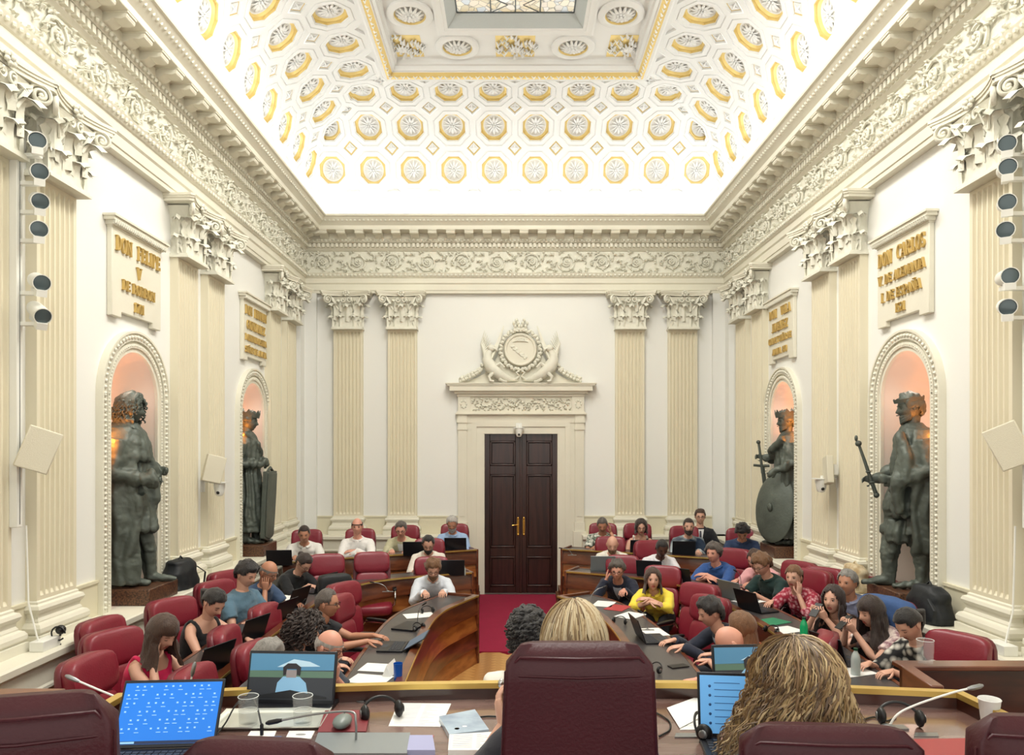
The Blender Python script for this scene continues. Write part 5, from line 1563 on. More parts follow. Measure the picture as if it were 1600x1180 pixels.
person(669, 839, 9.85, 5, 'dark-haired bearded person with glasses in a cream shirt, middle left row', .1, shirt=(234, 226, 214), sl='roll', hair='black', hs='tuft', beard=1, glasses=True, hp=30, eyes=False, chairl='maroon chair behind the bearded man in the cream shirt')
person(677, 876, 8.7, 8, 'bearded person with glasses in a striped white shirt at the inner left desk end', 0, shirt=(222, 228, 236), sl='long', hair='light', hs='thick', beard=1, glasses=True, hp=24, eyes=False, hopt=dict(front=.06) if False else None, chairl='maroon chair behind the man at the inner left desk end')
person(482, 869, 8.55, 58, 'person with a dark bun and black top bent over her desk', .1, shirt=(22, 24, 28), sl='roll', hair='dbrown', hs='bun', fem=1, glasses=True, hp=42, eyes=False)
person(425, 878, 7.45, 66, 'bald grey person resting face on one hand, navy shirt', .1, shirt=(62, 84, 116), sl='short', hair='grey', hs='fringe', pose='cheek', pside=-1, glasses=True, hp=22, skin='tan', eyes=False, chairl='maroon chair behind the bald man resting his face on his hand')
person(392, 880, 6.95, 68, 'dark-haired person in a faded teal T-shirt typing at the left', .1, shirt=(92, 124, 144), sl='short', hair='black', hs='thick', hp=26, skin='fair', eyes=False, big=1.05, chairl='maroon chair behind the man in the teal T-shirt')
person(344, 925, 6.0, 62, 'dark-haired person in a black sleeveless top typing', .1, shirt=(24, 26, 32), sl='none', hair='black', hs='pony', fem=1, hp=38, skin='fair', eyes=False, reach=.06, chairl='maroon chair behind the woman in the black sleeveless top')
person(264, 966, 4.95, 66, 'person with long straight brown hair in a hot pink sleeveless top', .1, shirt=(226, 30, 92), sl='none', hair='brown', hs='bangs', ln=.20, fem=1, hp=30, pose='cheek', pside=-1, skin='fair', eyes=False, chairl='maroon chair behind the woman in hot pink')
person(514, 922, 6.45, 86, 'person with receding grey hair and glasses in a black polo, arm stretched to his keyboard', 0, shirt=(34, 36, 42), sl='short', hair='pepper', hs='tuft', glasses=True, hp=6, skin='tan', reach=.14, chairl='maroon chair behind the man in the black polo, inner left row')
person(482, 962, 5.7, 95, 'person with a mass of brown curly hair seen from behind', 0, shirt=(52, 44, 44), sl='short', hair='dbrown', hs='curly', ln=.13, fem=1, hp=12, skin='fair', chairl='maroon chair behind the woman with brown curly hair')
person(522, 986, 5.05, 72, 'bald white-bearded person with glasses, chin on hand, behind the raised laptop screen', 0, shirt=(60, 66, 78), sl='short', hair='white', hs='fringe', beard=1, pose='chin', pside=1, glasses=True, hp=18, skin='pink', chairl='maroon chair behind the bald white-bearded man')
person(428, 1000, 4.6, 88, 'grey-haired person whose head shows above the raised laptop screen', 0, shirt=(90, 90, 96), sl='short', hair='grey', hs='short', hp=15, skin='tan', chairl='maroon chair behind the grey-haired man near the laptop screen')
# ---- people, right side ----
person(941, 810, 11.1, -8, 'person in a green and white patterned shirt with one hand at his brow', .2, sm=pat('green_white_print', (90, 104, 92), (226, 226, 214), 26), sl='short', hair='pepper', hs='crew', hp=28, pose='ear', pside=1, skin='tan', eyes=False, chairl='maroon chair behind the man in the patterned shirt')
person(1002, 812, 11.1, -4, 'person with glasses in a white blouse with black blotches', .2, sm=pat('white_black_print', (238, 234, 226), (40, 38, 40), 14), sl='none', hair='dbrown', hs='bob', ln=.07, fem=1, glasses=True, hp=14, chairl='maroon chair behind the woman in the blotched blouse')
person(1076, 810, 10.75, -6, 'bearded person in a navy sports top with white shoulders', .2, sm=pat('navy_white_sport', (26, 44, 66), (210, 222, 226), 3.2), sl='long', hair='dbrown', hs='crew', beard=1.2, hp=6, skin='fair', big=1.08, chairl='maroon chair behind the bearded man in the sports top')
person(1094, 796, 11.75, -10, 'person in a black suit and tie seated against the far wall', .2, seat=.47, shirt=(30, 32, 40), sl='long', jacket=(236, 236, 236), tie=(70, 70, 84), hair='brown', hs='short', glasses=True, hp=4, pose='lap')
person(1160, 823, 10.3, -16, 'dark-haired person in a navy polo looking down, far right corner', .2, shirt=(40, 58, 92), sl='roll', hair='black', hs='thick', hp=48, skin='tan', eyes=False, big=1.15, chairl='maroon chair behind the man in the navy polo')
person(957, 839, 10.05, -5, 'bald bearded person in a white printed T-shirt', .1, shirt=(234, 230, 216), sl='short', hair='light', hs='bald', beard=.7, hp=22, eyes=False, skin='fair', chairl='maroon chair behind the bald man in the white T-shirt')
person(1036, 845, 9.6, 4, 'dark-skinned person in a white shirt, middle right row', .1, shirt=(236, 234, 238), sl='long', hair='black', hs='crew', hp=28, skin='dark', eyes=False, big=1.05, chairl='maroon chair behind the man in the white shirt, middle right row')
person(1114, 849, 9.0, -42, 'grey-haired person in a blue shirt wearing headphones', .1, shirt=(46, 86, 150), sl='roll', hair='pepper', hs='thick', hp=8, skin='pink', headset=True, pose='cross', chairl='maroon chair behind the man wearing headphones')
person(1177, 860, 8.75, -52, 'person in a pink shirt half hidden behind the man in green', .1, shirt=(238, 176, 178), sl='roll', hair='brown', hs='short', hp=20, skin='pink')
person(1184, 868, 8.05, -62, 'brown-haired person with glasses in a dark green polo', .1, shirt=(24, 52, 50), sl='short', hair='light', hs='thick', glasses=True, hp=30, skin='fair', eyes=False, chairl='maroon chair behind the man in the green polo')
person(1240, 884, 7.55, -52, 'person in a red floral blouse resting her cheek on her hand', .1, sm=pat('red_floral', (160, 40, 62), (226, 170, 176), 30, 'voronoi'), sl='roll', hair='light', hs='pony', fem=1, hp=4, hy=10, pose='cheek', pside=1, skin='fair', chairl='maroon chair behind the woman in the red floral blouse')
person(1324, 891, 6.95, -52, 'grey-haired person in a lavender shirt by the right ledge', .1, shirt=(150, 156, 186), sl='long', hair='grey', hs='short', hp=2, pose='lap', skin='tan', chairl='maroon chair behind the man in lavender')
person(1302, 916, 6.4, -55, 'person with long dark curly hair looking up from her phone', .1, shirt=(60, 40, 36), sl='none', hair='dbrown', hs='wavy', ln=.30, fem=1, hp=0, hy=8, pose='phone', skin='fair')
person(1356, 934, 5.85, -78, 'person with brown fringe and long hair holding a phone', .1, sm=pat('pale_floral', (232, 214, 206), (150, 110, 120), 22), sl='short', hair='dbrown', hs='bangs', ln=.26, fem=1, hp=14, pose='phone', skin='fair', eyes=False)
person(1408, 956, 5.3, -70, 'person with a dark ponytail in a black blouse with white loops', .1, sm=pat('black_white_loops', (26, 26, 28), (232, 228, 216), 17, 'voronoi'), sl='roll', hair='black', hs='pony', fem=1, hp=36, skin='fair', eyes=False, reach=.05)
person(964, 877, 8.85, -14, 'person in a navy suit with red glasses, hand at his ear', 0, shirt=(30, 36, 56), sl='long', jacket=(196, 208, 226), hair='pepper', hs='thick', glasses=True, hp=12, pose='call', pside=-1, skin='pink', chairl='maroon chair behind the man in the navy suit')
person(1020, 889, 8.1, -22, 'person in a bright yellow blouse with shoulder-length brown hair', 0, shirt=(250, 224, 74), sl='roll', hair='brown', hs='bob', ln=.13, fem=1, hp=0, hy=16, pose='cross', skin='fair', chairl='maroon chair behind the woman in yellow')
person(1102, 937, 6.3, -82, 'dark-haired person in a dark suit typing, inner right row', 0, shirt=(34, 40, 58), sl='long', jacket=(196, 214, 236), hair='black', hs='thick', hp=20, skin='fair', eyes=False, reach=.06)
person(1152, 958, 5.75, -115, 'person with a highlighted brown bob in an orange top', 0, shirt=(250, 110, 50), sl='short', hair='light', hs='bob', ln=.12, fem=1, hp=16, skin='fair', chairl='maroon chair behind the woman in the orange top')
person(1124, 983, 5.15, -92, 'bald person in an orange shirt bent over his phone', 0, shirt=(246, 92, 40), sl='short', hair='brown', hs='bald', hp=38, skin='pink', eyes=False, pose='type', chairl='maroon chair behind the bald man in orange')
# ---- people at the presidency ----
person(825, 953, 3.75, 180, 'dark-haired person in a white top at the speaker seat beyond the desk', .22, shirt=(238, 234, 222), sl='short', hair='black', hs='curly', ln=.05, fem=1, hp=14, skin='fair', big=1.35)

bl, _, HTb, RZb = person(897, 946, 2.18, 180, 'person with straight blonde hair in the tall central chair, seen from behind', .76, seat=.44, shirt=(40, 40, 48), sl='short', hair='blonde', hs='bald', fem=1, hp=2, hy=0, desk=ZD, wov={1: ((.21, -.22, 1.60), (.2, -.4, .8), (-1, -.2, 0), .5)}, pose='type')
cw, _, HTc, RZc = person(1240, 1000, 2.16, 184, 'person with voluminous curly blonde hair in a royal blue top, seen from behind', .76, seat=.44, shirt=(24, 96, 176), sl='short', hair='blonde', hs='bald', fem=1, hp=8, desk=ZD, pose='type', big=1.15)
MB = [mat('blonde_strand_%d' % i, c, .45, sheen=.3) for i, c in enumerate([(190, 168, 128), (158, 132, 94), (208, 192, 158), (122, 98, 68)])]
hg = G(); hair_cap(hg, HTb, .014, .06, -.03, -.10, parted=1); curtain(hg, HTb, .20, 128, .003, .012, seed=3)
ho = link('hair', hg.mesh('hair', MB[1], 70), bl)
rnd = random.Random(5); hg = G()
for q in range(620):
    a = R(180)+rnd.uniform(-2.15, 2.15); L0 = .0; path = []
    th0 = R(180)-R(rnd.uniform(2, 75)); tot = .20
    jx = rnd.uniform(-.09, .09); vol = .017+rnd.uniform(0, .008)
    for k in range(13):
        t = k/12
        th = th0+(R(88)-th0)*min(1, t*1.9)
        b = head_pt(th, a+jx*3*t); nrm = V((b.x/.076**2, b.y/.1**2, b.z/.118**2)).normalized()
        p = HTb @ (b+nrm*vol)
        if t > .53: p = p+V((0, 0, -(t-.53)/.47*rnd.uniform(.17, .19)))+V((b.x*.25*(t-.53), b.y*.15*(t-.53), 0))
        path.append(p)
    hg.tube(path, [.0012+.0016*sin(pi*min(1, .15+k/12)) for k in range(13)], 3, m=rnd.choice([0, 0, 1, 2, 2, 3]), cap=False)
link('hair_strands', hg.mesh('hair_strands', MB, 80), ho, kind='stuff')
MCu = [mat('curl_strand_%d' % i, c, .5, sheen=.3) for i, c in enumerate([(176, 148, 102), (146, 116, 76), (198, 174, 130), (92, 70, 48), (120, 92, 60)])]
hg = G(); hair_cap(hg, HTc, .010, .05, -.04, -.10, rough=.001)
rows = []
for i in range(12):
    t = i/11; rr = .070+.045*sin(pi*min(1, t*.62)); rows.append([HTc @ V((rr*cos(a)*1.05, .03+rr*.8*sin(a), .0-.24*t)) for a in [2*pi*k/24 for k in range(24)]])
hg.loft(rows); ho = link('hair', hg.mesh('hair', MCu[3], 70), cw)
rnd = random.Random(9); hg = G()
for q in range(2400):
    th0 = R(180)-R(rnd.uniform(0, 1)**.8*80); lo_ = .75 if th0 < R(140) else 0; a = rnd.uniform(lo_, 2*pi-lo_); n = 22; path = []
    ph = rnd.uniform(0, 6.28); amp = rnd.uniform(.006, .015); tw = rnd.uniform(2.5, 6); vol = rnd.uniform(.014, .055); fall = rnd.uniform(.14, .27); spr = rnd.uniform(.15, .55)
    cut = rnd.uniform(.3, .45)
    for k in range(n+1):
        t = k/n; th = th0+(R(85)-th0)*min(1, t/cut) if th0 > R(85) else th0
        b = head_pt(th, a); nrm = V((b.x/.076**2, b.y/.1**2, b.z/.118**2)).normalized()
        p = HTc @ (b+nrm*vol*min(1, .3+t*3))
        ax = V((b.x, b.y, 0)); ax = ax.normalized() if ax.length > 1e-4 else V((0, 1, 0))
        d_ = max(0, (t-cut)/(1-cut)); p = p+V((0, 0, -fall*d_))+ax*(spr*fall*d_)
        w_ = ph+t*tw*2*pi; A_ = amp*min(1, t*3)
        p = p+V((-ax.y, ax.x, 0))*(cos(w_)*A_)+(ax*.7+V((0, 0, .5)))*(sin(w_)*A_)
        path.append(p)
    r0 = rnd.uniform(.0014, .0042)
    hg.tube(path, [r0*(1-.6*abs(2*k/n-.9)) for k in range(n+1)], 3, m=rnd.choice([0, 0, 1, 1, 2, 3, 4, 4]), cap=False)
link('hair_strands', hg.mesh('hair_strands', MCu, 80), ho, kind='stuff')
# ================= statues =================
def statue(X, Y, yaw, label, kind, zb=1.17):
    root = thing('bronze_statue', label, 'statue', (X, Y, zb), R(yaw))
    g = G(); HS = 1.13
    def rings(L, n=20, cy=0):
        out = []
        for z, hw, hd, *c in L:
            c = c[0] if c else 0
            out.append([(hw*cos(2*pi*k/n), c+hd*sin(2*pi*k/n), z) for k in range(n)])
        g.loft(out)
    def cloak(L, a0, a1, thick=.035, n=24, closed=True):
        """sheet around the back: (z, rx, ry, cy); angle 90 = straight back"""
        o_, i_ = [], []
        for z, rx, ry, cy in L:
            o_.append([(rx*cos(R(a0+(a1-a0)*k/n)), cy+ry*sin(R(a0+(a1-a0)*k/n)), z) for k in range(n+1)])
            i_.append([((rx-thick)*cos(R(a0+(a1-a0)*k/n)), cy+(ry-thick)*sin(R(a0+(a1-a0)*k/n)), z) for k in range(n+1)])
        rows = [a+b[::-1] for a, b in zip(o_, i_)]
        g.loft(rows)
    def boot(x, y, ang=0, top=.52, kx=None, ky=None, rk=.085):
        kx = x if kx is None else kx; ky = y if ky is None else ky
        g.tube([(kx*.8, ky*.3, .95), (kx*.9, ky*.7, .72), (kx, ky, top), (x, y*.9+ky*.1+.02, .30), (x, y+.02, .12), (x, y+.02, .03)], [.12, .115, rk, .075, .058, .055], 12)
        g.tube([(x, y+.06, .04), (x, y-.03, .045), (x, y-.13, .035), (x, y-.22, .022)], [(.048, .04), (.055, .045), (.052, .032), (.03, .018)], 10)
        g.lathe([(rk+.005, -.02), (rk+.028, .0), (rk+.02, .05), (rk+.002, .06)], (kx, ky, top-.02), 14)
    def arm(S_, E, W_, r=(.085, .075, .06, .045)):
        S_, E, W_ = V(S_), V(E), V(W_); g.tube([S_, (S_+E)/2, E, (E+W_)/2, W_], [r[0], r[0]*.95, r[1], r[2], r[3]], 12)
    hz = 1.655; hp = 8; hy = 0
    items = []
    if kind == 'wig':
        boot(-.11, .0, 0); boot(.10, -.18, 0, kx=.10, ky=-.10)
        rings([(.50, .22, .19, -.05), (.52, .235, .20, -.05), (.75, .215, .18, -.03), (1.0, .165, .15, -.02), (1.2, .20, .165, 0), (1.38, .235, .155, .02), (1.46, .19, .12, .02), (1.52, .075, .075, .01)])
        cloak([(.03, .27, .29, .02), (.5, .28, .28, .02), (.9, .28, .25, .02), (1.15, .29, .22, .02), (1.35, .27, .2, .02), (1.48, .2, .13, .02)], -5, 222)
        g.loft([[(.285*k_*cos(a), .02+.215*k2*sin(a), z) for a in [2*pi*i/24 for i in range(24)]] for z, k_, k2 in ((1.16, 1.02, .98), (1.2, 1.05, 1.02), (1.33, .98, .95), (1.44, .8, .75), (1.52, .4, .45))])
        arm((-.24, .02, 1.36), (-.30, .06, 1.06), (-.20, -.20, .98), (.08, .085, .075, .05)); g.lathe([(.055, 0), (.085, .02), (.09, .10), (.06, .13)], (-.205, -.17, .98), 14, rot=Mx.Rotation(R(70), 4, 'X'))
        arm((.24, .02, 1.36), (.30, -.02, 1.08), (.14, -.20, 1.10), (.08, .085, .075, .05))
        g.tube([(.06, -.16, 1.2), (.05, -.20, 1.0), (.03, -.19, .8), (.05, -.15, .62)], [.05, .075, .08, .05], 10)
        g.tube([(-.17, -.14, .86), (-.16, -.15, .76), (-.15, -.14, .66)], [(.08, .05), (.09, .05), (.08, .04)], 10)
        g.tube([(-.2, -.02, 1.06), (-.2, .10, .5), (-.21, .2, .15)], .014, 6)
    elif kind == 'emperor':
        boot(.12, .02, 0); boot(-.08, -.20, 0, kx=-.09, ky=-.13); 
        rings([(.66, .20, .165, -.05), (.72, .215, .18, -.06), (.80, .215, .18, -.05), (.95, .16, .145, -.03), (1.2, .2, .165, -.01), (1.38, .235, .155, .01), (1.46, .19, .12, .01), (1.52, .075, .075, 0)])
        rings([(.42, .10, .10, -.12), (.5, .115, .11, -.12), (.62, .10, .10, -.1)])
        cloak([(.34, .23, .24, .03), (.42, .26, .26, .03), (.8, .29, .27, .02), (1.05, .31, .24, .01), (1.3, .29, .21, .01), (1.46, .21, .14, .01)], -28, 185)
        g.tube([(.15, -.16, 1.42), (.24, -.14, 1.22), (.26, -.17, 1.0), (.2, -.2, .9), (.22, -.16, .7)], [(.05, .05), (.07, .06), (.09, .08), (.08, .07), (.04, .04)], 12)
        arm((.24, .02, 1.36), (.31, .04, 1.08), (.20, -.20, 1.02), (.085, .09, .085, .06))
        arm((-.24, .02, 1.36), (-.28, -.06, 1.08), (-.16, -.27, .99), (.075, .075, .06, .04))
        items.append(('sceptre', [(-.14, -.27, .84), (-.14, -.32, .99), (-.14, -.38, 1.18), (-.14, -.43, 1.33)]))
    elif kind == 'tunic':
        boot(-.1, -.02, 0, top=.4); boot(.10, -.10, 0, top=.4)
        rings([(.16, .22, .20, -.02), (.18, .235, .215, -.02), (.24, .225, .205, -.02), (.26, .235, .21, -.02), (.6, .215, .19, -.01), (.95, .165, .15, 0), (1.2, .2, .16, 0), (1.38, .23, .15, .01), (1.46, .19, .12, .01), (1.52, .075, .075, 0)])
        cloak([(.1, .25, .25, .03), (.8, .27, .25, .02), (1.3, .28, .2, .01), (1.46, .2, .13, .01)], 5, 175)
        arm((-.24, .02, 1.36), (-.27, .06, 1.08), (-.06, -.23, 1.08), (.075, .07, .06, .042)); arm((.24, .02, 1.36), (.28, .04, 1.08), (.03, -.24, 1.12), (.075, .07, .06, .042))
        g.tube([(-.2, .0, 1.5), (-.05, -.15, 1.35), (.16, -.17, 1.1)], [.03, .035, .03], 8)
        items.append(('shield', 'kite'))
    else:
        boot(.1, .02, 0, top=.4); boot(-.09, -.10, 0, top=.4)
        rings([(.12, .23, .2, 0), (.14, .245, .21, 0), (.6, .22, .19, 0), (.95, .175, .155, 0), (1.2, .205, .165, 0), (1.38, .235, .155, .01), (1.46, .19, .12, .01), (1.52, .075, .075, 0)])
        cloak([(.1, .26, .26, .03), (.8, .29, .27, .02), (1.05, .30, .25, .0), (1.3, .285, .21, .0), (1.46, .2, .14, .0)], -40, 200)
        g.tube([(.20, -.10, 1.42), (.0, -.19, 1.28), (-.2, -.12, 1.16), (-.22, .05, 1.1)], [(.05, .05), (.07, .06), (.07, .06), (.04, .04)], 12)
        arm((.24, .02, 1.36), (.29, .0, 1.1), (.26, -.22, 1.0), (.075, .07, .06, .042)); arm((-.24, .02, 1.36), (-.27, -.05, 1.12), (-.16, -.26, 1.17), (.075, .07, .06, .042))
        items.append(('sword', 0)); items.append(('shield', 'round'))
    for s_, W_, D_, N_ in {'wig': [(-1, (-.20, -.22, .98), (.2, -1, .1), (1, 0, 0)), (1, (.13, -.21, 1.1), (-.3, -1, -.4), (-1, 0, 0))],
                           'emperor': [(-1, (-.16, -.28, .99), (0, -1, .0), (1, 0, -.2)), (1, (.19, -.22, 1.02), (-.3, -1, -.2), (-1, 0, 0))],
                           'tunic': [(-1, (-.05, -.24, 1.08), (1, -.2, .1), (0, 1, 0)), (1, (.02, -.25, 1.12), (-1, -.2, 0), (0, 1, 0))],
                           'shield': [(1, (.26, -.23, 1.0), (-.1, -1, -.5), (-1, 0, -.5)), (-1, (-.16, -.27, 1.17), (0, -1, .1), (1, 0, 0))]}[kind]:
        add_hand(g, W_, D_, N_, s_, .9, 0, 1.05)
    sd = {'wig': 1.3, 'emperor': 5.1, 'tunic': 9.7, 'shield': 13.3}[kind]
    def folds(co):
        out = np.empty(len(co))
        for i, c in enumerate(co):
            a = atan2(c[1], c[0]); k = max(0, min(1, (1.5-c[2])/.5))*(1 if c[2] > .3 else .4)
            f_ = sin(a*14+sd+1.2*mn.noise(V((c[0]*3, c[1]*3+sd, c[2]*2.2)))*4)
            out[i] = .015*f_*k+.010*mn.noise(V((c[0]*10, c[1]*10+sd, c[2]*12)))+.005*mn.noise(V((c[0]*34, c[1]*34, c[2]*34)))
        return out
    link('robed_body', remesh(g, 'robed_body', M_bronze, .0125, 3, folds), root)
    HT = Mx.Translation((0, -.02, hz)) @ Mx.Rotation(R(hy), 4, 'Z') @ Mx.Rotation(R(hp), 4, 'X') @ Mx.Scale(HS, 4)
    h = G(); add_head(h, HT, beard=None if kind in ('wig', 'tunic') else 1.5, lips=0, hairm=0, white=0, dark=0)
    h.tube([(0, .01, 1.46), (0, .0, 1.52), HT @ V((0, .02, -.06))], [.075, .062, .060], 12)
    link('head', h.mesh('head', M_bronze, 70), root)
    h = G()
    if kind == 'wig':
        hair_cap(h, HT, .03, .066, -.02, -.10, rough=.012, parted=1); curtain(h, HT, .17, 112, .012, .024, seed=4, freq=90); curls(h, HT, 150, ln=.13, seed=8, rad=.010, amp=.009, down=2.2)
        
    else:
        hair_cap(h, HT, .014, .06, -.02, -.09, rough=.012)
    link('hair', h.mesh('hair', M_bronze, 70), root)
    if kind != 'wig':
        h = G(); n = 24
        lo = [HT @ V((.088*cos(2*pi*k/n), .112*sin(2*pi*k/n), .052)) for k in range(n)]; up_ = [HT @ V((.095*cos(2*pi*k/n), .118*sin(2*pi*k/n), .105+(.045 if k % 4 == 0 else (0 if k % 2 else .012))*(1 if kind != 'emperor' else .25)-(.025 if kind == 'emperor' else 0))) for k in range(n)]
        li = [HT @ V((.080*cos(2*pi*k/n), .104*sin(2*pi*k/n), .052)) for k in range(n)]; ui = [HT @ V((.087*cos(2*pi*k/n), .110*sin(2*pi*k/n), .105+(.045 if k % 4 == 0 else (0 if k % 2 else .012))*(1 if kind != 'emperor' else .25)-(.025 if kind == 'emperor' else 0))) for k in range(n)]
        h.grid([li, lo, up_, ui, li], cu=True); link('crown', h.mesh('crown', M_bronze, 30), root)
    for nm, P in items:
        h = G()
        if nm == 'sceptre':
            h.tube(P, [.020, .018, .015, .013], 8); e = V(P[-1]); h.ell(e, .03, 10, 6); h.ell(e+V((0, -.02, .05)), (.016, .016, .03), 8, 5)
            for t in (.25, .45): h.ell(V(P[0]).lerp(V(P[-1]), t), (.027, .027, .012), 8, 4)
            h.ell(P[0], .028, 8, 5)
        elif nm == 'sword':
            h.tube([(-.15, -.34, 1.36), (-.15, -.31, 1.12), (-.15, -.29, .95)], [.018, .018, .02], 8); h.ell((-.15, -.345, 1.375), (.03, .03, .028), 8, 6)
            h.tube([(-.15, -.41, 1.06), (-.15, -.30, 1.05), (-.15, -.20, 1.05)], .018, 8); h.tube([(-.15, -.29, 1.04), (-.15, -.25, .7), (-.15, -.2, .3)], [(.012, .03), (.012, .028), (.01, .015)], 6)
        elif P == 'round':
            rt = Mx.Rotation(R(-8), 4, 'X') @ Mx.Rotation(R(90), 4, 'X'); rt = Mx.Rotation(R(38), 4, 'Z') @ rt
            c = V((.15, -.22, .50)); rw = []
            for i in range(9):
                r_ = i/8; rw.append([c+rt.to_3x3() @ V((.29*r_*cos(2*pi*k/32), .45*r_*sin(2*pi*k/32), .09*(1-r_*r_))) for k in range(32)])
            rw.append([c+rt.to_3x3() @ V((0.30*cos(2*pi*k/32), .46*sin(2*pi*k/32), -.012)) for k in range(32)])
            rw.append([c+rt.to_3x3() @ V((.27*cos(2*pi*k/32), .42*sin(2*pi*k/32), -.012)) for k in range(32)]); rw.append([c+rt.to_3x3() @ V((.01*cos(2*pi*k/32), .01*sin(2*pi*k/32), .05)) for k in range(32)])
            h.grid(rw, cu=True); h.ell(c+rt.to_3x3() @ V((0, 0, .09)), (.06, .03, .06), 12, 6)
        else:
            sh = [(-.20, .98), (.20, .98), (.21, .6), (.19, .08), (.0, .03), (-.19, .08), (-.21, .6)]
            old = Mx.Rotation(R(-6), 4, 'Z') @ Mx.Translation((.02, -.25, 0)) @ Mx.Rotation(R(3), 4, 'X')
            h.M = old; h.prism(sh, -.03, .03, axis='y'); h.prism([(x*.9, .03+z*.94) for x, z in sh], -.042, -.03, axis='y')
            h.tube([(-.1, -.0, .98), (0, .0, 1.03), (.1, .0, .98)], .02, 8)
        o = link(nm, h.mesh(nm, M_bronze, 40), root)
        if nm == 'shield' and P != 'round': bevel(o, .008)
    return root
def plinth(X0, X1, Y0, Y1, label, zt=1.17):
    g = G(); g.box(X0, X1, Y0, Y1, ZL, zt)
    bevel(link('granite_plinth', g.mesh('granite_plinth', M_granite), None, label=label, cat='plinth'), .008)
statue(-3.62, 6.95, 102, 'dark bronze statue of a long-wigged figure in cloak and boots', 'wig')
statue(-3.60, 10.02, 96, 'dark bronze statue of a crowned figure in a long tunic behind a tall shield', 'tunic')
statue(3.70, 6.80, -100, 'dark bronze statue of a bearded cloaked figure holding out a sceptre', 'emperor')
statue(3.70, 9.88, -94, 'dark bronze statue of a crowned bearded figure with sword hilt and round shield', 'shield')
plinth(-3.98, -3.29, 6.68, 7.25, 'brown granite plinth under the wigged statue')
plinth(-3.98, -3.29, 9.75, 10.3, 'brown granite plinth under the crowned statue with the tall shield')
plinth(3.42, 4.06, 6.5, 7.1, 'brown granite plinth under the statue with the sceptre')
plinth(3.42, 4.06, 9.6, 10.15, 'brown granite plinth under the statue with the round shield')
# ================= presidency chairs =================
M_lea = mat('shaded_maroon_leather', (66, 22, 30), .45, bump=.15, bscale=120, var=.18, vscale=5, coat=.05, spec=.3)  # maroon darkened in the colour itself, for the shade on the chair backs
def big_chair(x, y, ztop, rz, w_, label):
    t = thing('executive_chair', label, 'chair', (x, y, .76), R(rz)); H_ = ztop-.76
    g = G(); rows = []
    f_ = lambda v, p: (1 if v >= 0 else -1)*abs(v)**p
    for i in range(15):
        u = i/14; z = .50+(H_-.50)*u
        hw = (w_/2)*(1.12-.14*u); th = .05
        if u > .94: k = (u-.94)/.06; hw -= .035*k*k; th *= sqrt(max(.02, 1-k*k*.93))
        rows.append([(hw*f_(cos(2*pi*j/32), .28), .05*(1-u)*0+.0+th*f_(sin(2*pi*j/32), .5)-.03*(cos(2*pi*j/32)**2), z) for j in range(32)])
    g.loft(rows); part('backrest', g, M_lea, t, angle=60)
    g = G(); pth = [(s_*(w_/2)*(1.12-.14*u), .045, .50+(H_-.5)*u) for s_, u in [(-1, i/10) for i in range(10)]]+[(-(w_/2)*.80, .052, H_-.028), (0, .056, H_-.03), ((w_/2)*.80, .052, H_-.028)]+[(s_*(w_/2)*(1.12-.14*u), .045, .50+(H_-.5)*u) for s_, u in [(1, i/10) for i in range(9, -1, -1)]]
    pth = [(x_, -y_, z_) for x_, y_, z_ in pth]; g.tube(pth, .004, 6); part('piping', g, M_lea, t, angle=60)
    g = G(); g.tube([(-(w_/2)*.9, -.052, H_-.075), (0, -.056, H_-.08), ((w_/2)*.9, -.052, H_-.075)], .003, 5); part('seam', g, M_lea, t)
    g = G(); pillow(g, (0, .25, .44), (w_+.06, .48, .12), .35); part('seat', g, M_lea, t, angle=60)
    for s_ in (-1, 1):
        g = G(); g.tube([(s_*(w_/2+.05), .0, .56), (s_*(w_/2+.06), .03, .66), (s_*(w_/2+.06), .3, .67), (s_*(w_/2+.06), .38, .6), (s_*(w_/2), .3, .44)], [(.022, .018)]*5, 8); part('armrest', g, M_black, t, angle=60)
    g = G(); g.lathe([(.03, .06), (.03, .4), (.1, .4)], (0, .22, 0), 12); part('column', g, M_chrome, t)
    g = G()
    for q in range(5):
        a = 2*pi*q/5+.3; g.tube([(0, .22, .09), (.28*cos(a), .22+.28*sin(a), .055)], [.03, .018], 6); g.ell((.28*cos(a), .22+.28*sin(a), .028), .027, 8, 5)
    part('base', g, M_black, t)
zt = lambda y, z: HC-(y-PY0)*z/F
big_chair((903-800)*1.95/F, 1.95, zt(1003, 1.95), 0, .385, 'tall maroon leather executive chair in the centre foreground, back to the camera')
big_chair((1290-800)*1.78/F, 1.78, zt(1132, 1.78), -4, .42, 'maroon leather chair back below the curly-haired woman')
big_chair((408-800)*1.72/F, 1.72, zt(1154, 1.72), -5, .36, 'low maroon chair back cut by the bottom edge, in front of the blue laptop')
big_chair((45-800)*1.45/F, 1.45, zt(1085, 1.45), 14, .33, 'maroon chair back in the bottom left corner')
big_chair((1622-800)*1.6/F, 1.6, zt(1118, 1.6), -6, .30, 'maroon chair back in the bottom right corner')
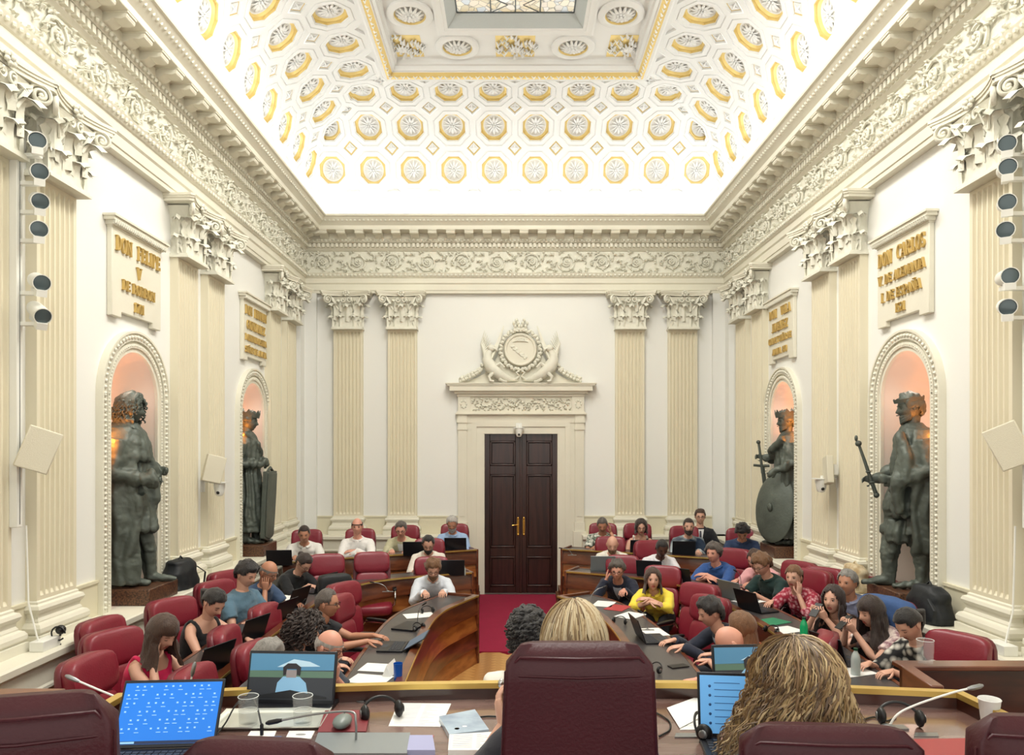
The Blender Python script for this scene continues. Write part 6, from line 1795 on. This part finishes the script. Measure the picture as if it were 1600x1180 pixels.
# ================= things on the presidency desk =================
def dp(px, py, Z=None):
    Z = ZD+.001 if Z is None else Z
    z = (HC-Z)*F/(py-PY0); return V(((px-PX0)*z/F, z, Z))
def em(name, c, s=1.0): return mat(name, c, .4, emit=s)
M_scr = em('blue_screen', (14, 120, 225), .26); M_scrd = em('screen_icon', (150, 205, 245), .26); M_lap = mat('dark_laptop_shell', (34, 36, 42), .35, .3); M_key = mat('laptop_key', (52, 56, 64), .5)
M_lapg = mat('grey_laptop_shell', (150, 156, 158), .35, .5)
M_paper = mat('white_paper', (240, 240, 236), .8); M_ink = mat('grey_print', (150, 150, 152), .8)
LAPM = {}
def laptop_meshes(shell, w_=.32, d=.22):
    if shell.name in LAPM: return LAPM[shell.name]
    g = G(); g.box(-w_/2, w_/2, -d, 0, 0, .014); b = g.mesh('keyboard_base', shell, 30)
    k = G()
    for r_ in range(5):
        for c in range(13): k.box(-w_/2+.02+c*(w_-.04)/13, -w_/2+.02+(c+.82)*(w_-.04)/13, -.045-r_*.02+.003, -.045-r_*.02+.018, .014, .0165)
    k.box(-.045, .045, -d+.012, -d+.065, .014, .0146)
    k = k.mesh('keys', M_key)
    g = G(); g.box(-w_/2, w_/2, -.004, .004, 0, d-.01); l = g.mesh('lid', shell, 30)
    g = G(); g.box(-w_/2+.008, w_/2-.008, -.0055, -.004, .012, d-.02); s_ = g.mesh('display', em('dim_display', (90, 110, 130), .12))
    LAPM[shell.name] = (b, k, l, s_); return LAPM[shell.name]
def laptop(loc, rz, label, shell=None, ang=110, scale=1.0, disp=None):
    shell = shell or M_lap
    b, k, l, s_ = laptop_meshes(shell); t = thing('laptop', label, 'laptop', loc, R(rz)); t.scale = (scale,)*3
    bb = link('keyboard_base', b, t); bevel(bb, .003); link('keys', k, bb)
    lo = link('lid', l, t, (0, .004, .012), (R(-(ang-90)), 0, 0)); bevel(lo, .003)
    if disp is None: link('display', s_, lo)
    return t, lo
t, lo = laptop(dp(254, 1176), 4, 'open laptop with a bright blue calendar screen in the left foreground', ang=120, scale=.98, disp=1)
g = G(); g.box(-.152, .152, -.0055, -.004, .012, .20); part('display', g, M_scr, lo, label='glowing blue calendar screen')
g = G()
for r_ in range(6):
    for c in range(13):
        if (r_*7+c*3) % 4 == 0: continue
        x = -.14+c*.0225; z = .186-r_*.026; g.box(x, x+.006, -.0062, -.0055, z, z+.005)
        if (c+r_) % 3: g.box(x-.002, x+.012, -.0062, -.0055, z-.010, z-.008)
g.box(-.150, -.09, -.0062, -.0055, .014, .020)
lo2 = part('screen_marks', g, M_scrd, lo, kind='stuff')
g = G(); g.box(-.152, .152, -.0061, -.0056, .0125, .0215); part('task_bar', g, em('task_bar', (14, 40, 80), .2), lo)
def video_screen(loc, rz, label, w_=.33, h=.20, ang=8):
    t = thing('monitor', label, 'monitor', loc, R(rz))
    g = G(); g.box(-w_/2, w_/2, -.035, .07, 0, .014); bevel(part('stand_base', g, M_lap, t), .003)
    a = link('screen_panel', None, t, (0, 0, .012), (R(-ang), 0, 0))
    g = G(); g.box(-w_/2, w_/2, 0, .012, 0, h+.02); b = part('bezel', g, M_lap, t); b.location = (0, 0, .012); b.rotation_euler = (R(-ang), 0, 0); bevel(b, .003)
    bpy.data.objects.remove(a)
    x0, x1 = -w_/2+.008, w_/2-.008
    def q(nm, c, P, y=-.001, s_=.16):
        g = G(); g.prism(P, y, y+.0008, axis='y'); part(nm, g, em('video_'+nm, c, s_), b)
    q('display', (52, 56, 62), [(x0, .015), (x1, .015), (x1, h+.012), (x0, h+.012)])
    q('back_bench', (92, 122, 104), [(x0, h*.56), (x1, h*.56), (x1, h*.70), (x0, h*.70)], -.002)
    q('back_table', (84, 140, 176), [(x0, h*.70), (x1, h*.72), (x1, h+.01), (x0, h+.01)], -.002)
    q('papers', (190, 220, 236), [(x0+.10, h*.78), (x1-.05, h*.80), (x1-.09, h*.9), (x0+.16, h*.95)], -.003)
    q('desk_line', (30, 32, 36), [(x0+.02, h*.16), (-.0, h*.30), (x1-.02, h*.16), (x1-.02, h*.12), (x0+.02, h*.12)], -.0045)
    q('blouse', (140, 188, 222), [(-.055, h*.22), (-.05, h*.45), (-.03, h*.58), (.03, h*.58), (.055, h*.45), (.065, h*.22)], -.003)
    q('face', (150, 140, 140), [(-.018+.0, h*.56), (-.02, h*.72), (.02, h*.72), (.018, h*.56)], -.0038)
    q('dark_hair', (40, 36, 40), [(-.03, h*.6), (-.032, h*.78), (-.015, h*.86), (.015, h*.86), (.034, h*.78), (.032, h*.6), (.02, h*.62), (.018, h*.74), (-.018, h*.74), (-.02, h*.62)], -.0042)
    return t
video_screen(dp(452, 1106), -3, 'upright screen showing a live video of a woman in a pale top, behind the tray', .325, .165, 14)
video_screen(dp(1178, 1092), 3, 'upright screen showing a live video, half hidden by the curly hair', .30, .165, 10)
t, lo = laptop(dp(1168, 1160), -6, 'open laptop with a pale blue document screen left of the curly-haired woman', ang=100, scale=.95, disp=1)
g = G(); g.box(-.152, .152, -.0055, -.004, .012, .20); part('display', g, em('pale_screen', (110, 180, 240), .26), lo)
g = G()
for i in range(5): g.ell((-.12, -.006, .165-.03*i), (.005, .001, .005), 8, 4)
for i in range(7): g.box(-.105, -.02+.01*(i % 3), -.0065, -.0055, .175-.022*i, .177-.022*i)
part('screen_marks', g, em('screen_text', (40, 80, 130), .1), lo, kind='stuff')
# silver tray with two glasses
t = thing('serving_tray', 'rectangular silver tray holding two water glasses', 'tray', tuple(dp(425, 1127)), R(2))
g = G(); g.prism([(-.165, -.07), (.165, -.07), (.165, .07), (-.165, .07)], 0, .004)
f1 = [(-.165, -.07), (.165, -.07), (.165, .07), (-.165, .07)]
g.sweep([(0, .003), (-.012, .012), (-.02, .014), (-.02, .010), (-.006, .0)], f1, closed=True); part('tray_body', g, mat('silver', (224, 226, 216), .3, .45), t, angle=30)
M_glass = mat('clear_glass', (235, 240, 238), .05, spec=1.0); M_rim = mat('glass_rim', (225, 230, 228), .05); M_water = mat('water', (205, 208, 190), .05)
M_glass.node_tree.nodes['Principled BSDF'].inputs['Alpha'].default_value = .09; M_water.node_tree.nodes['Principled BSDF'].inputs['Alpha'].default_value = .10
def tumbler(c, label, r_=.034, h=.095, water=.5, m=None):
    t = thing('drinking_glass', label, 'glass', tuple(c))
    g = G(); g.lathe([(0, 0), (r_*.88, 0), (r_, h), (r_-.002, h), (r_*.86, .008), (0, .008)], n=28, cap=False); part('glass_body', g, m or M_glass, t, angle=40)
    g = G(); g.tube([((r_-.001)*cos(2*pi*k/28), (r_-.001)*sin(2*pi*k/28), h) for k in range(29)], .0013, 5, cap=False); part('rim', g, m or M_rim, t)
    if water: g = G(); g.tube([(r_*.9*cos(2*pi*k/28), r_*.9*sin(2*pi*k/28), h*water) for k in range(29)], .0009, 4, cap=False); part('water_line', g, M_rim, t)
    if water: g = G(); g.lathe([(0, .009), (r_*.84, .009), (r_*.90, h*water), (0, h*water)], n=24, cap=False); part('water', g, M_water, t)
tumbler(dp(388, 1135)+V((0, 0, .006)), 'half-full water glass on the left of the silver tray')
tumbler(dp(473, 1134)+V((0, 0, .006)), 'half-full water glass on the right of the silver tray')
def gooseneck(P, label, m=None, base=True, capr=.008):
    t = thing('microphone', label, 'microphone', tuple(P[0])); b = V(P[0]); Q = [V(p)-b for p in P]
    QQ = []
    for i in range(len(Q)-1):
        p0, p1, p2, p3 = Q[max(i-1, 0)], Q[i], Q[i+1], Q[min(i+2, len(Q)-1)]
        for k in range(6):
            u = k/6; QQ.append(.5*((2*p1)+(p2-p0)*u+(2*p0-5*p1+4*p2-p3)*u*u+(3*p1-p0-3*p2+p3)*u**3))
    QQ.append(Q[-1]); m = m or M_steel
    g = G(); g.tube(QQ, .0038, 8); part('stem', g, m, t, angle=60)
    d = (QQ[-1]-QQ[-2]).normalized(); g = G(); g.tube([QQ[-1]-d*.005, QQ[-1]+d*.012, QQ[-1]+d*.04, QQ[-1]+d*.05], [.005, capr, capr, .004], 10); part('capsule', g, M_steel if m is M_white else M_black, t, angle=60)
    if base: g = G(); g.lathe([(.022, 0), (.022, .008), (.012, .014), (0, .014)], n=16, cap=False); g.box(-.06, .06, -.018, .018, 0, .005); part('base', g, M_steel, t)
b = dp(556, 1163)
gooseneck([b, b+V((.0, .0, .07)), b+V((-.02, .02, .095)), b+V((-.13, .03, .085)), b+V((-.25, .04, .06))], 'grey gooseneck microphone bent over the tray')
b = dp(205, 1108)
gooseneck([b, b+V((-.04, .0, .035)), b+V((-.12, .0, .07)), b+V((-.19, 0, .10))], 'pale gooseneck microphone leaning left behind the blue laptop', M_white)
b = dp(1388, 1138)
gooseneck([b, b+V((.03, .0, .045)), b+V((.10, .01, .075)), b+V((.22, .02, .11)), b+V((.28, .02, .125))], 'long pale gooseneck microphone at the right end of the desk', M_white)
b = dp(297, 1088)
gooseneck([b, b+V((.0, .0, .04)), b+V((.008, 0, .08))], 'short upright pale microphone beyond the blue laptop', M_white)
def headphones(c, rz, label):
    t = thing('headphones', label, 'headphones', tuple(c), R(rz)); t.scale = (.85, .85, .85)
    g = G(); g.tube([(.075*cos(a), .02+.03*sin(a), .022+.055*sin(a)) for a in [pi*i/16 for i in range(17)]], [(.006, .004)]*17, 8); part('headband', g, M_black, t, angle=60)
    for s_ in (-1, 1):
        g = G(); g.ell((s_*.07, .0, .034), (.018, .032, .034), 14, 10); part('ear_cushion', g, M_black, t, angle=60)
        g = G(); g.ell((s_*.088, -.0, .034), (.004, .017, .017), 12, 6); part('ear_cap', g, M_steel, t)
headphones(dp(597, 1124), 25, 'black headphones left of the printed sheet')
headphones(dp(1407, 1134), -12, 'black headphones at the right end of the desk')
headphones(dp(165, 1160), 40, 'black headphones beside the blue laptop in the left corner')
headphones(dp(1108, 1150), 60, 'black headphones beside the pale blue laptop screen')
def cable(P, label, r_=.003, m=None):
    Q = [V(p) for p in P]; QQ = []
    for i in range(len(Q)-1):
        p0, p1, p2, p3 = Q[max(i-1, 0)], Q[i], Q[i+1], Q[min(i+2, len(Q)-1)]
        for k in range(8):
            u = k/8; QQ.append(.5*((2*p1)+(p2-p0)*u+(2*p0-5*p1+4*p2-p3)*u*u+(3*p1-p0-3*p2+p3)*u**3))
    QQ.append(Q[-1]); g = G(); g.tube(QQ, r_, 6); link('cable', g.mesh('cable', m or M_black), None, label=label, cat='cable')
z3 = V((0, 0, .003))
cable([dp(334, 1155)+z3, dp(352, 1140)+V((0, 0, .02)), dp(372, 1125)+V((0, 0, .06)), dp(396, 1122)+V((0, 0, .065)), dp(408, 1140)+V((0, 0, .02)), dp(410, 1150)+z3], 'black cable looping beside the tray')
cable([dp(525, 1095)+z3, dp(548, 1092)+z3, dp(570, 1097)+z3, dp(565, 1110)+z3, dp(552, 1118)+z3], 'black cable behind the grey mouse')
cable([dp(735, 1125)+z3, dp(760, 1121)+z3, dp(790, 1122)+z3], 'black cable behind the central chair')
cable([dp(1025, 1115)+z3, dp(1045, 1128)+z3, dp(1046, 1142)+z3, dp(1030, 1152)+z3], 'thin black cable right of the central chair')
cable([dp(1345, 1128)+z3, dp(1365, 1122)+z3, dp(1385, 1128)+z3, dp(1400, 1122)+z3], 'thin black cable by the right headphones')
cable([dp(95, 1165)+z3, dp(125, 1158)+z3, dp(150, 1150)+V((0, 0, .02)), dp(185, 1152)+z3], 'tangled black cable in the left corner')
g = G(); g.lathe([(0, 0), (.03, 0), (.03, .003), (0, .003)], n=20, cap=False); link('cable_grommet', g.mesh('cable_grommet', M_steel), None, tuple(dp(568, 1094)), label='round metal cable grommet in the desktop', cat='grommet')
def sheet(name, P, label, cat, m, h=.002, z0=0, marks=0, mk=None):
    Q = [dp(x, y) for x, y in P]; z = ZD+z0
    g = G(); g.prism([(q.x, q.y) for q in Q], z, z+h); o = link(name, g.mesh(name, m), None, label=label, cat=cat)
    if marks:
        g = G(); a, b, c, d = Q[:4]
        for i in range(marks):
            u = (i+1)/(marks+1.5); L_ = a.lerp(d, u); R_ = b.lerp(c, u)
            for s0, s1 in ((.08, .46), (.54, .62+.3*((i*7) % 5)/5)):
                p, q = L_.lerp(R_, s0), L_.lerp(R_, s1); dv = (d-a).normalized()*.0018
                g.poly([(p.x, p.y, z+h+.0004), (q.x, q.y, z+h+.0004), (q.x+dv.x, q.y+dv.y, z+h+.0004), (p.x+dv.x, p.y+dv.y, z+h+.0004)])
        link('print', g.mesh('print', mk or M_ink), o)
    return o
sheet('printed_sheet', [(622, 1099), (705, 1100), (688, 1136), (607, 1135)], 'open white printed sheet right of the headphones', 'paper', M_paper, marks=14)
bk = sheet('book', [(686, 1127), (742, 1116), (764, 1148), (702, 1156)], 'glossy pale blue paperback with an orange circle', 'book', mat('glossy_cover', (176, 196, 214), .2, rgb2=(120, 140, 166), vscale=5, coat=.5), .018)
q = dp(714, 1147); g = G(); g.lathe([(0, .0), (.008, .0)], (q.x, q.y, ZD+.0185), 20, cap=True); link('cover_disc', g.mesh('cover_disc', mat('orange_print', (240, 170, 50), .4)), bk, label='orange disc on the cover')
q = dp(726, 1143); g = G(); g.ell((q.x, q.y, ZD+.018), (.008, .006, .0006), 16, 4); link('cover_disc', g.mesh('cover_disc', M_paper), bk, label='white disc on the cover')
sheet('paper_stack', [(702, 1157), (782, 1152), (780, 1182), (700, 1182)], 'thick stack of white papers at the bottom edge', 'paper', M_paper, .02, marks=8)
nb = sheet('notebook', [(508, 1116), (578, 1115), (572, 1149), (496, 1150)], 'dark red notebook under the grey mouse', 'notebook', mat('red_cover', (128, 48, 54), .5), .014)
g = G(); q = dp(535, 1128, ZD+.03); g.ell((q.x, q.y, ZD+.032), (.031, .052, .02), 18, 10)
ms_ = link('computer_mouse', g.mesh('computer_mouse', mat('grey_mouse', (118, 128, 124), .35), 60), None, label='grey computer mouse resting on the red notebook', cat='mouse')
g = G(); g.ell((q.x, q.y+.03, ZD+.047), (.003, .008, .005), 8, 5); link('scroll_wheel', g.mesh('scroll_wheel', M_black), ms_)
sheet('closed_laptop', [(497, 1152), (641, 1152), (636, 1185), (486, 1185)], 'closed grey laptop at the bottom edge', 'laptop', M_lapg, .016)
sheet('blue_folder', [(352, 1153), (440, 1152), (436, 1168), (346, 1170)], 'blue folder behind the low chair back', 'folder', mat('blue_card', (78, 106, 160), .6), .004)
for P, lb in (([(392, 1143), (432, 1143), (428, 1152), (386, 1152)], 'white coaster under the black plug left'), ([(452, 1143), (492, 1143), (486, 1155), (446, 1155)], 'white coaster with a grey emblem right')):
    o = sheet('coaster', P, lb, 'coaster', M_paper, .003)
q = dp(470, 1149); g = G(); g.ell((q.x, q.y, ZD+.0035), (.017, .008, .0006), 14, 4); link('emblem', g.mesh('emblem', M_ink), o)
g = G(); q = dp(409, 1150); g.tube([q+V((0, 0, .003)), q+V((0, 0, .035)), q+V((0, 0, .04))], [.006, .006, .003], 8); link('desk_plug', g.mesh('desk_plug', M_black), None, label='small black plug standing on the left coaster', cat='plug')
sheet('lavender_pouch', [(640, 1158), (676, 1158), (680, 1182), (636, 1182)], 'lavender fabric pouch beside the closed laptop', 'pouch', mat('lavender_cloth', (170, 172, 206), .9), .02)
sheet('pink_card', [(630, 1150), (678, 1150), (674, 1158), (628, 1158)], 'pink card behind the lavender pouch', 'card', mat('pink_card', (190, 112, 112), .7), .003)
sheet('loose_paper', [(1042, 1108), (1088, 1091), (1115, 1112), (1062, 1140)], 'crooked white sheet right of the central chair', 'paper', M_paper, .0015, z0=.004)
sheet('printed_sheet', [(1078, 1104), (1128, 1104), (1122, 1140), (1062, 1141)], 'printed sheet under the crooked white one', 'paper', M_paper, .002, marks=8)
sheet('mic_plate', [(1056, 1147), (1122, 1147), (1122, 1153), (1054, 1153)], 'white metal microphone plate beside the headphones', 'plate', M_steel, .004)
sheet('mic_plate', [(1430, 1146), (1465, 1146), (1467, 1152), (1428, 1152)], 'white metal microphone plate at the right headphones', 'plate', M_steel, .004)
sheet('desk_mat', [(1428, 1156), (1530, 1154), (1524, 1190), (1424, 1190)], 'red leather desk mat at the right', 'mat', mat('red_mat', (158, 66, 66), .5), .003)
t = thing('paper_cup', 'white paper cup at the right end of the desk', 'cup', tuple(dp(1546, 1132)))
g = G(); g.lathe([(0, 0), (.024, 0), (.034, .082), (.036, .085), (.034, .088), (.032, .085), (.023, .004), (0, .004)], n=28, cap=False); part('cup_wall', g, M_paper, t, angle=50)
q = dp(1405, 1060, 1.551)
tumbler(V((xr+.12, yr-.02, 1.551)), 'empty glass on the right side counter', water=0)
q = dp(788, 1092)
g = G(); g.tube([V((-.03, 2.42, 1.60)), V((-.035, 2.44, 1.655))], .006, 8); g.ell((-.035, 2.44, 1.665), (.012, .012, .016), 10, 8); link('silver_pen_mic', g.mesh('silver_pen_mic', M_chrome), None, label='small silver microphone at the blonde woman\'s fingers', cat='microphone')
# ================= things on the rows of desks =================
def row_laptop(px, py, Zd, rz, label, shell=None, ang=110): 
    p = dp(px, py, Zd+.002); return laptop(tuple(p), rz+180, label, shell, ang)
LB = 'open dark laptop '
row_laptop(437, 884, .95, 8, LB+'at the far left end of the outer left desk')
row_laptop(648, 869, .95, 2, LB+'before the man in the khaki jacket')
row_laptop(712, 862, .95, 0, LB+'before the man in the pale blue shirt')
row_laptop(706, 900, .85, 4, LB+'at the aisle end of the middle left desk')
row_laptop(505, 925, .85, 65, LB+'before the woman with the bun')
row_laptop(462, 950, .85, 72, LB+'before the bald man resting his face')
row_laptop(440, 972, .85, 75, LB+'before the man in the teal T-shirt')
row_laptop(392, 1002, .85, 72, LB+'before the woman in the black top')
row_laptop(332, 1050, .85, 70, LB+'before the woman in hot pink')
row_laptop(634, 1012, .75, 88, LB+'under the hands of the man in the black polo', ang=150)
row_laptop(942, 893, .85, -5, 'open silver laptop before the bald man in the white T-shirt', M_lapg)
row_laptop(1002, 866, .95, -4, LB+'before the woman in the blotched blouse')
row_laptop(1068, 868, .95, -6, LB+'before the man in the sports top')
row_laptop(1015, 901, .85, -20, LB+'before the man in the white shirt, middle right row')
row_laptop(1062, 914, .85, -40, LB+'before the man wearing headphones')
row_laptop(1145, 938, .85, -62, 'open silver laptop before the man in the pink shirt', M_lapg)
row_laptop(1172, 955, .85, -66, LB+'before the man in the green polo')
row_laptop(1002, 1000, .75, -84, LB+'under the hands of the man in the dark suit')
row_laptop(1300, 1035, .85, -70, LB+'before the woman in the looped blouse')
def flat(px, py, Zd, w_, d, rz, label, m=None, name='paper_sheet', cat='paper', h=.003):
    p = dp(px, py, Zd+.0015); g = G(); g.box(-w_/2, w_/2, -d/2, d/2, 0, h); link(name, g.mesh(name, m or M_paper), None, tuple(p), (0, 0, R(rz)), label=label, cat=cat)
flat(594, 1044, .75, .21, .29, 80, 'white printed papers nearer the blue cup, inner left desk')
flat(578, 1062, .75, .21, .29, 76, 'white papers nearest the brass ledge, inner left desk')
flat(655, 962, .75, .30, .21, 20, 'white papers before the bearded man at the inner left desk end')
flat(640, 980, .75, .32, .22, 70, 'closed dark laptop on the inner left desk', M_lap, 'closed_laptop', 'laptop', .016)
flat(449, 935, .85, .21, .29, 60, 'white sheet on the middle left desk near the bald man')
flat(944, 944, .75, .21, .29, -20, 'white sheet before the man in the navy suit')
flat(965, 950, .75, .21, .29, -30, 'red folder before the man in the navy suit', mat('red_card', (178, 60, 62), .6), 'folder', 'folder')
flat(985, 962, .75, .21, .29, -40, 'white papers before the woman in yellow')
flat(1022, 988, .75, .29, .2, -80, 'white papers right of the dark laptop, inner right desk')
flat(1060, 1042, .75, .075, .15, -70, 'black phone lying on the inner right desk', M_black, 'phone', 'phone', .008)
flat(1205, 972, .85, .22, .3, -60, 'green folder under the arms of the man in green', mat('green_card', (40, 130, 92), .6), 'folder', 'folder')
flat(1225, 985, .85, .21, .29, -66, 'white sheet before the woman in the red floral blouse')
flat(1275, 1005, .85, .21, .29, -70, 'white sheet beside the green bottle')
flat(1330, 1050, .85, .21, .29, -70, 'white sheet beside the clear bottle, middle right desk')
flat(1170, 940, .85, .21, .29, -60, 'white papers before the man in the pink shirt')
def bottle(c, label, m, cap, h=.20, r_=.032):
    t = thing('water_bottle', label, 'bottle', tuple(c))
    g = G(); g.lathe([(0, 0), (r_*.95, 0), (r_, .01), (r_, h*.6), (r_*.8, h*.75), (r_*.4, h*.88), (r_*.4, h*.95)], n=20, cap=False); part('bottle_body', g, m, t, angle=50)
    g = G(); g.lathe([(r_*.46, h*.92), (r_*.46, h), (0, h)], n=16, cap=False); part('bottle_cap', g, cap, t)
bottle(dp(1256, 1000, .852), 'green bottle on the middle right desk', mat('green_plastic', (20, 160, 100), .2), mat('dark_green_cap', (14, 70, 50), .4), .19)
bottle(dp(1337, 1055, .852), 'clear plastic bottle with a green cap, middle right desk', mat('clear_plastic', (220, 232, 228), .15, trans=.35), mat('dark_green_cap', (14, 70, 50), .4), .19)
tumbler(dp(622, 1062, .752), 'bright blue tumbler on the inner left desk', .034, .12, 0, mat('blue_plastic', (20, 90, 190), .25))
bottle(dp(725, 899, .852), 'small clear bottle at the end of the middle left desk', mat('clear_plastic', (220, 232, 228), .15, trans=.35), M_white, .12, .022)
t = thing('name_sign', 'folded white name sign on the inner left desk', 'sign', tuple(dp(610, 1052, .752)), R(82))
g = G(); g.prism([(-.035, 0), (.035, 0), (0, .085)], -.10, .10, axis='x'); part('folded_card', g, M_paper, t)
nmi = 0
for px, py, Zd, dx, dy, dz, lb in ((920, 948, .75, .16, .05, .20, 'before the man in the navy suit'), (606, 925, .85, -.16, .02, .1, 'on the middle left desk beside an empty chair'), (652, 975, .75, .05, .0, .18, 'on the inner left desk near the papers'), (470, 965, .85, .02, 0, .14, 'before the man in teal'), (1012, 985, .75, -.05, .02, .16, 'behind the laptop of the man in the dark suit'), (894, 868, .95, -.14, 0, .1, 'at the aisle end of the outer right desk'), (1158, 915, .85, -.05, 0, .16, 'before the man in the pink shirt')):
    b = dp(px, py, Zd+.002); gooseneck([b, b+V((dx*.2, dy*.2, dz*.6)), b+V((dx*.6, dy*.6, dz*.9)), b+V((dx, dy, dz))], 'thin gooseneck microphone '+lb, M_steel)
for px, py, Zd, rz, lb in ((668, 958, .75, 30, 'black headphones on the inner left desk by the bearded man'), (655, 985, .75, 60, 'black headphones midway along the inner left desk'), (968, 975, .75, -30, 'black headphones on the inner right desk before the woman in yellow'), (1022, 1050, .75, -60, 'black headphones at the near end of the inner right desk'), (1205, 990, .85, -60, 'black headphones on the middle right desk')):
    headphones(dp(px, py, Zd+.003), rz, lb)
# bags
def bag(loc, rz, dims, m, label, name='backpack', cat='bag'):
    t = thing(name, label, cat, loc, R(rz)); g = G(); rows = []
    for i in range(9):
        u = i/8; k = (1-.55*u**2.2); rows.append([(dims[0]/2*k*(1 if cos(a) >= 0 else -1)*abs(cos(a))**.7+.02*sin(i*1.7), dims[1]/2*k*(1 if sin(a) >= 0 else -1)*abs(sin(a))**.7, dims[2]*sin(u*pi/2)) for a in [2*pi*j/18 for j in range(18)]])
    g.loft(rows)
    def fd(co): return np.array([.012*mn.noise(V((c[0]*9, c[1]*9, c[2]*9+loc[0]))) for c in co])
    link('bag_body', remesh(g, 'bag_body', m, .012, 4, fd), t)
    g = G(); g.tube([(dims[0]*.3, -dims[1]*.4, dims[2]*.7), (dims[0]*.55, -dims[1]*.5, dims[2]*.45), (dims[0]*.5, -dims[1]*.5, .03)], [(.014, .004)]*3, 6); part('strap', g, m, t)
    g = G(); g.tube([(-.04, 0, dims[2]*.97), (0, 0, dims[2]*1.1), (.04, 0, dims[2]*.97)], .008, 6); part('carry_handle', g, m, t)
M_bag = mat('black_nylon', (26, 30, 34), .6, bump=.4, bscale=20)
bag((-3.40, 7.55, ZL), 80, (.42, .26, .30), M_bag, 'black backpack on the left ledge beside the wigged statue')
bag((3.46, 6.1, ZL), -80, (.40, .26, .30), M_bag, 'black backpack on the right ledge beside the pilaster base')
bag((3.46, 7.42, ZL), -80, (.34, .2, .27), mat('beige_cloth', (214, 200, 168), .9, rgb2=(176, 150, 110), vscale=12, bump=.5, bscale=20), 'beige cloth bag on the right ledge behind the man in lavender', 'cloth_bag')
g = G()
pillow(g, (0, 0, .16), (.50, .20, .36), .5, n=24, k=14)
me = remesh(g, 'jacket', mat('blue_denim', (62, 92, 142), .85, bump=.4, bscale=30, var=.15, vscale=9), .012, 3, lambda co: np.array([.014*mn.noise(V((c[0]*8, c[1]*8, c[2]*8))) for c in co]))
link('draped_jacket', me, None, (3.06, 6.02, .90), (0, 0, R(-70)), label='blue denim jacket draped over a chair back near the right ledge', cat='jacket')
cs = G(); pillow(cs, (0, 0, .13), (.36, .14, .26), .4, n=20, k=12)
link('briefcase', cs.mesh('briefcase', M_bag, 60), None, tuple(dp(523, 935, .852)), (0, 0, R(30)), label='black laptop bag on the middle left desk beside the woman with the bun', cat='bag')
